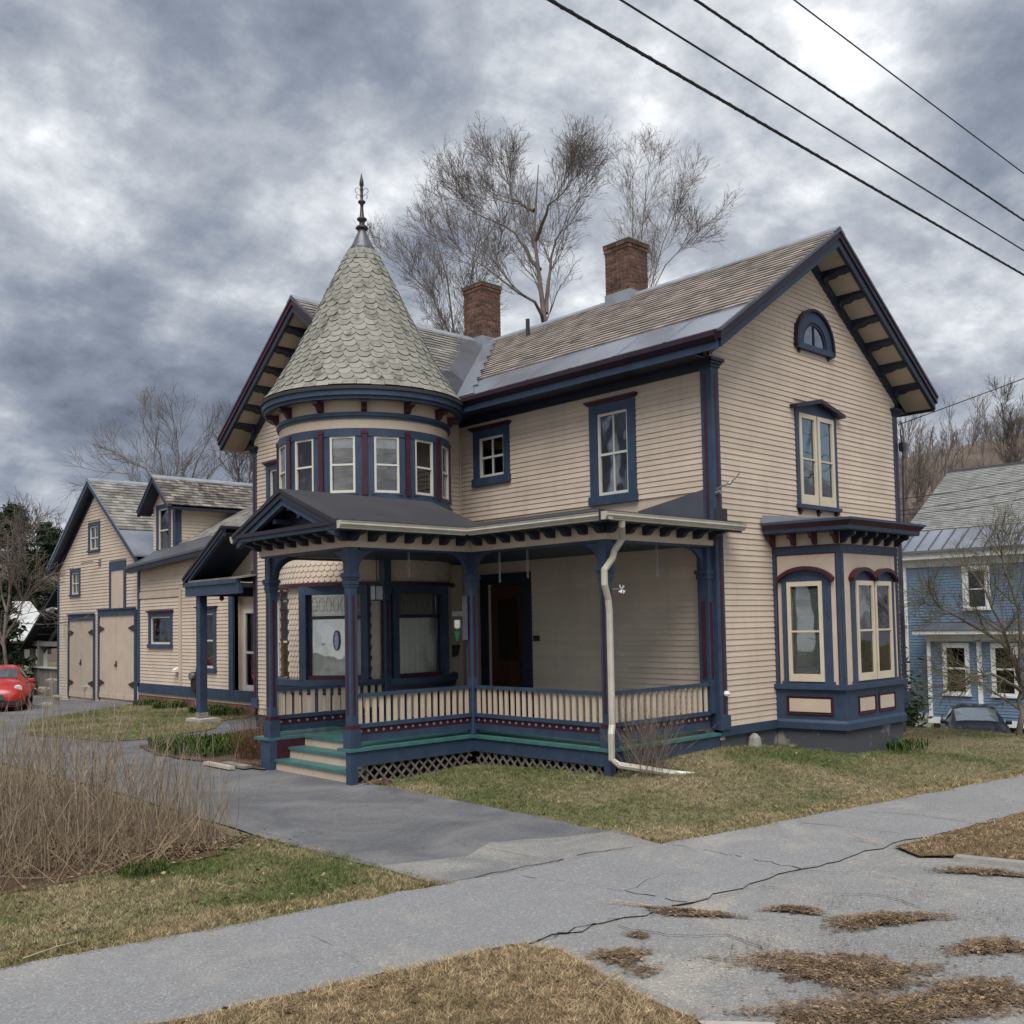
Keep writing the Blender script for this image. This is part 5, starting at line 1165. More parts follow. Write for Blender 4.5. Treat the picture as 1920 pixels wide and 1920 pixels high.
patch('sidewalk', wob(sw_in, 0.03, 0.2, 2)+wob(sw_out, 0.055, 0.16, 3), 0.014, PAVE, cuts=4)
patch('road', [(-16, -2.0), (12, -6.1), (40, -11), (40, -30), (-40, -30), (-40, 2)], 0.002, APRON, cuts=3)
island = [(-5.72, 14.5), (-5.04, 11.45), (-4.03, 11.17), (-2.39, 12.0), (-1.75, 13.0), (-1.5, 13.5), (-0.12, 14.2), (-0.12, 21.35), (-2.73, 19.3), (-4.42, 17.9)]
bed = [(-4.97, 5.2), (-5.05, 5.85), (-5.32, 8.5), (-4.92, 10.15), (-4.0, 10.4), (-1.7, 11.1), (-1.7, 10.4), (-3.2, 8.2), (-4.0, 5.9), (-4.3, 5.5)]
strip1 = [(-13.5, -3.05), (-10.39, -3.56), (-9.35, -3.76), (-8.14, -3.97), (-8.0, -4.3), (-8.14, -4.77), (-8.31, -5.54), (-8.7, -7.5), (-13.5, -7.5)]
strip2 = [(-3.5, -4.5), (-0.87, -4.78), (6, -5.85), (6, -7.6), (-2.9, -7.2), (-3.42, -5.2), (-3.74, -4.85)]
patch('island_lawn', wob(island, 0.05, 0.4, 4, True), 0.022, GROUND, cuts=3); patch('planting_bed', wob(bed, 0.04, 0.4, 5, True), 0.03, SOIL, cuts=2)
patch('verge', wob(strip1, 0.05, 0.25, 6, True), 0.03, DRYG, cuts=3); patch('verge', wob(strip2, 0.04, 0.3, 7, True), 0.03, DRYG, cuts=2)
thick = [(-12.5, -0.2), (-10.2, 0.3), (-8.2, 0.25), (-7.75, 0.85), (-7.6, 1.6), (-7.55, 6), (-8.5, 7), (-13, 6)]
patch('thicket_soil', wob(thick, 0.08, 0.4, 8, True), 0.015, SOIL, cuts=2)
# cracks
cr = MB(); rc_ = random.Random(9)
for pts, w_ in (([(-7.56, -2.25), (-6.67, -2.37), (-5.63, -2.46), (-4.86, -2.69)], 0.022), ([(-4.87, -2.83), (-4.82, -3.56), (-4.86, -4.28)], 0.024), ([(-4.86, -4.28), (-5.47, -4.38), (-5.86, -4.32), (-6.39, -4.23)], 0.014), ([(-6.74, -2.6), (-6.55, -3.52), (-6.42, -4.19)], 0.022), ([(-3.05, -3.19), (-2.9, -3.87), (-2.86, -4.43)], 0.022), ([(-8.09, -3.97), (-7.44, -4.03), (-6.82, -4.14), (-6.39, -4.23)], 0.016), ([(-4.86, -4.28), (-4.46, -4.36), (-4.15, -4.45)], 0.010), ([(-6.9, -6.6), (-6.3, -6.75), (-5.9, -7.0), (-5.5, -7.0)], 0.012), ([(-5.9, -7.0), (-5.2, -6.9), (-4.3, -7.2)], 0.01), ([(-7.3, -0.3), (-6.6, -0.1), (-5.9, -0.35), (-5.2, -0.2)], 0.008), ([(-6.1, -2.4), (-6.3, -1.4), (-6.0, -0.3), (-6.2, 1.2)], 0.008), ([(-9.2, -1.95), (-9.0, -2.8), (-9.15, -3.7)], 0.008), ([(-6.5, -3.6), (-5.9, -3.5), (-5.4, -3.75), (-4.85, -3.6)], 0.007), ([(-5.6, -4.35), (-5.5, -4.8), (-5.2, -5.2), (-5.3, -5.6)], 0.016), ([(-7.3, -4.1), (-7.2, -4.6), (-6.9, -4.9), (-7.0, -5.4)], 0.016), ([(-4.9, -4.3), (-4.6, -4.8), (-4.7, -5.3), (-4.4, -5.7)], 0.016), ([(-2.0, -3.35), (-1.8, -4.0), (-1.9, -4.6)], 0.009), ([(0.5, -3.7), (0.6, -4.3), (0.5, -4.9)], 0.009), ([(-6.9, 3.5), (-6.2, 3.6), (-5.4, 3.4)], 0.008)):
    q = wob(pts, 0.035, 0.09, rc_.randint(0, 999)); wd = w_*0.6
    for i, ((x0, y0), (x1, y1)) in enumerate(zip(q, q[1:])):
        wd = max(w_*0.12, min(w_*1.0, wd+rc_.uniform(-0.3, 0.3)*w_))
        if rc_.random() < 0.08: continue
        d = Vector((x1-x0, y1-y0)).normalized(); n = Vector((-d.y, d.x))*wd*0.42
        cr.quad((x0-n.x, y0-n.y, 0.019), (x1-n.x, y1-n.y, 0.019), (x1+n.x*0.6, y1+n.y*0.6, 0.019), (x0+n.x*0.6, y0+n.y*0.6, 0.019))
tag(cr.build('pavement_cracks', CRACK, recalc=False), kind='structure')
KERBM = mat('weathered_kerb', (0.21, 0.205, 0.19), 0.9, 0.2, 4, bump=0.3)
MB().hexa([(-3.64, -5.12, -0.02), (-3.46, -5.10, -0.02), (-2.92, -7.2, -0.02), (-3.10, -7.2, -0.02), (-3.62, -5.13, 0.045), (-3.52, -5.12, 0.05), (-2.98, -7.2, 0.05), (-3.08, -7.2, 0.045)]).build('kerb', KERBM, kind='structure')
MB().hexa([(-8.32, -5.72, -0.02), (-8.05, -6.05, -0.02), (-9.0, -7.8, -0.02), (-9.2, -7.6, -0.02), (-8.38, -5.74, 0.05), (-8.10, -6.05, 0.045), (-9.0, -7.8, 0.05), (-9.2, -7.6, 0.055)]).build('kerb', CONC, kind='structure')
# ---- grass blades
def inside(px_, py_, poly):
    c = np.zeros(len(px_), bool); n = len(poly); j = n-1
    for i in range(n):
        xi, yi = poly[i]; xj, yj = poly[j]
        if yi != yj: c ^= ((yi > py_) != (yj > py_)) & (px_ < (xj-xi)*(py_-yi)/(yj-yi)+xi)
        j = i
    return c
def grass(name, poly, n, hmin, hmax, w, lean, material, seed, lift=0.0, excl=(), label=None, falloff=None):
    R_ = np.random.RandomState(seed); P = np.array(poly); lo_, hi_ = P.min(0), P.max(0)
    A = (hi_-lo_).prod(); pts = R_.uniform(lo_, hi_, (int(n), 2)); k = inside(pts[:, 0], pts[:, 1], poly)
    for e in excl: k &= ~inside(pts[:, 0], pts[:, 1], e)
    if falloff is not None: k &= R_.rand(len(pts)) < falloff(pts[:, 0], pts[:, 1])
    p = pts[k]; m_ = len(p); a = R_.uniform(0, 2*np.pi, m_); q_ = np.sin(p[:, 0]*7.3+2.1*np.sin(p[:, 1]*5.1))*np.sin(p[:, 1]*8.7+1.7*np.sin(p[:, 0]*4.3))+0.6*np.sin(p[:, 0]*19+p[:, 1]*13)*np.sin(p[:, 1]*23-p[:, 0]*9); h = R_.uniform(hmin, hmax, m_)*np.clip(0.85+0.38*q_, 0.35, 1.7); ln = np.abs(R_.normal(0, lean, m_))*h+0.3*lean*h; b = R_.uniform(0, 2*np.pi, m_)
    z = gh(p[:, 0], p[:, 1])+lift; ww = w*R_.uniform(0.6, 1.3, m_)
    v0 = np.stack([p[:, 0]-np.cos(a)*ww, p[:, 1]-np.sin(a)*ww, z-0.005], 1); v1 = np.stack([p[:, 0]+np.cos(a)*ww, p[:, 1]+np.sin(a)*ww, z-0.005], 1)
    v2 = np.stack([p[:, 0]+np.cos(b)*ln, p[:, 1]+np.sin(b)*ln, z+h/np.sqrt(1+(ln/h)**2)], 1)
    V = np.stack([v0, v1, v2], 1).reshape(-1, 3); o = nparr_mesh(name, V, np.arange(m_*3).reshape(-1, 3), material)
    return tag(o, label, 'grass', kind='stuff')
lawn = [(-4.88, -2.76), (-4.72, -0.64), (-4.62, 1.96), (-4.60, 2.8), (-2.6, 2.86), (-2.55, 0.0), (0, -0.0), (1.62, -0.03), (1.80, -1.16), (3.74, -1.16), (3.9, 0), (6.3, 0), (6.6, 4), (10, 4), (10, -5.1), (1.89, -3.80)]
grass('lawn_grass', lawn, 330000, 0.02, 0.06, 0.0042, 1.0, BLADES, 1, label='short mixed straw and green lawn in front of the porch', falloff=lambda x, y: np.clip(1.25-0.11*(x+4.8), 0.15, 1))
left = [(-7.38, -2.33), (-7.38, -0.4), (-7.5, 0.9), (-7.8, 1.0), (-8.2, 0.35), (-10.2, 0.4), (-12.5, 0.0), (-14, -1.35), (-10.86, -1.82)]
grass('lawn_grass', left, 150000, 0.02, 0.06, 0.0038, 1.0, BLADES, 2, label='patchy lawn between the dry thicket and the sidewalk')
edge1 = [(-7.30, -2.35), (-7.45, -1.9), (-9.0, -1.65), (-10.86, -1.38), (-14, -0.9), (-14, -1.38), (-10.86, -1.84)]
grass('dry_grass_fringe', wob(edge1, 0.06, 0.15, 55, True), 60000, 0.03, 0.075, 0.004, 1.4, DRYB, 3, 0.0, label='dead straw fringe along the sidewalk edge of the left lawn')
edge2 = [(-4.85, -2.80), (-4.75, -2.2), (-3.0, -2.6), (1.9, -3.4), (8, -4.3), (8, -4.75), (1.89, -3.83)]
grass('dry_grass_fringe', wob(edge2, 0.07, 0.15, 56, True), 90000, 0.025, 0.07, 0.004, 1.4, DRYB, 4, 0.0, label='dead straw fringe along the sidewalk edge of the front lawn')
grass('verge_grass', strip1, 260000, 0.025, 0.075, 0.0036, 1.5, DRYB, 5, 0.025, label='dead straw grass verge between sidewalk and road in the foreground', falloff=lambda x, y: (x > -11) & (y > -7.2))
grass('verge_grass', strip2, 70000, 0.025, 0.07, 0.004, 1.4, DRYB, 6, 0.025, label='straw coloured verge beside the low kerb on the right', falloff=lambda x, y: x < 4)
grass('island_grass', island, 60000, 0.03, 0.07, 0.006, 0.9, BLADES, 7, 0.02, label='grass island between driveway, side path and ell')
# ---- leaf litter
LEAF = mat('dead_leaves', (0.115, 0.075, 0.045), 0.9, 0.3, 9, island=1.2, col2=(0.235, 0.165, 0.10), lo=0.42, hi=0.62)
DIRT = mat('damp_dirt', (0.105, 0.085, 0.065), 0.95, 0.4, 8, bump=0.4)
def litter(cx_, cy_, rx, ry, ang, n, label, seed, hmax=0.03, size=0.035, name='leaf_litter', needle=0.6):
    R_ = np.random.RandomState(seed); t = R_.uniform(0, 2*np.pi, n); edge = (0.80+0.22*np.sin(3*t+seed)+0.14*np.sin(7*t+2*seed)+0.10*np.sin(13*t+seed)+0.07*np.sin(29*t)); r = np.where(R_.rand(n) < 0.78, R_.rand(n)**0.6, np.abs(R_.normal(0.85, 0.38, n)))*edge; 
    u, v = r*np.cos(t)*rx, r*np.sin(t)*ry; ca, sa = math.cos(ang), math.sin(ang); x = cx_+u*ca-v*sa; y = cy_+u*sa+v*ca
    z = gh(x, y)+0.018+hmax*np.clip(1.1-r, 0, 1)*R_.rand(n); a = R_.uniform(0, 2*np.pi, n); nd = R_.rand(n) < needle
    l = np.where(nd, size*R_.uniform(0.8, 1.8, n), size*R_.uniform(0.5, 1.1, n)); w_ = np.where(nd, 0.0032, l*R_.uniform(0.35, 0.6, n)); tl = R_.normal(0, 0.25, n); t2 = R_.normal(0, 0.35, n)
    dx, dy = np.cos(a), np.sin(a); L3 = np.stack([dx*l, dy*l, np.abs(tl)*l], 1); W3 = np.stack([-dy*w_, dx*w_, t2*w_], 1); c = np.stack([x, y, z], 1)
    V = np.stack([c-L3*0.5, c+W3*0.5, c+L3*0.5, c-W3*0.5], 1).reshape(-1, 3); V[:, 2] = np.maximum(V[:, 2], 0.019)
    return tag(nparr_mesh(name, V, np.arange(4*n).reshape(-1, 4), LEAF), label, 'leaf litter', 'patches of dead leaves on the pavement', 'stuff')
for i, (x, y, rx, ry, n, lb) in enumerate(((-5.84, -5.53, 0.52, 0.17, 2600, 'long narrow drift of brown leaves on the road apron'), (-6.03, -4.93, 0.24, 0.10, 900, 'small leaf drift nearest the cracked sidewalk edge'), (-5.90, -6.35, 0.34, 0.17, 1800, 'oval leaf pile at the right edge of the apron'), (-7.02, -5.85, 0.62, 0.36, 6000, 'broad leaf drift in the dip of the apron'), (-7.78, -4.66, 0.20, 0.17, 1200, 'small heap of leaves beside the foreground verge'), (-6.65, -4.38, 0.40, 0.10, 1100, 'thin leaf scatter along the jagged crack'), (-7.6, -6.35, 0.80, 0.32, 6500, 'largest leaf drift at the bottom of the apron'), (-3.9, -5.5, 0.45, 0.14, 1300, 'leaf scatter against the low kerb'), (-6.85, -6.65, 0.5, 0.25, 3500, 'leaf drift at the bottom right below the dip'), (-7.35, -4.45, 0.10, 0.06, 200, 'few dead leaves near the jagged crack'), (-7.9, -4.95, 0.14, 0.10, 260, 'thin leaf stain below the small heap'))):
    an = rad(-20 if i % 2 else 12)-0.75; litter(x, y, rx*1.12, ry*1.15, an, int(n*1.5), lb, 40+i, 0.05 if n > 2000 else 0.03, size=0.036, needle=0.8)
    if n > 800: tt_ = np.arange(40)*2*np.pi/40; ed_ = (0.80+0.22*np.sin(3*tt_+40+i)+0.14*np.sin(7*tt_+80+2*i))*0.80; patch('dirt_stain', [(x+rx*e_*math.cos(q_)*math.cos(an)-ry*e_*math.sin(q_)*math.sin(an), y+rx*e_*math.cos(q_)*math.sin(an)+ry*e_*math.sin(q_)*math.cos(an)) for q_, e_ in zip(tt_, ed_)], 0.0175, DIRT, cuts=0)
litter(-8.5, 0.75, 1.0, 0.5, 0.1, 4500, 'brown fallen leaves under the dry thicket', 60, 0.06, 0.06, needle=0.35)
litter(-9.6, 1.6, 1.6, 0.9, 0.1, 5000, 'brown stalk litter deep under the dry thicket', 61, 0.06, 0.07, needle=0.6)
litter(-4.75, 5.9, 0.25, 0.5, 0.1, 900, 'dry leaves beside the foot of the left porch post', 62, 0.04, 0.05)
litter(-4.45, 2.75, 0.25, 0.16, 0, 500, 'dead leaves at the foot of the stair post', 63, 0.05, 0.06)
for poly_, n_, lb_, sd_q in ((lawn, 420, 'stray dead leaves scattered over the front lawn', 91), (left, 260, 'stray dead leaves scattered over the left lawn', 92), (strip1, 260, 'stray dead leaves caught in the foreground verge', 93)):
    RSl = np.random.RandomState(sd_q); P_ = np.array(poly_); q_ = RSl.uniform(P_.min(0), P_.max(0), (n_*3, 2)); q_ = q_[inside(q_[:, 0], q_[:, 1], poly_)][:n_]; m_ = len(q_); a_ = RSl.uniform(0, 6.28, m_); l_ = RSl.uniform(0.012, 0.032, m_); z_ = gh(q_[:, 0], q_[:, 1])+0.05; L3 = np.stack([np.cos(a_)*l_, np.sin(a_)*l_, RSl.normal(0, 0.3, m_)*l_], 1); W3 = np.stack([-np.sin(a_)*l_*0.45, np.cos(a_)*l_*0.45, RSl.normal(0, 0.4, m_)*l_], 1); c_ = np.stack([q_[:, 0], q_[:, 1], z_], 1)
    tag(nparr_mesh('stray_leaves', np.stack([c_-L3, c_+W3, c_+L3, c_-W3], 1).reshape(-1, 3), np.arange(4*m_).reshape(-1, 4), LEAF), lb_, 'leaf litter', kind='stuff')
rs_ = np.random.RandomState(77); n = 1600; cl = rs_.randint(0, 7, n); cc_ = np.array([(-6.9, -5.15), (-6.6, -5.6), (-5.2, -6.1), (-5.0, -5.4), (-7.4, -5.3), (-6.2, -6.0), (-5.6, -5.0)])[cl]; far_ = rs_.rand(n) < 0.25; sx_ = np.where(far_, rs_.uniform(-8.2, -3, n), cc_[:, 0]+rs_.normal(0, 0.20, n)); sy_ = np.where(far_, rs_.uniform(-7.5, -4.5, n), cc_[:, 1]+rs_.normal(0, 0.12, n))
keep = ~inside(sx_, sy_, strip1) & ~inside(sx_, sy_, strip2)
sx_, sy_ = sx_[keep], sy_[keep]; n = len(sx_); q = rs_.uniform(0.002, 0.008, n)
V = np.stack([np.stack([sx_+q*c, sy_+q*s, np.full(n, 0.02)+h*q], 1) for c, s, h in ((-1, -1, 0), (1, -0.8, 0), (0.7, 1, 0), (0, 0, 1.2))], 1).reshape(-1, 3); b4 = np.arange(n)*4
Fg = np.concatenate([np.stack([b4+i, b4+j, b4+k], 1) for i, j, k in ((0, 1, 3), (1, 2, 3), (2, 0, 3))])
tag(nparr_mesh('gravel', V, Fg, mat('gravel_bits', (0.15, 0.14, 0.135), 0.9, 0.3, 20, island=1.0)), 'loose gravel crumbs scattered over the broken apron', 'gravel', kind='stuff')
# ================================================================== plants
def tubes_np(P, R, n):
    m_, k, _ = P.shape; d = np.gradient(P, axis=1); d /= np.linalg.norm(d, axis=2, keepdims=True)+1e-9
    ref = np.where(np.abs(d[..., 2:3]) < 0.9, np.array([0, 0, 1.0]), np.array([1.0, 0, 0])); a = np.cross(d, ref); a /= np.linalg.norm(a, axis=2, keepdims=True)+1e-9; c = np.cross(d, a)
    t = np.arange(n)*2*np.pi/n; V = P[:, :, None]+(a[:, :, None]*np.cos(t)[None, None, :, None]+c[:, :, None]*np.sin(t)[None, None, :, None])*R[:, :, None, None]
    idx = np.arange(m_*k*n).reshape(m_, k, n); i0 = idx[:, :-1]; i1 = idx[:, 1:]
    F = np.stack([i0, np.roll(i0, -1, 2), np.roll(i1, -1, 2), i1], -1).reshape(-1, 4); return V.reshape(-1, 3), F
def resample(pts, k):
    P = np.array(pts, float); L = np.concatenate([[0], np.cumsum(np.linalg.norm(np.diff(P, axis=0), axis=1))]); t = np.linspace(0, L[-1], k)
    return np.stack([np.interp(t, L, P[:, i]) for i in range(3)], 1)
def grow(P, R, cnt, ratio, ang, rr, k, RS, trop=0.25, tmin=0.25, lmax=9, lmin=0.05, jit=0.12, tpow=1.0):
    m_, kk, _ = P.shape; par = np.repeat(np.arange(m_), cnt); t = tmin+(1-tmin)*RS.rand(len(par))**tpow; f = t*(kk-1); i = np.minimum(f.astype(int), kk-2); w = (f-i)[:, None]
    base = P[par, i]*(1-w)+P[par, i+1]*w; tan = P[par, i+1]-P[par, i]; tan /= np.linalg.norm(tan, axis=1, keepdims=True)+1e-9
    rad0 = (R[par, i]*(1-w[:, 0])+R[par, i+1]*w[:, 0]); L = (np.linalg.norm(np.diff(P, axis=1), axis=2).sum(1)[par]*ratio*RS.uniform(0.55, 1.25, len(par)) if not isinstance(ratio, tuple) else RS.uniform(ratio[0], ratio[1], len(par)))*(1.2-0.75*t if not isinstance(ratio, tuple) else 1.15-0.5*t); L = np.clip(L, lmin, lmax)
    rv = RS.normal(size=(len(par), 3)); rv -= tan*(rv*tan).sum(1, keepdims=True); rv /= np.linalg.norm(rv, axis=1, keepdims=True)+1e-9
    a = RS.uniform(ang[0], ang[1], len(par))[:, None]; d = tan*np.cos(a)+rv*np.sin(a); pts = [base]; cur = d
    for j in range(k-1):
        cur = cur+np.array([0, 0, trop])/(k-1)+RS.normal(0, jit, cur.shape); cur /= np.linalg.norm(cur, axis=1, keepdims=True); pts.append(pts[-1]+cur*(L/(k-1))[:, None])
    r0 = np.minimum(rad0*0.85, rad0*rr*RS.uniform(0.8, 1.15, len(par))); return np.stack(pts, 1), r0[:, None]*np.linspace(1, 0.35, k)[None]
def mesh_sum(lst):
    Vs, Fs, o = [], [], 0
    for v, f in lst: Vs.append(v); Fs.append(f+o); o += len(v)
    return np.concatenate(Vs), np.concatenate(Fs)
BARK = mat('bare_tree_bark', (0.145, 0.118, 0.098), 0.9, 0.3, 3, bump=0.4, bscale=25)
TWIG = mat('bare_twigs', (0.135, 0.108, 0.095), 0.9, 0.25, 2)
def bare_tree(name, label, limbs, r0, seed, levels, rmin=0.006, vis0=0.25, base=None, group=None, taper=0.35, cat='tree', limb_r=0.55, twig=None):
    RS = np.random.RandomState(seed); b = base or limbs[0][0]; th = thing(name, label, cat, b, group)
    P = np.stack([resample(l, 9) for l in limbs]); P[:, 1:-1] += RS.normal(0, 1, P[:, 1:-1].shape)*(0.012*np.linalg.norm(P[:, -1]-P[:, 0], axis=1))[:, None, None]*np.minimum(1, 6/np.linalg.norm(P[:, -1]-P[:, 0], axis=1))[:, None, None]
    R = np.stack([(r0*(1.0 if i == 0 else limb_r))*np.linspace(1, taper, 9) for i in range(len(limbs))])
    v, f = tubes_np(P, R, 8); nparr_mesh('trunk', v, f, BARK, th).data.shade_smooth()
    parts = []; 
    for q, (cnt, ratio, ang, rr, k, sides, trop) in enumerate(levels):
        P, R = grow(P, R, cnt, ratio, ang, rr, k, RS, trop, tmin=vis0 if q == 0 else 0.12, jit=0.05); R = np.maximum(R, rmin*(1.0 if q > 1 else 1.6)); parts.append(tubes_np(P, R, sides))
    v, f = mesh_sum(parts); nparr_mesh('crown', v, f, twig or TWIG, th); return th
BIG = [(9, 0.42, (0.45, 0.95), 0.55, 6, 5, 0.35), (8, 0.50, (0.4, 0.9), 0.55, 5, 4, 0.30), (7, 0.55, (0.4, 0.95), 0.6, 4, 3, 0.25), (4, 0.60, (0.4, 1.0), 0.7, 3, 3, 0.2)]
T1 = [[(11.2, 14.6, -1), (11.00, 14.39, 9.59), (10.98, 14.34, 10.67), (10.86, 14.32, 12.48), (10.66, 14.38, 14.29), (10.52, 14.43, 15.38), (10.46, 14.43, 16.0), (10.30, 14.53, 17.0), (10.50, 14.17, 17.7)], [(10.9, 14.3, 11.9), (9.37, 13.3, 12.5), (8.64, 13.63, 12.94), (7.75, 14.39, 13.79), (7.25, 14.84, 14.34)], [(10.7, 14.4, 14.2), (10.63, 15.67, 15.96), (9.79, 16.38, 16.4), (9.50, 16.59, 16.9)], [(10.85, 14.3, 12.7), (11.5, 14.64, 14.82), (11.8, 14.3, 15.92), (11.95, 14.1, 16.6), (12.05, 13.9, 17.0)], [(10.55, 14.4, 15.2), (10.16, 13.38, 15.98), (10.52, 12.97, 16.4), (10.70, 12.74, 16.9)], [(10.5, 14.4, 16.2), (10.59, 15.57, 17.0), (10.36, 15.71, 17.7)]]
bare_tree('maple_tree', 'tallest bare tree behind the roof ridge between the two chimneys', T1, 0.30, 1, [(13, (1.2, 2.8), (0.25, 0.6), 0.38, 7, 5, 0.55), (6, (0.7, 1.6), (0.3, 0.7), 0.5, 5, 3, 0.40), (5, (0.35, 0.9), (0.4, 0.95), 0.6, 4, 3, 0.25), (3, (0.12, 0.35), (0.4, 1.0), 0.8, 3, 3, 0.2)], 0.0042, vis0=0.35, base=(11.2, 14.6, -1), group='bare trees behind the house', taper=0.04, limb_r=0.26)
T2 = [[(11.6, 19.9, -1), (11.21, 19.50, 12.13), (11.09, 19.45, 14.55), (10.74, 19.61, 16.2), (10.40, 19.92, 17.6)], [(11.7, 20.2, -1), (11.70, 20.40, 12.39), (10.95, 20.87, 15.72), (10.45, 21.20, 16.6), (10.1, 21.60, 17.0)], [(11.3, 19.2, -1), (10.79, 18.54, 11.87), (10.87, 18.27, 14.61), (11.05, 17.97, 16.0), (11.08, 17.81, 17.2)], [(12, 20.3, -1), (12.56, 20.94, 12.64), (11.81, 21.47, 15.21), (10.92, 22.17, 16.4), (10.5, 22.64, 17.0)], [(11.4, 19.1, -1), (10.82, 18.52, 11.87), (11.03, 18.16, 14.21), (11.57, 17.54, 15.77), (11.84, 17.24, 16.35)]]
M2 = [(19, (1.2, 2.9), (0.25, 0.65), 0.40, 7, 4, 0.5), (6, (0.6, 1.4), (0.35, 0.8), 0.5, 5, 3, 0.35), (6, (0.35, 0.95), (0.35, 0.85), 0.6, 4, 3, 0.3), (2, (0.15, 0.4), (0.4, 0.9), 0.8, 3, 3, 0.2)]
bare_tree('birch_tree', 'many-stemmed bare tree rising behind the turret roof', T2, 0.13, 2, M2, 0.0042, vis0=0.45, base=(11.6, 19.9, -1), group='bare trees behind the house', limb_r=0.85, taper=0.08)
T3 = [[(19.3, 17.6, -1), (19.02, 17.48, 14.81), (18.98, 17.29, 18.15), (18.90, 17.21, 19.6), (18.94, 17.02, 21.0)], [(19.8, 17.7, -1), (20.04, 17.89, 15.10), (20.03, 17.60, 19.21), (20.19, 17.31, 20.4), (20.20, 17.17, 21.6)], [(19.2, 17.0, -1), (18.66, 16.48, 14.50), (19.30, 15.62, 18.18), (19.74, 15.09, 19.3), (19.87, 14.88, 20.1)], [(19.5, 17.2, -1), (19.35, 17.18, 14.80), (20.27, 16.12, 17.68), (21.06, 15.31, 18.55), (21.38, 14.99, 18.98)]]
bare_tree('birch_tree', 'pale bare tree behind the right brick chimney', T3, 0.12, 3, M2, 0.0042, vis0=0.45, base=(19.3, 17.6, -1), group='bare trees behind the house', limb_r=0.85, taper=0.08, twig=mat('pale_twigs', (0.15, 0.115, 0.09), 0.9, 0.2, 2))
T4 = [[(7.5, 36.9, -0.3), (7.61, 36.97, 6.83), (6.98, 37.34, 9.90), (5.85, 38.35, 10.69)], [(7.6, 37.2, -0.3), (8.03, 37.93, 6.92), (7.77, 37.93, 10.57), (7.16, 38.38, 12.14)], [(7.5, 36.7, -0.3), (7.27, 35.92, 6.73), (7.46, 35.48, 10.46), (7.43, 35.42, 11.71)], [(7.6, 36.9, -0.3), (7.79, 36.80, 6.82), (8.65, 35.75, 10.37), (9.18, 35.16, 11.62)], [(7.7, 37.1, -0.3), (8.32, 37.67, 6.92), (9.68, 36.18, 10.00), (10.43, 35.43, 10.76)], [(7.4, 36.7, -0.3), (7.17, 36.01, 6.73), (6.02, 36.89, 9.51), (4.92, 37.91, 9.66)]]
bare_tree('willow_tree', 'broad fan-shaped bare tree behind barn and dormer roofs', T4, 0.16, 4, [(14, (1.8, 3.6), (0.25, 0.7), 0.42, 7, 4, 0.4), (6, (0.8, 1.8), (0.3, 0.8), 0.5, 5, 3, 0.3), (5, (0.4, 0.9), (0.35, 0.9), 0.6, 4, 3, 0.3)], 0.0058, vis0=0.35, base=(7.5, 36.9, -0.3), limb_r=0.8, taper=0.1)
bare_tree('willow_tree', 'slim bare tree peeking between dormer roof and house wing', [[(11.3, 36.3, -0.3), (11.26, 36.21, 8.01), (11.11, 36.18, 10.40), (10.90, 36.33, 11.20)], [(11.4, 36.2, -0.3), (11.35, 36.12, 8.00), (11.40, 35.92, 10.12), (11.49, 35.79, 10.92)]], 0.10, 5, [(20, (1.5, 3.2), (0.25, 0.6), 0.5, 6, 4, 0.5), (8, (0.7, 1.6), (0.3, 0.7), 0.5, 4, 3, 0.3), (6, (0.3, 0.8), (0.4, 0.9), 0.6, 3, 3, 0.3)], 0.0065, vis0=0.4, base=(11.3, 36.3, -0.3), limb_r=0.9)
T5 = [[(45.2, 18.2, -2), (45.12, 18.23, 7.76), (45.04, 18.03, 11.58), (44.76, 18.14, 13.82)], [(45.4, 17.9, -2), (45.47, 17.90, 7.75), (45.97, 17.16, 11.56), (46.16, 16.85, 13.46)], [(45.8, 17.6, -2), (45.82, 17.57, 7.75), (46.68, 16.52, 11.22), (47.10, 15.99, 13.12)], [(46.1, 17.3, -2), (46.17, 17.25, 7.74), (47.38, 15.89, 10.89), (47.93, 15.26, 12.46)]]
bare_tree('ash_tree', 'bare leaning trees behind the roof of the blue house', T5, 0.12, 6, [(14, (2.0, 4.5), (0.2, 0.5), 0.45, 6, 4, 0.5), (6, (0.8, 2.2), (0.3, 0.7), 0.5, 5, 3, 0.4), (4, (0.4, 1.1), (0.35, 0.8), 0.6, 3, 3, 0.3)], 0.008, vis0=0.3, base=(45.2, 18.2, -2), limb_r=0.9)
bare_tree('ash_tree', 'small bare tree on the wooded hill crest at the right edge', [[(80.6, 25.6, 2), (80.55, 25.68, 15.11), (80.37, 25.59, 18.93), (80.18, 25.61, 21.08)], [(81.4, 24.9, 2), (81.43, 24.86, 15.08), (81.20, 24.91, 17.48), (81.27, 24.71, 19.39)]], 0.14, 7, [(22, (2.0, 4.5), (0.3, 0.7), 0.5, 5, 4, 0.4), (8, (0.8, 2.0), (0.35, 0.8), 0.5, 4, 3, 0.3), (5, (0.4, 1), (0.35, 0.8), 0.5, 3, 3, 0.3)], 0.012, vis0=0.4, base=(80.6, 25.6, 2), limb_r=0.8)
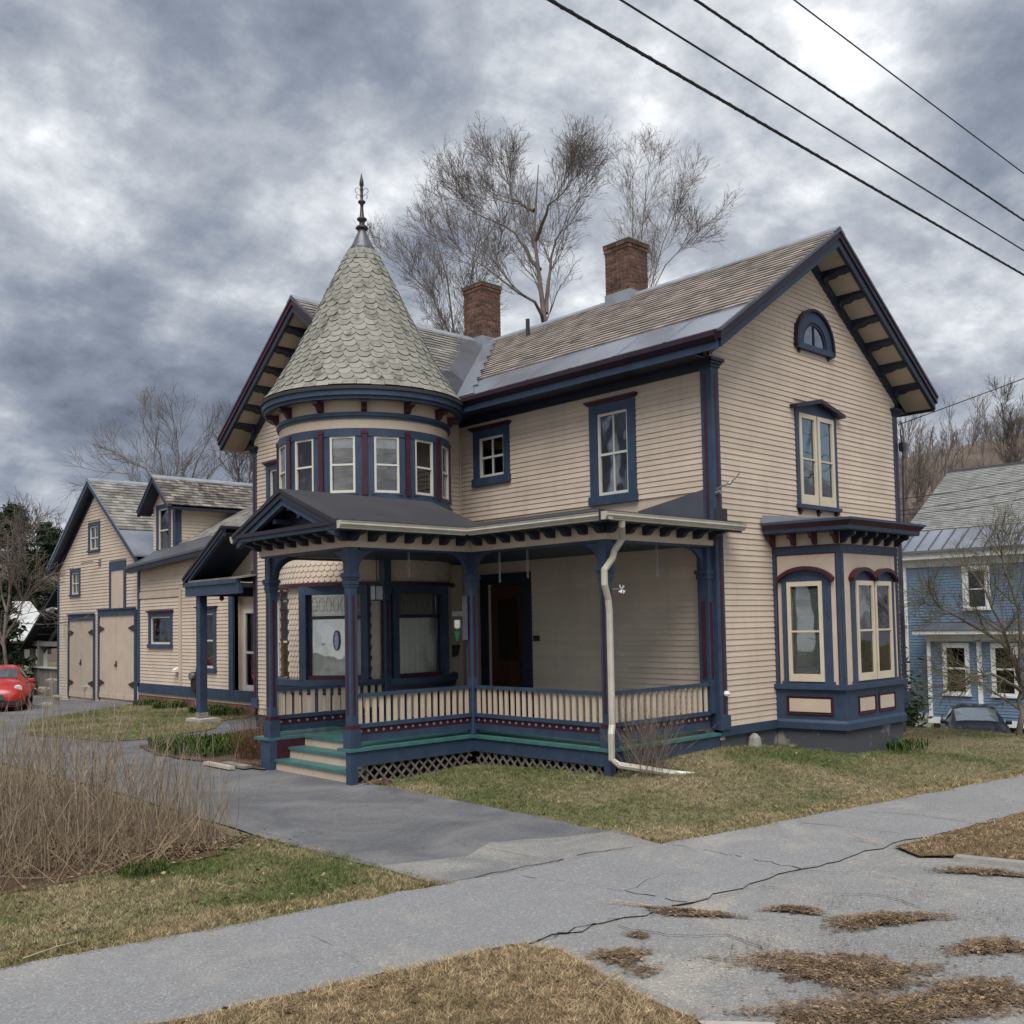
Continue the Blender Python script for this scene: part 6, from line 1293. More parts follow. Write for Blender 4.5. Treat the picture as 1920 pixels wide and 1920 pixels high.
T7 = [[(7.05, -1.81, -0.13), (7.04, -1.87, 0.86), (7.00, -1.90, 1.77)], [(7.03, -1.87, 1.0), (6.45, -1.81, 1.98), (6.14, -1.58, 2.78), (5.91, -1.39, 3.19)], [(7.03, -1.87, 1.3), (7.00, -1.49, 1.87), (6.47, -1.02, 2.19), (6.09, -0.68, 2.51)], [(7.02, -1.92, 1.77), (6.89, -1.86, 2.68), (6.73, -1.76, 3.39), (6.65, -1.71, 3.79)], [(7.04, -1.87, 0.8), (6.3, -1.75, 1.15), (5.81, -1.4, 1.12), (5.55, -1.15, 0.95)], [(7.02, -1.9, 1.5), (7.66, -2.15, 2.47), (7.94, -2.48, 3.28)], [(7.03, -1.9, 1.2), (7.18, -2.48, 1.76), (7.67, -2.98, 2.25)]]
bare_tree('crabapple_tree', 'small dense bare tree on the lawn in front of the blue house', T7, 0.065, 8, [(13, (0.5, 1.3), (0.4, 1.0), 0.5, 6, 4, 0.2), (8, (0.3, 0.8), (0.4, 1.0), 0.55, 5, 3, 0.15), (6, (0.12, 0.4), (0.5, 1.1), 0.6, 3, 3, 0.1)], 0.0026, base=(7.05, -1.81, -0.13), limb_r=0.6, twig=mat('olive_twigs', (0.125, 0.110, 0.065), 0.9, 0.25, 3))
T8 = [[(-2.56, 26.42, -0.2), (-2.58, 26.27, 2.01), (-2.52, 26.09, 3.76), (-2.62, 26.06, 5.51)], [(-2.6, 26.2, 2.1), (-2.41, 25.35, 3.04), (-2.18, 25.06, 4.07)], [(-2.6, 26.2, 2.9), (-2.63, 26.85, 4.14), (-2.78, 26.92, 5.21)], [(-2.54, 26.12, 3.58), (-2.35, 25.86, 4.63), (-2.30, 25.76, 5.50)]]
bare_tree('apple_tree', 'thin bare tree at the left edge beside the red car', T8, 0.07, 9, [(10, (0.8, 2.0), (0.4, 1.0), 0.5, 6, 4, 0.2), (7, (0.4, 1.1), (0.4, 1.0), 0.5, 4, 3, 0.1), (4, (0.2, 0.5), (0.4, 1.0), 0.6, 3, 3, 0.1)], 0.0055, base=(-2.56, 26.42, -0.2))
# conifers
NEED = mat('conifer_needles', (0.022, 0.036, 0.014), 0.9, 0.4, 1.5, island=0.7)
def conifer(label, x, y, z0, h, r, seed, n=5000, group=None, name='pine_tree', irregular=0.3, low=0.1, size=0.35):
    RS = np.random.RandomState(seed); th = thing(name, label, 'tree', (x, y, z0), group)
    v, f = tubes_np(np.array([[(x, y, z0), (x+0.1, y, z0+h*0.5), (x, y, z0+h*0.98)]]), np.array([[0.02*h, 0.014*h, 0.003*h]]), 6); nparr_mesh('trunk', v, f, BARK, th)
    nb_ = 70; bz = low+(1-low)*RS.rand(nb_)**0.9; ba = RS.uniform(0, 2*np.pi, nb_); bl = r*(1.02-bz)**0.75*RS.uniform(1-irregular, 1+irregular, nb_)
    k = RS.randint(0, nb_, n); t = RS.rand(n)**0.55; R_ = bl[k]*t; sp = 0.10*r*(0.4+t)
    px_ = x+np.cos(ba[k])*R_+RS.normal(0, 1, n)*sp; py_ = y+np.sin(ba[k])*R_+RS.normal(0, 1, n)*sp; pz_ = z0+h*bz[k]+0.12*R_-0.05*h*t*t+RS.normal(0, 0.35, n)*sp
    c = np.stack([px_, py_, pz_], 1); a = RS.normal(size=(n, 3)); a /= np.linalg.norm(a, axis=1, keepdims=True); b = np.cross(a, RS.normal(size=(n, 3))); b /= np.linalg.norm(b, axis=1, keepdims=True); s = size*RS.uniform(0.5, 1.2, n)[:, None]
    V = np.stack([c-a*s*0.5, c+b*s*0.22, c+a*s*0.5, c-b*s*0.22], 1).reshape(-1, 3); nparr_mesh('crown', V, np.arange(4*n).reshape(-1, 4), NEED, th); return th
for i, (x, y, z0, h, r) in enumerate(((13.5, 92, 0, 13.5, 4.2), (17, 91, 0, 14.2, 4.0), (20.5, 92, 0, 13.2, 4.0), (24.5, 94, 0, 12.6, 4.2), (11, 96, 0, 12.5, 4))):
    conifer(('dark pine at the far left edge of the row', 'tallest dark pine above the white roof', 'dark pine between the tallest pine and the barn roof', 'dark pine half hidden behind the barn roof edge', 'rearmost dark pine at the left frame edge')[i], x, y, z0, h, r, 70+i, 15000, 'pines behind the barn', size=0.42, irregular=0.55)
conifer('bushy dark hemlock behind the red car', -0.8, 33.6, -0.4, 4.2, 1.7, 80, 7000, name='hemlock_shrub', low=0.02, size=0.28)
# thicket of dry stalks
DRYS = mat('dry_stalks', (0.265, 0.208, 0.145), 0.85, 0.3, 6, island=0.9)
def stalks(name, label, pts, hmin, hmax, r, seed, material, lean=0.18, k=6, branch=3, sides=3, cat='bush', kind=None, group=None, blen=0.3):
    RS = np.random.RandomState(seed); n = len(pts); h = RS.uniform(hmin, hmax, n); d = np.stack([RS.normal(0, lean, n), RS.normal(0, lean, n), np.ones(n)], 1); d /= np.linalg.norm(d, axis=1, keepdims=True)
    z0 = gh(pts[:, 0], pts[:, 1]); P = [np.stack([pts[:, 0], pts[:, 1], z0], 1)]; cur = d
    for j in range(k-1): cur = cur+RS.normal(0, 0.07, cur.shape); cur /= np.linalg.norm(cur, axis=1, keepdims=True); P.append(P[-1]+cur*(h/(k-1))[:, None])
    P = np.stack(P, 1); R = (r*RS.uniform(0.5, 1.3, n))[:, None]*np.linspace(1, 0.4, k)[None]; parts = [tubes_np(P, R, sides)]
    if branch: P2, R2 = grow(P, R, branch, blen, (0.3, 0.8), 0.6, 4, RS, 0.25, 0.35); parts.append(tubes_np(P2, R2, 3))
    v, f = mesh_sum(parts); return tag(nparr_mesh(name, v, f, material), label, cat, group, kind)
RS = np.random.RandomState(5)
def inpoly(poly, n, RS):
    P = np.array(poly); out = np.zeros((0, 2))
    while len(out) < n: q = RS.uniform(P.min(0), P.max(0), (n, 2)); out = np.concatenate([out, q[inside(q[:, 0], q[:, 1], poly)]])
    return out[:n]
stalks('dry_thicket', 'dense thicket of dry brown stalks beside the driveway', inpoly([(-12.0, 0.3), (-10.2, 0.6), (-8.7, 0.6), (-8.35, 1.5), (-8.5, 3.0), (-12, 3.4)], 1000, RS), 0.5, 1.65, 0.0062, 1, DRYS, 0.20, branch=5, kind='stuff')
stalks('dry_thicket', 'sparser tall stalks at the driveway end of the thicket', inpoly([(-8.7, 0.5), (-8.0, 0.45), (-7.65, 0.95), (-7.7, 2.4), (-8.5, 2.4)], 170, RS), 0.5, 1.2, 0.0048, 2, DRYS, 0.16, branch=2, kind='stuff')
stalks('dry_thicket', 'broken low pale stalks along the thicket foot', inpoly([(-11, 0.25), (-8.3, 0.3), (-7.8, 0.8), (-8.2, 1.6), (-11, 1.8)], 520, RS), 0.15, 0.8, 0.0055, 3, mat('pale_dry_stalks', (0.27, 0.20, 0.13), 0.85, 0.25, 6, island=0.7), 0.7, branch=1, kind='stuff')
fl_ = MB(); ru = random.Random(6)
pale = mat('dried_flower_heads', (0.42, 0.38, 0.30), 0.9, 0.2, 20)
for i in range(9):
    x, y, h = ru.uniform(-11.0, -8.6), ru.uniform(0.9, 2.6), ru.uniform(1.3, 1.8)
    t_ = thing('dried_flower', 'pale dried flower umbel on a tall stalk above the thicket', 'dried flower', (x, y, 0), 'dried umbels in the thicket')
    mb = MB().tube([(x, y, 0), (x+0.02, y+0.03, h*0.5), (x+0.01, y, h)], 0.0045, 4); mb.build('stalk', DRYS, t_)
    mb = MB()
    for k in range(16):
        a = ru.uniform(0, 6.28); rr = ru.uniform(0.01, 0.07); mb.box(x+rr*math.cos(a)-0.006, x+rr*math.cos(a)+0.006, y+rr*math.sin(a)-0.006, y+rr*math.sin(a)+0.006, h+0.03-rr*0.2, h+0.042-rr*0.2)
        mb.tube([(x+0.01, y, h-0.02), (x+rr*math.cos(a), y+rr*math.sin(a), h+0.03-rr*0.2)], 0.0018, 3)
    mb.build('flower_head', pale, t_)
# shrubs at the porch
def clump(cx_, cy_, r, n, RS): a = RS.uniform(0, 2*np.pi, n); q = r*np.sqrt(RS.rand(n)); return np.stack([cx_+q*np.cos(a), cy_+q*np.sin(a)], 1)
stalks('bare_shrub', 'reddish brown twiggy shrub beside the left porch post', clump(-4.35, 6.6, 0.32, 150, RS), 0.45, 1.0, 0.005, 11, mat('russet_stalks', (0.145, 0.072, 0.040), 0.85, 0.3, 8, island=0.8), 0.42, branch=4)
stalks('bare_shrub', 'grey brown twiggy shrub around the downspout foot', clump(-2.15, -0.35, 0.30, 110, RS), 0.6, 1.1, 0.0042, 12, mat('grey_stalks', (0.20, 0.155, 0.115), 0.85, 0.25, 8, island=0.6), 0.33, branch=5)
def leaves(name, label, pts, h, w, lean, seed, material, cat='plant', kind='stuff'):
    RS = np.random.RandomState(seed); n = len(pts); a = RS.uniform(0, 2*np.pi, n); hh = RS.uniform(0.6, 1.1, n)*h; o = RS.uniform(0.1, 1, n)*lean*hh; z = gh(pts[:, 0], pts[:, 1])+0.02; ca, sa = np.cos(a), np.sin(a); Vs = []
    for t, ww in ((0, 0.6), (0.4, 1.0), (0.75, 0.75), (1.0, 0.05)):
        cx_, cy_ = pts[:, 0]+ca*o*t**1.7, pts[:, 1]+sa*o*t**1.7; zz = z+hh*(t-0.25*lean*t**2)
        Vs += [np.stack([cx_-sa*w*ww, cy_+ca*w*ww, zz], 1), np.stack([cx_+sa*w*ww, cy_-ca*w*ww, zz], 1)]
    V = np.stack(Vs, 1).reshape(-1, 3); b = np.arange(n)*8; F = np.concatenate([np.stack([b+2*i, b+2*i+1, b+2*i+3, b+2*i+2], 1) for i in range(3)])
    return tag(nparr_mesh(name, V, F, material), label, cat, kind=kind)
leaves('bulb_foliage', 'bed of fresh green bulb leaves beside the driveway', inpoly([(-4.9, 7.2), (-5.25, 8.5), (-4.85, 10.0), (-4.1, 10.1), (-3.2, 9.3), (-4.0, 7.3)], 1500, RS), 0.27, 0.011, 0.75, 1, LUSH)
leaves('bulb_foliage', 'bright green leaf tuft growing at the bay foundation', clump(2.9, -1.45, 0.22, 60, RS), 0.22, 0.010, 1.0, 2, LUSH)
leaves('bulb_foliage', 'tuft of green leaves at the foundation corner of the bay', clump(3.45, -1.4, 0.25, 80, RS), 0.24, 0.010, 1.0, 3, LUSH)
leaves('bulb_foliage', 'patch of vivid new grass at the thicket foot', clump(-9.05, 0.12, 0.24, 520, RS), 0.10, 0.0035, 0.8, 4, LUSH)
leaves('bulb_foliage', 'low green clumps along the brick foot of the ell', np.concatenate([clump(-0.5, 20.2, 0.35, 160, RS), clump(-0.5, 18.5, 0.5, 260, RS), clump(-0.45, 16.2, 0.55, 320, RS), clump(-0.6, 15.0, 0.5, 260, RS)]), 0.26, 0.014, 0.9, 5, LUSH)
# rhododendron
RH = thing('rhododendron', 'leafy evergreen rhododendron at the far house corner', 'shrub', (7.6, 0.6, -0.1)); RSr = np.random.RandomState(31)
LEAFG = mat('rhododendron_leaf', (0.040, 0.072, 0.024), 0.45, 0.3, 6, island=0.7)
n = 1100; ctr = np.array([(7.4, 0.7, 0.95), (7.5, 0.75, 0.5), (7.2, 0.9, 1.3), (7.75, 0.6, 0.3), (7.4, 0.6, 0.1)]); k = RSr.randint(0, 5, n); c = ctr[k]+RSr.normal(0, 0.18, (n, 3)); c[:, 2] = np.maximum(c[:, 2], -0.1)
a = RSr.normal(size=(n, 3)); a[:, 2] *= 0.5; a /= np.linalg.norm(a, axis=1, keepdims=True); b = np.cross(a, RSr.normal(size=(n, 3))); b /= np.linalg.norm(b, axis=1, keepdims=True); V = np.stack([c-a*0.09, c-b*0.028, c+a*0.09, c+b*0.028], 1).reshape(-1, 3)
nparr_mesh('leaves', V, np.arange(4*n).reshape(-1, 4), LEAFG, RH, kind='stuff')
P, R = [], []
for i in range(5): P.append(resample([(7.6, 0.5, -0.2), tuple((ctr[i]+np.array([7.6, 0.5, -0.2]))/2), tuple(ctr[i])], 5)); R.append(np.linspace(0.02, 0.008, 5))
v, f = tubes_np(np.array(P), np.array(R), 5); nparr_mesh('stems', v, f, BARK, RH)
# hills with bare woods
def hill(name, cx_, cy_, rx, ry, h, seed, z0=-3, col=(0.10, 0.078, 0.062), n=900, th=(6, 11), ang=0.0):
    RS = np.random.RandomState(seed); u = np.linspace(-1, 1, 41); U, Vv = np.meshgrid(u, u, indexing='ij'); ca, sa = math.cos(ang), math.sin(ang)
    Xh = cx_+U*rx*ca-Vv*ry*sa; Yh = cy_+U*rx*sa+Vv*ry*ca; rr = np.clip(1-(U**2+Vv**2), 0, 1); Zh = z0+h*rr**0.8+0.03*h*np.sin(9*U+seed)*rr
    I = (np.arange(40)[:, None]*41+np.arange(40)[None]).ravel(); o = nparr_mesh(name, np.stack([Xh, Yh, Zh], -1).reshape(-1, 3), np.stack([I, I+41, I+42, I+1], 1), mat(name+'_floor', col, 0.95, 0.35, 0.08), kind='structure'); o.data.shade_smooth()
    q = RS.uniform(-1, 1, (n*2, 2)); q = q[(q**2).sum(1) < 0.92][:n]; r1 = np.clip(1-(q**2).sum(1), 0, 1); bx_ = cx_+q[:, 0]*rx*ca-q[:, 1]*ry*sa; by_ = cy_+q[:, 0]*rx*sa+q[:, 1]*ry*ca; bz_ = z0+h*r1**0.8+0.03*h*np.sin(9*q[:, 0]+seed)*r1-0.4
    hh = RS.uniform(th[0], th[1], len(q)); P = np.stack([np.stack([bx_, by_, bz_], 1), np.stack([bx_+RS.normal(0, .2, len(q)), by_, bz_+hh*0.5], 1), np.stack([bx_+RS.normal(0, .5, len(q)), by_, bz_+hh], 1)], 1); R = np.stack([hh*0.012, hh*0.008, hh*0.003], 1)
    P2, R2 = grow(P, R, 9, 0.42, (0.35, 0.8), 0.5, 3, RS, 0.4, 0.3); P3, R3 = grow(P2, R2, 4, 0.55, (0.3, 0.8), 0.6, 2, RS, 0.3, 0.2)
    v, f = mesh_sum([tubes_np(P, R, 4), tubes_np(P2, np.maximum(R2, 0.02), 3), tubes_np(P3, np.maximum(R3, 0.016), 3)])
    tag(nparr_mesh('hillside_woods', v, f, TWIG), 'leafless brown woods covering the '+name.replace('_', ' '), 'woods', kind='stuff')
hill('wooded_hill', 262, 72, 130, 70, 56, 1, z0=-8, n=2600, th=(4, 7), ang=-0.75)
hill('far_hill', 46, 165, 70, 30, 17, 2, z0=-2, n=500, th=(5, 9))
# ================================================================== blue neighbour house
NB = thing('blue_house', 'blue clapboard neighbour house with white trim and grey shingle roof', 'house', (22, 3, -2))
BLUES = mat('blue_grey_siding', (0.12, 0.185, 0.275), 0.6, 0.08, 2)
WTRIM = mat('white_trim', (0.66, 0.67, 0.66), 0.5, 0.05, 3)
NF = fr_x(22.0)
on1, cn1, _ = window(NF, -5.40, -4.48, 2.40, 3.92, NB, cw=0.14, cas=WTRIM, sash=WTRIM, hood=None)
wall(NF, -7.55, 6.0, -1.3, 4.5, [on1], NB, 'wall', material=BLUES)
boards(NF, -7.45, 6.0, -1.2, 4.0, [cn1, (-6.5, -2.6, -2, 1.75)], None, NB, parts=False, expo=0.10, material=BLUES)
MB().fb(NF, -7.57, -7.38, 0, 0.06, -1.3, 4.0).fb(NF, -7.57, 6, 0, 0.05, 3.95, 4.25).fb(NF, -7.57, 6, 0, 0.10, -1.42, -1.2).build('white_corner_trim', WTRIM, NB)
MB().fb(NF, -7.6, 6, 0, 0.30, 4.22, 4.42).fb(NF, -7.6, 6, 0, 0.36, 4.42, 4.50).build('eave_cornice', WTRIM, NB)
MB().fb(NF, -7.5, 6, -0.2, -0.02, -3.2, -1.3).build('foundation', BRICKF, NB); MB().fb(NF, -7.4, -6.6, 0, 0.03, -1.75, -1.38).build('basement_window', WTRIM, NB)
NR = Gable('y', 27.0, 5.4, 4.52, 7.95)
mb = MB(); NR.band(mb, -1, 0, -0.08, -6, 7.85); NR.band(mb, 1, 0, -0.08, -6, 7.85); nr = mb.build('roof', METAL, NB)
mb = MB(); NR.slates(mb, -1, -6, 7.85, 0.05, 4.15, expo=0.14, w=0.30, seed=31); mb.build('roof_shingles', mat('green_grey_shingle', (0.205, 0.21, 0.20), 0.85, 0.12, 3, island=0.35), nr, kind='stuff', recalc=False)
mb = MB()
for i in range(24): NR.band(mb, -1, 0.05, 0.0, 7.8-i*0.48, 7.8-i*0.48+0.03, s_in=4.2, s_out=5.4)
mb.build('standing_seams', METALD, nr)
mb = MB(); NR.band(mb, -1, 0.05, 0.0, -6, 7.87, s_out=0.14); mb.build('ridge_cap', ASPHR, nr)
MB().prism([(22.1, 7.5, 4.4), (31.9, 7.5, 4.4), (27, 7.5, 7.8)], (0, 0.1, 0)).box(22.1, 32, 7.4, 7.5, -2.5, 4.4).build('gable_end', BLUES, NB)
# its one-storey bay
nbay = MB().box(21.0, 22.0, 2.65, 6.25, -1.25, 1.45).build('side_bay', BLUES, NB)
BF2 = fr_x(21.0)
boards(BF2, -6.2, -2.7, -1.1, 1.35, [(-5.75, -4.85, -0.4, 1.3), (-4.15, -3.3, -0.4, 1.3)], None, nbay, parts=False, expo=0.10, material=BLUES)
MB().fb(BF2, -6.27, -6.15, 0, 0.06, -1.3, 1.45).fb(BF2, -4.6, -4.45, 0, 0.05, -1.3, 1.4).fb(BF2, -2.8, -2.63, 0, 0.05, -1.3, 1.45).fb(BF2, -6.27, -2.63, 0, 0.05, 1.35, 1.6).fb(BF2, -6.3, -2.6, 0, 0.08, -1.42, -1.22).box(20.6, 22, 2.35, 6.6, 1.6, 1.75).box(20.9, 22, 2.6, 6.3, 1.4, 1.6).build('bay_trim', WTRIM, nbay)
for a, b in ((-5.75, -4.85), (-4.15, -3.3)):
    w_ = MB().fb(BF2, a, a+0.14, 0, 0.06, -0.4, 1.3).fb(BF2, b-0.14, b, 0, 0.06, -0.4, 1.3).fb(BF2, a+0.14, b-0.14, 0, 0.06, 1.14, 1.3).fb(BF2, a-0.03, b+0.03, 0, 0.09, -0.47, -0.4).fb(BF2, a+0.14, b-0.14, 0, 0.04, 0.42, 0.48).fb(BF2, a+0.14, b-0.14, 0, 0.04, -0.4, -0.33).build('bay_window', WTRIM, nbay)
    MB().fb(BF2, a+0.14, b-0.14, 0.012, 0.018, -0.33, 1.14).build('pane', GLASSD, w_); MB().fb(BF2, a+0.14, b-0.14, 0.0, 0.005, -0.33, 1.14).build('dark_backing', DARK, w_)
MB().prism([(20.55, 2.3, 1.75), (22, 2.3, 2.0), (22, 2.3, 1.75)], (0, 4.35, 0)).build('bay_roof', METALD, nbay)
MB().box(21.6, 22.3, 7.4, 8.4, 1.9, 2.6).build('side_porch_eave', WTRIM, NB)
# far white-roofed house on the left
FH = thing('far_cottage', 'pale far cottage with weathered light roof behind the lean-to shed', 'house', (3, 56, 0))
MB().box(-3, 7.2, 52, 60, -1, 2.2).build('wall', mat('pale_wall', (0.5, 0.5, 0.46), 0.7, 0.05, 3), FH)
FR = Gable('x', 56, 4.8, 1.95, 4.1)
mb = MB(); FR.band(mb, -1, 0, -0.1, -3.4, 7.5); FR.band(mb, 1, 0, -0.1, -3.4, 7.5); fr_ = mb.build('roof', mat('pale_metal_roof', (0.45, 0.46, 0.45), 0.6, 0.15, 1.5), FH)
MB().box(-3.4, 7.5, 51.15, 51.25, 1.75, 1.97).build('eave_trim', WTRIM, FH); MB().box(5.0, 5.9, 51.9, 52.0, 0.4, 1.6).build('window', DARK, FH)
MB().box(4.9, 5.6, 55.6, 56.3, 3.6, 5.3).box(4.82, 5.68, 55.5, 56.4, 5.1, 5.35).build('chimney', BRICKF, FH)
# ================================================================== cars
TYRE = mat('tyre_rubber', (0.015, 0.015, 0.016), 0.85, 0.2, 10); RIM = mat('alloy_rim', (0.35, 0.35, 0.36), 0.3, 0.1, 6, metal=0.8)
CHROME = mat('bright_metal', (0.6, 0.6, 0.6), 0.2, 0.05, 5, metal=0.9); LAMPG = mat('headlamp_lens', (0.55, 0.57, 0.58), 0.12, 0.1, 8, spec=0.8)
def car(name, label, loc, rz, paint, stations, cat='car', wheels=((-1.25,), (1.3,)), wr=0.32, half=0.78, round_=0.0, hl_y=None, hl_z=0.7, hl_x=0.6, hl_r=0.12, plate=None, emblem=None, length=(-2.1, 2.1)):
    """stations: (y, half width, sill z, belt z, roof z, roof half width); front at -y."""
    t = thing(name, label, cat, loc, local=True, rz=rz); k = 9; rows = []
    for y, w, zs_, zb, zr_, rw in stations:
        r_ = [(0.0, zs_), (w*0.92, zs_), (w, zs_+0.12), (w*1.0, zs_+(zb-zs_)*0.55), (w*0.96, zb)]
        cab = rw >= 0.55
        r_ += [(w*0.96*(0.35)+rw*0.65, zb+(zr_-zb)*0.45), (rw, zb+(zr_-zb)*0.88), (rw*0.62, zr_*0.995+zb*0.005), (0.0, zr_)] if cab else [(w*0.80, zb+(zr_-zb)*0.5), (w*0.62, zb+(zr_-zb)*0.8), (w*0.35, zr_), (0.0, zr_)]
        rows.append([(x, y, z) for x, z in r_])
    mb = MB(); gl = MB()
    for s in (1, -1):
        b = len(mb.v)
        for r_ in rows: mb.v += [(s*x, y, z) for x, y, z in r_]
        for i in range(len(rows)-1):
            for j in range(k-1): mb.f.append((b+i*k+j, b+i*k+j+1, b+(i+1)*k+j+1, b+(i+1)*k+j))
        mb.f.append(tuple(b+j for j in range(k))); mb.f.append(tuple(b+(len(rows)-1)*k+j for j in range(k)))
    body = mb.build('body', paint, t, smooth=True)
    # glass: cabin bands lifted a little off the body
    for i in range(len(rows)-1):
        A, B = stations[i], stations[i+1]; ca_, cb_ = A[5] >= 0.55, B[5] >= 0.55
        if ca_ and cb_:
            for s in (1, -1):
                q = [rows[i][4], rows[i+1][4], rows[i+1][6], rows[i][6]]; q = [(s*(x+0.006), y, z+0.0) for x, y, z in q]
                c_ = [sum(p[m_] for p in q)/4 for m_ in range(3)]; q = [tuple(c_[m_]+(p[m_]-c_[m_])*0.86 for m_ in range(3)) for p in q]
                MB().quad(*q).build('side_window', GLC, t, recalc=False)
        elif ca_ != cb_:
            lo_, hi_ = (rows[i], rows[i+1]) if cb_ else (rows[i+1], rows[i]); dy = -0.012 if cb_ else 0.012
            n_ = Vector((0, -0.5 if cb_ else 0.5, 0.85))*0.014; cols = [(5, 1), (6, 1), (7, 1), (8, 1), (7, -1), (6, -1), (5, -1)]; gm = MB()
            for t_ in (0.12, 0.5, 0.93):
                for j_, s_ in cols:
                    k_ = 0.90 if j_ == 5 else 1.0
                    p_ = [lo_[j_][m_]*(1-t_)+hi_[j_][m_]*t_ for m_ in range(3)]; gm.v.append((s_*p_[0]*k_, p_[1]+n_.y, p_[2]+n_.z))
            gm.f = [(r_*7+i_, r_*7+i_+1, r_*7+i_+8, r_*7+i_+7) for r_ in range(2) for i_ in range(6)]; gm.build('windscreen' if cb_ else 'rear_window', GLC, t, recalc=False)
    for y in (wheels[0][0], wheels[1][0]):
        for s in (1, -1):
            w_ = MB().tube([(s*(half-0.19), y, wr), (s*(half+0.02), y, wr)], wr, 22).build('wheel', TYRE, t, smooth=False)
            MB().tube([(s*(half+0.02), y, wr), (s*(half+0.03), y, wr)], wr*0.62, 16).build('rim', RIM, w_)
    fy = stations[0][0]
    for s in (1, -1):
        if hl_y is not None:
            MB().tube([(s*hl_x, hl_y+0.05, hl_z), (s*hl_x*1.0, hl_y-0.04, hl_z-0.01)], [hl_r, hl_r*0.9], 18).build('headlight', LAMPG, t, smooth=False)
        m_ = MB().box(s*(half+0.06)-0.09, s*(half+0.06)+0.09, -0.62, -0.52, stations[3][3]+0.02, stations[3][3]+0.15).build('mirror', paint, t); bevel(m_, 0.03, 2)
    return t
GLC = mat('car_glass', (0.30, 0.34, 0.37), 0.08, 0.1, 3, spec=1.0, metal=0.85)
RED = mat('orange_red_paint', (0.34, 0.020, 0.016), 0.22, 0.05, 3, spec=0.6)
NAVY = mat('dark_blue_car_paint', (0.010, 0.012, 0.020), 0.3, 0.1, 3, spec=0.25)
bt = car('red_car', 'orange red rounded hatchback parked at the left edge of the driveway', (-3.55, 23.7, -0.06), rad(-20), RED,
    [(-2.06, 0.45, 0.22, 0.42, 0.50, 0.2), (-2.0, 0.66, 0.20, 0.55, 0.66, 0.3), (-1.75, 0.80, 0.18, 0.70, 0.82, 0.4), (-1.2, 0.88, 0.18, 0.78, 0.95, 0.5), (-0.75, 0.86, 0.20, 0.80, 0.94, 0.5), (-0.20, 0.86, 0.20, 0.84, 1.24, 0.55), (0.25, 0.86, 0.20, 0.84, 1.33, 0.58), (0.75, 0.86, 0.20, 0.84, 1.28, 0.56), (1.25, 0.86, 0.18, 0.82, 1.10, 0.5), (1.65, 0.86, 0.18, 0.80, 0.90, 0.4), (2.0, 0.70, 0.2, 0.62, 0.70, 0.3), (2.08, 0.5, 0.24, 0.5, 0.55, 0.2)], wheels=((-1.25,), (1.28,)), half=0.86, hl_y=-1.80, hl_z=0.68, hl_x=0.62, hl_r=0.125)
for s in (1, -1): # bulging wings
    for y in (-1.25, 1.28):
        mb = MB()
        for i in range(9):
            for j in range(9): 
                u, v = math.pi*i/8, math.pi*j/8-math.pi/2
                mb.v.append((s*(0.62+0.33*math.sin(u)*math.cos(v)), y+0.58*math.sin(v), 0.25+0.50*abs(math.cos(u/2))*math.cos(v)))
        mb.f = [(i*9+j, i*9+j+1, (i+1)*9+j+1, (i+1)*9+j) for i in range(8) for j in range(8)]; mb.build('wing', RED, bt, smooth=True)
MB().box(-0.72, 0.72, -2.12, -2.03, 0.25, 0.37).build('bumper_grille', BLACKP, bt)
MB().box(-0.26, 0.26, -2.13, -2.09, 0.40, 0.55).build('number_plate', mat('green_plate', (0.02, 0.11, 0.055), 0.5, 0.1, 5), bt)
mb = MB().tube([(0.075*math.cos(t), -1.985+0.0*t, 0.80+0.075*math.sin(t)) for t in [i*math.pi/8 for i in range(17)]], 0.011, 6)
mb.tube([(-0.045, -1.99, 0.855), (0.0, -1.99, 0.80), (0.045, -1.99, 0.855)], 0.008, 5).tube([(-0.06, -1.99, 0.83), (-0.028, -1.99, 0.745), (0.0, -1.99, 0.795), (0.028, -1.99, 0.745), (0.06, -1.99, 0.83)], 0.008, 5); mb.build('emblem', CHROME, bt)
car('dark_car', 'dark blue sedan parked low beside the blue house, windscreen towards the lawn', (19.2, 4.05, -2.05), rad(-63), NAVY,
    [(-2.3, 0.70, 0.25, 0.60, 0.68, 0.4), (-2.2, 0.84, 0.22, 0.70, 0.80, 0.5), (-1.5, 0.90, 0.2, 0.82, 0.93, 0.5), (-0.95, 0.91, 0.2, 0.90, 1.0, 0.5), (-0.25, 0.91, 0.2, 0.93, 1.42, 0.60), (0.5, 0.91, 0.2, 0.93, 1.46, 0.61), (1.1, 0.91, 0.2, 0.94, 1.38, 0.58), (1.75, 0.90, 0.2, 0.95, 1.02, 0.5), (2.25, 0.84, 0.22, 0.85, 0.95, 0.5), (2.35, 0.7, 0.25, 0.7, 0.75, 0.4)], wheels=((-1.4,), (1.4,)), half=0.86, hl_y=-2.15, hl_z=0.68, hl_x=0.65, hl_r=0.10)
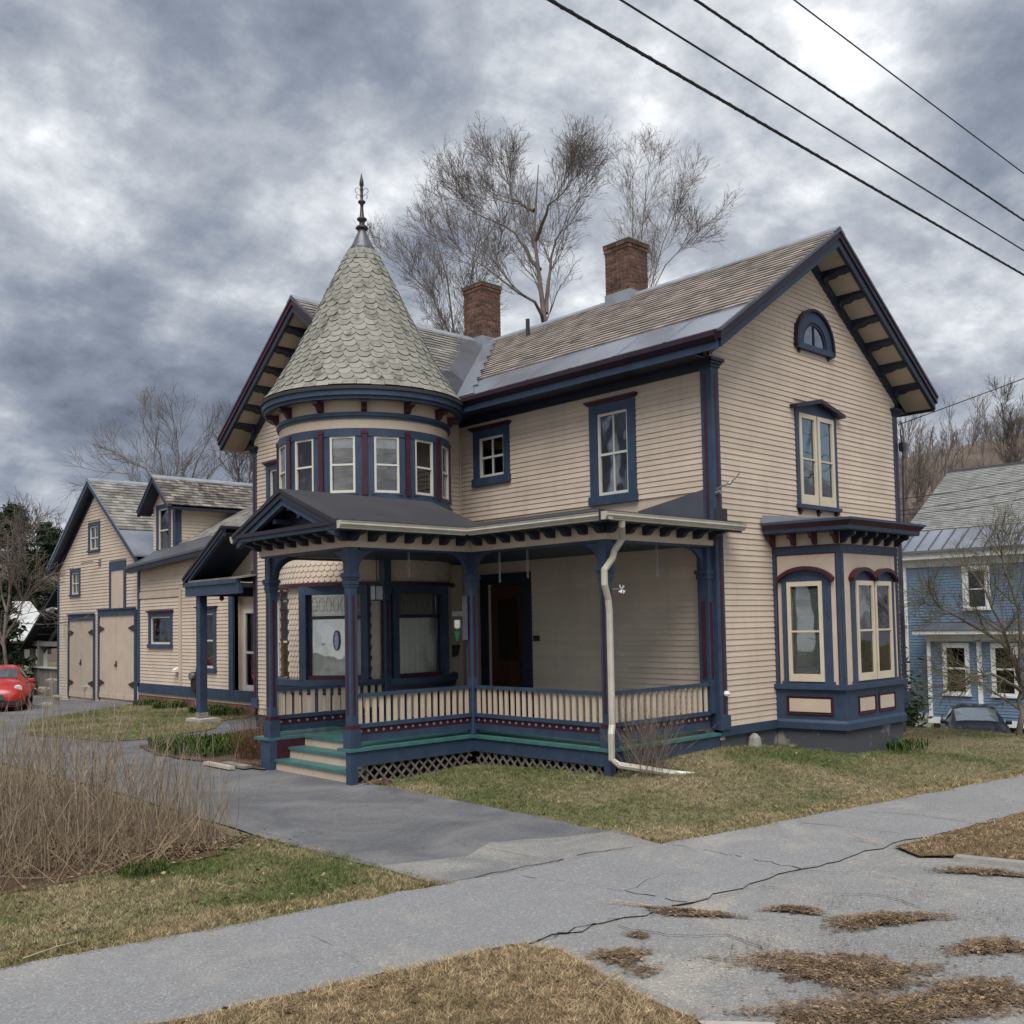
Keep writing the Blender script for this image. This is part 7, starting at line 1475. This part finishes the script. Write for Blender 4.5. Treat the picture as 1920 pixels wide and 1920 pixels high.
# ================================================================== overhead wires
WIRE = mat('black_cable', (0.018, 0.018, 0.02), 0.7, 0.2, 10)
def wire(label, p, q, sag, r, twist=False, name='overhead_cable', n=60):
    P = [Vector(p).lerp(Vector(q), i/n)-Vector((0, 0, sag*4*(i/n)*(1-i/n))) for i in range(n+1)]
    mb = MB().tube(P, r, 6)
    if twist:
        P2 = []; m_ = n*40
        for i in range(m_+1): 
            c = Vector(p).lerp(Vector(q), i/m_)-Vector((0, 0, sag*4*(i/m_)*(1-i/m_))); a = i*0.9; P2.append(c+Vector((0, math.cos(a), math.sin(a)))*r*0.75)
        mb.tube(P2, r*0.55, 4)
    return mb.build(name, WIRE, None, label, 'cable', 'cables over the street', recalc=False)
YW = -5.2
wire('thick twisted lowest cable crossing the upper right sky', (-32, YW, 6.25), (20, YW, 6.25), 0.25, 0.011, True)
wire('thin cable just above the lowest twisted one', (-32, YW, 6.52), (20, YW, 6.54), 0.25, 0.0075)
wire('thick twisted third cable from below', (-32, YW, 6.83), (20, YW, 6.92), 0.25, 0.010, True)
wire('thin topmost cable at the upper right corner', (-32, YW, 7.40), (20, YW, 7.46), 0.25, 0.0065)
wire('service wire climbing from the far house corner to the right', (6.45, 0.05, 6.12), (9.1, -5.2, 8.0), 0.03, 0.010, name='service_wire', n=16)
wire('upper of three slack wires running right from the far house corner', (6.3, 0.0, 4.60), (30.9, 4.08, 8.2), 0.15, 0.010, name='slack_wire', n=20)
wire('middle of three slack wires running right from the far house corner', (6.3, 0.0, 4.36), (30.9, 4.08, 7.95), 0.2, 0.010, name='slack_wire', n=20)
wire('lowest of three slack wires running right from the far house corner', (6.3, 0.0, 4.28), (30.9, 4.12, 7.5), 0.2, 0.010, name='slack_wire', n=20)
sm = MB().tube([(6.30, -0.06, 6.0), (6.33, -0.08, 5.5), (6.31, -0.06, 4.6), (6.3, -0.06, 3.9)], 0.016, 6).box(6.26, 6.38, -0.13, -0.03, 5.55, 5.72).build('service_mast', BLACKP, None, 'black service conduit on the far corner of the gable wall', 'conduit')
# ================================================================== small things on the house
cm = thing('wire_bracket', 'bent grey metal bracket sticking out of the corner pilaster', 'bracket', (0.05, -0.06, 4.35))
MB().tube([(0.04, -0.03, 4.30), (0.06, -0.14, 4.36), (0.16, -0.2, 4.40), (0.26, -0.26, 4.50), (0.30, -0.28, 4.56)], 0.016, 6).build('arm', STEEL, cm); MB().tube([(0.02, -0.03, 4.24), (0.02, -0.12, 4.26)], 0.035, 8).tube([(0.14, -0.19, 4.38), (0.17, -0.21, 4.42)], 0.03, 8).build('insulator', STEEL, cm)
MB().lathe((0.12, -0.05), [(0, 1.07), (0.045, 1.08), (0.06, 1.11), (0.045, 1.15), (0, 1.16)], 12).build('round_vent', WPLAST, None, 'small white round fitting on the clapboards beside the porch corner', 'fitting')
st_ = MB().lathe((0.78, -0.10), [(0, 0.12), (0.11, 0.14), (0.12, 0.25), (0.09, 0.38), (0.04, 0.44), (0, 0.45)], 9); st_.build('leaning_stone', mat('field_stone', (0.24, 0.23, 0.20), 0.9, 0.2, 9, bump=0.3), None, 'upright grey stone leaning against the house foundation', 'stone')
def chain(x, y, z0, z1, label):
    t = thing('hanging_chain', label, 'chain', (x, y, z1), 'empty hanging chains under the porch beam'); z = z1; i = 0
    while z > z0:
        a = (i % 2)*math.pi/2
        MB().tube([(x+0.016*math.cos(q)*math.cos(a), y+0.016*math.cos(q)*math.sin(a), z-0.022+0.026*math.sin(q)) for q in [j*math.pi/4 for j in range(9)]], 0.0045, 4).build('link', STEEL, t); z -= 0.04; i += 1
chain(-3.72, Q+0.1, 3.0, 3.40, 'steel chain hanging in the portico side opening'); chain(-2.42, 1.72, 2.98, 3.40, 'steel chain hanging in the long front porch opening'); chain(-1.30, 0.12, 2.93, 3.40, 'steel chain hanging in the end porch opening'); chain(-2.42, 2.35, 2.95, 3.40, 'steel chain nearest the middle porch post')
ln = thing('porch_lantern', 'square black lantern with pale panes hanging in the portico', 'lantern', (-3.35, 4.35, 2.7))
MB().box(-3.43, -3.27, 4.27, 4.43, 2.68, 2.70).build('base_plate', IRON, ln); MB().box(-3.43, -3.27, 4.27, 4.43, 2.92, 2.95).tube([(-3.35, 4.35, 2.95), (-3.35, 4.35, 3.44)], 0.008, 5).build('frame', IRON, ln)
for x_, y_ in ((-3.43, 4.27), (-3.28, 4.27), (-3.43, 4.42), (-3.28, 4.42)): MB().box(x_, x_+0.012, y_, y_+0.012, 2.70, 2.92).build('corner_bar', IRON, ln)
MB().box(-3.42, -3.28, 4.28, 4.42, 2.70, 2.92).build('panes', mat('frosted_pane', (0.42, 0.43, 0.43), 0.4, 0.1, 6), ln)
hk = thing('tulip_hanger', 'weathered swing bracket with white tulip ornament on the middle porch post', 'ornament', (-2.6, 2.9, 2.4))
MB().box(-2.60, -2.575, 2.96, 3.06, 2.02, 2.72).build('mount_board', mat('clear_plastic', (0.10, 0.10, 0.12), 0.3, 0.1, 5), hk); MB().box(-2.60, -2.58, 3.06, 3.32, 2.40, 2.48).build('swing_arm', mat('clear_arm', (0.13, 0.13, 0.14), 0.3, 0.1, 5), hk)
MB().lathe((-2.59, 3.2), [(0, 2.18), (0.05, 2.21), (0.055, 2.28), (0.05, 2.34), (0.03, 2.30), (0, 2.33)], 8).build('tulip_flower', WPLAST, hk); MB().prism([(-2.6, 3.2, 1.98), (-2.6, 3.13, 2.16), (-2.6, 3.19, 2.12), (-2.6, 3.21, 2.18), (-2.6, 3.27, 2.15)], (0.02, 0, 0)).build('tulip_leaf', mat('green_enamel', (0.02, 0.16, 0.07), 0.4, 0.1, 5), hk)
pw = thing('pinwheel', 'white pinwheel fixed to the street corner porch post', 'ornament', (-2.35, -0.05, 2.72))
for i in range(4): 
    a = i*math.pi/2+0.5; MB().prism([(-2.33, -0.07, 2.72), (-2.33+0.075*math.cos(a), -0.07, 2.72+0.075*math.sin(a)), (-2.33+0.06*math.cos(a+0.7), -0.09, 2.72+0.06*math.sin(a+0.7))], (0, 0.012, 0)).build('vane', WPLAST, pw)
MB().tube([(-2.42, 0.03, 2.72), (-2.33, -0.07, 2.72)], 0.008, 5).build('pin', STEEL, pw)
MB().fb(L_, -4.08, -3.92, 0.02, 0.035, 1.93, 2.03).build('name_plate', IRON, None, 'small dark plate on the porch wall beside the front door', 'plate')
mbx = thing('wall_basket', 'dark wire wall basket between turret and front door', 'basket', (-0.35, 5.85, 1.8)); MB().lathe((-0.4, 5.95), [(0, 1.62), (0.10, 1.66), (0.14, 1.85), (0.13, 1.86), (0.09, 1.68), (0, 1.66)], 12).build('basket', IRON, mbx); MB().tube([(-0.4+0.14*math.cos(t), 5.95, 1.86+0.22*math.sin(t)) for t in [j*math.pi/8 for j in range(9)]], 0.008, 5).build('handle', IRON, mbx)
MB().box(-5.35, -5.25, 5.6, 6.5, 0.03, 0.08).build('loose_plank', CREAMG, None, 'loose pale plank lying by the left porch post', 'plank')
MB().box(-5.15, -5.0, 5.5, 6.3, 0.03, 0.07).build('loose_plank', WOODG, None, 'grey plank lying beside the loose pale one', 'plank')
tw = MB()
rt_ = random.Random(3)
for i, (x, y, l, a, lb) in enumerate(((-3.55, -4.35, 0.35, 1.2, 'forked dead twig lying at the verge corner'), (-6.75, -4.1, 0.45, 2.0, 'pale dead twig lying on the jagged crack'), (-8.4, -5.0, 0.4, 0.3, 'thin dead stick at the verge edge'), (-10.7, -1.75, 0.5, 0.2, 'dark dead stick at the sidewalk edge on the left'))):
    MB().tube([(x, y, 0.035), (x+l*0.5*math.cos(a), y+l*0.5*math.sin(a), 0.05), (x+l*math.cos(a), y+l*math.sin(a), 0.04)], [0.007, 0.005, 0.003], 5).tube([(x+l*0.5*math.cos(a), y+l*0.5*math.sin(a), 0.05), (x+l*0.8*math.cos(a+0.5), y+l*0.8*math.sin(a+0.5), 0.06)], [0.004, 0.002], 4).build('twig', DRYS, None, lb, 'twig', 'twigs on the pavement')
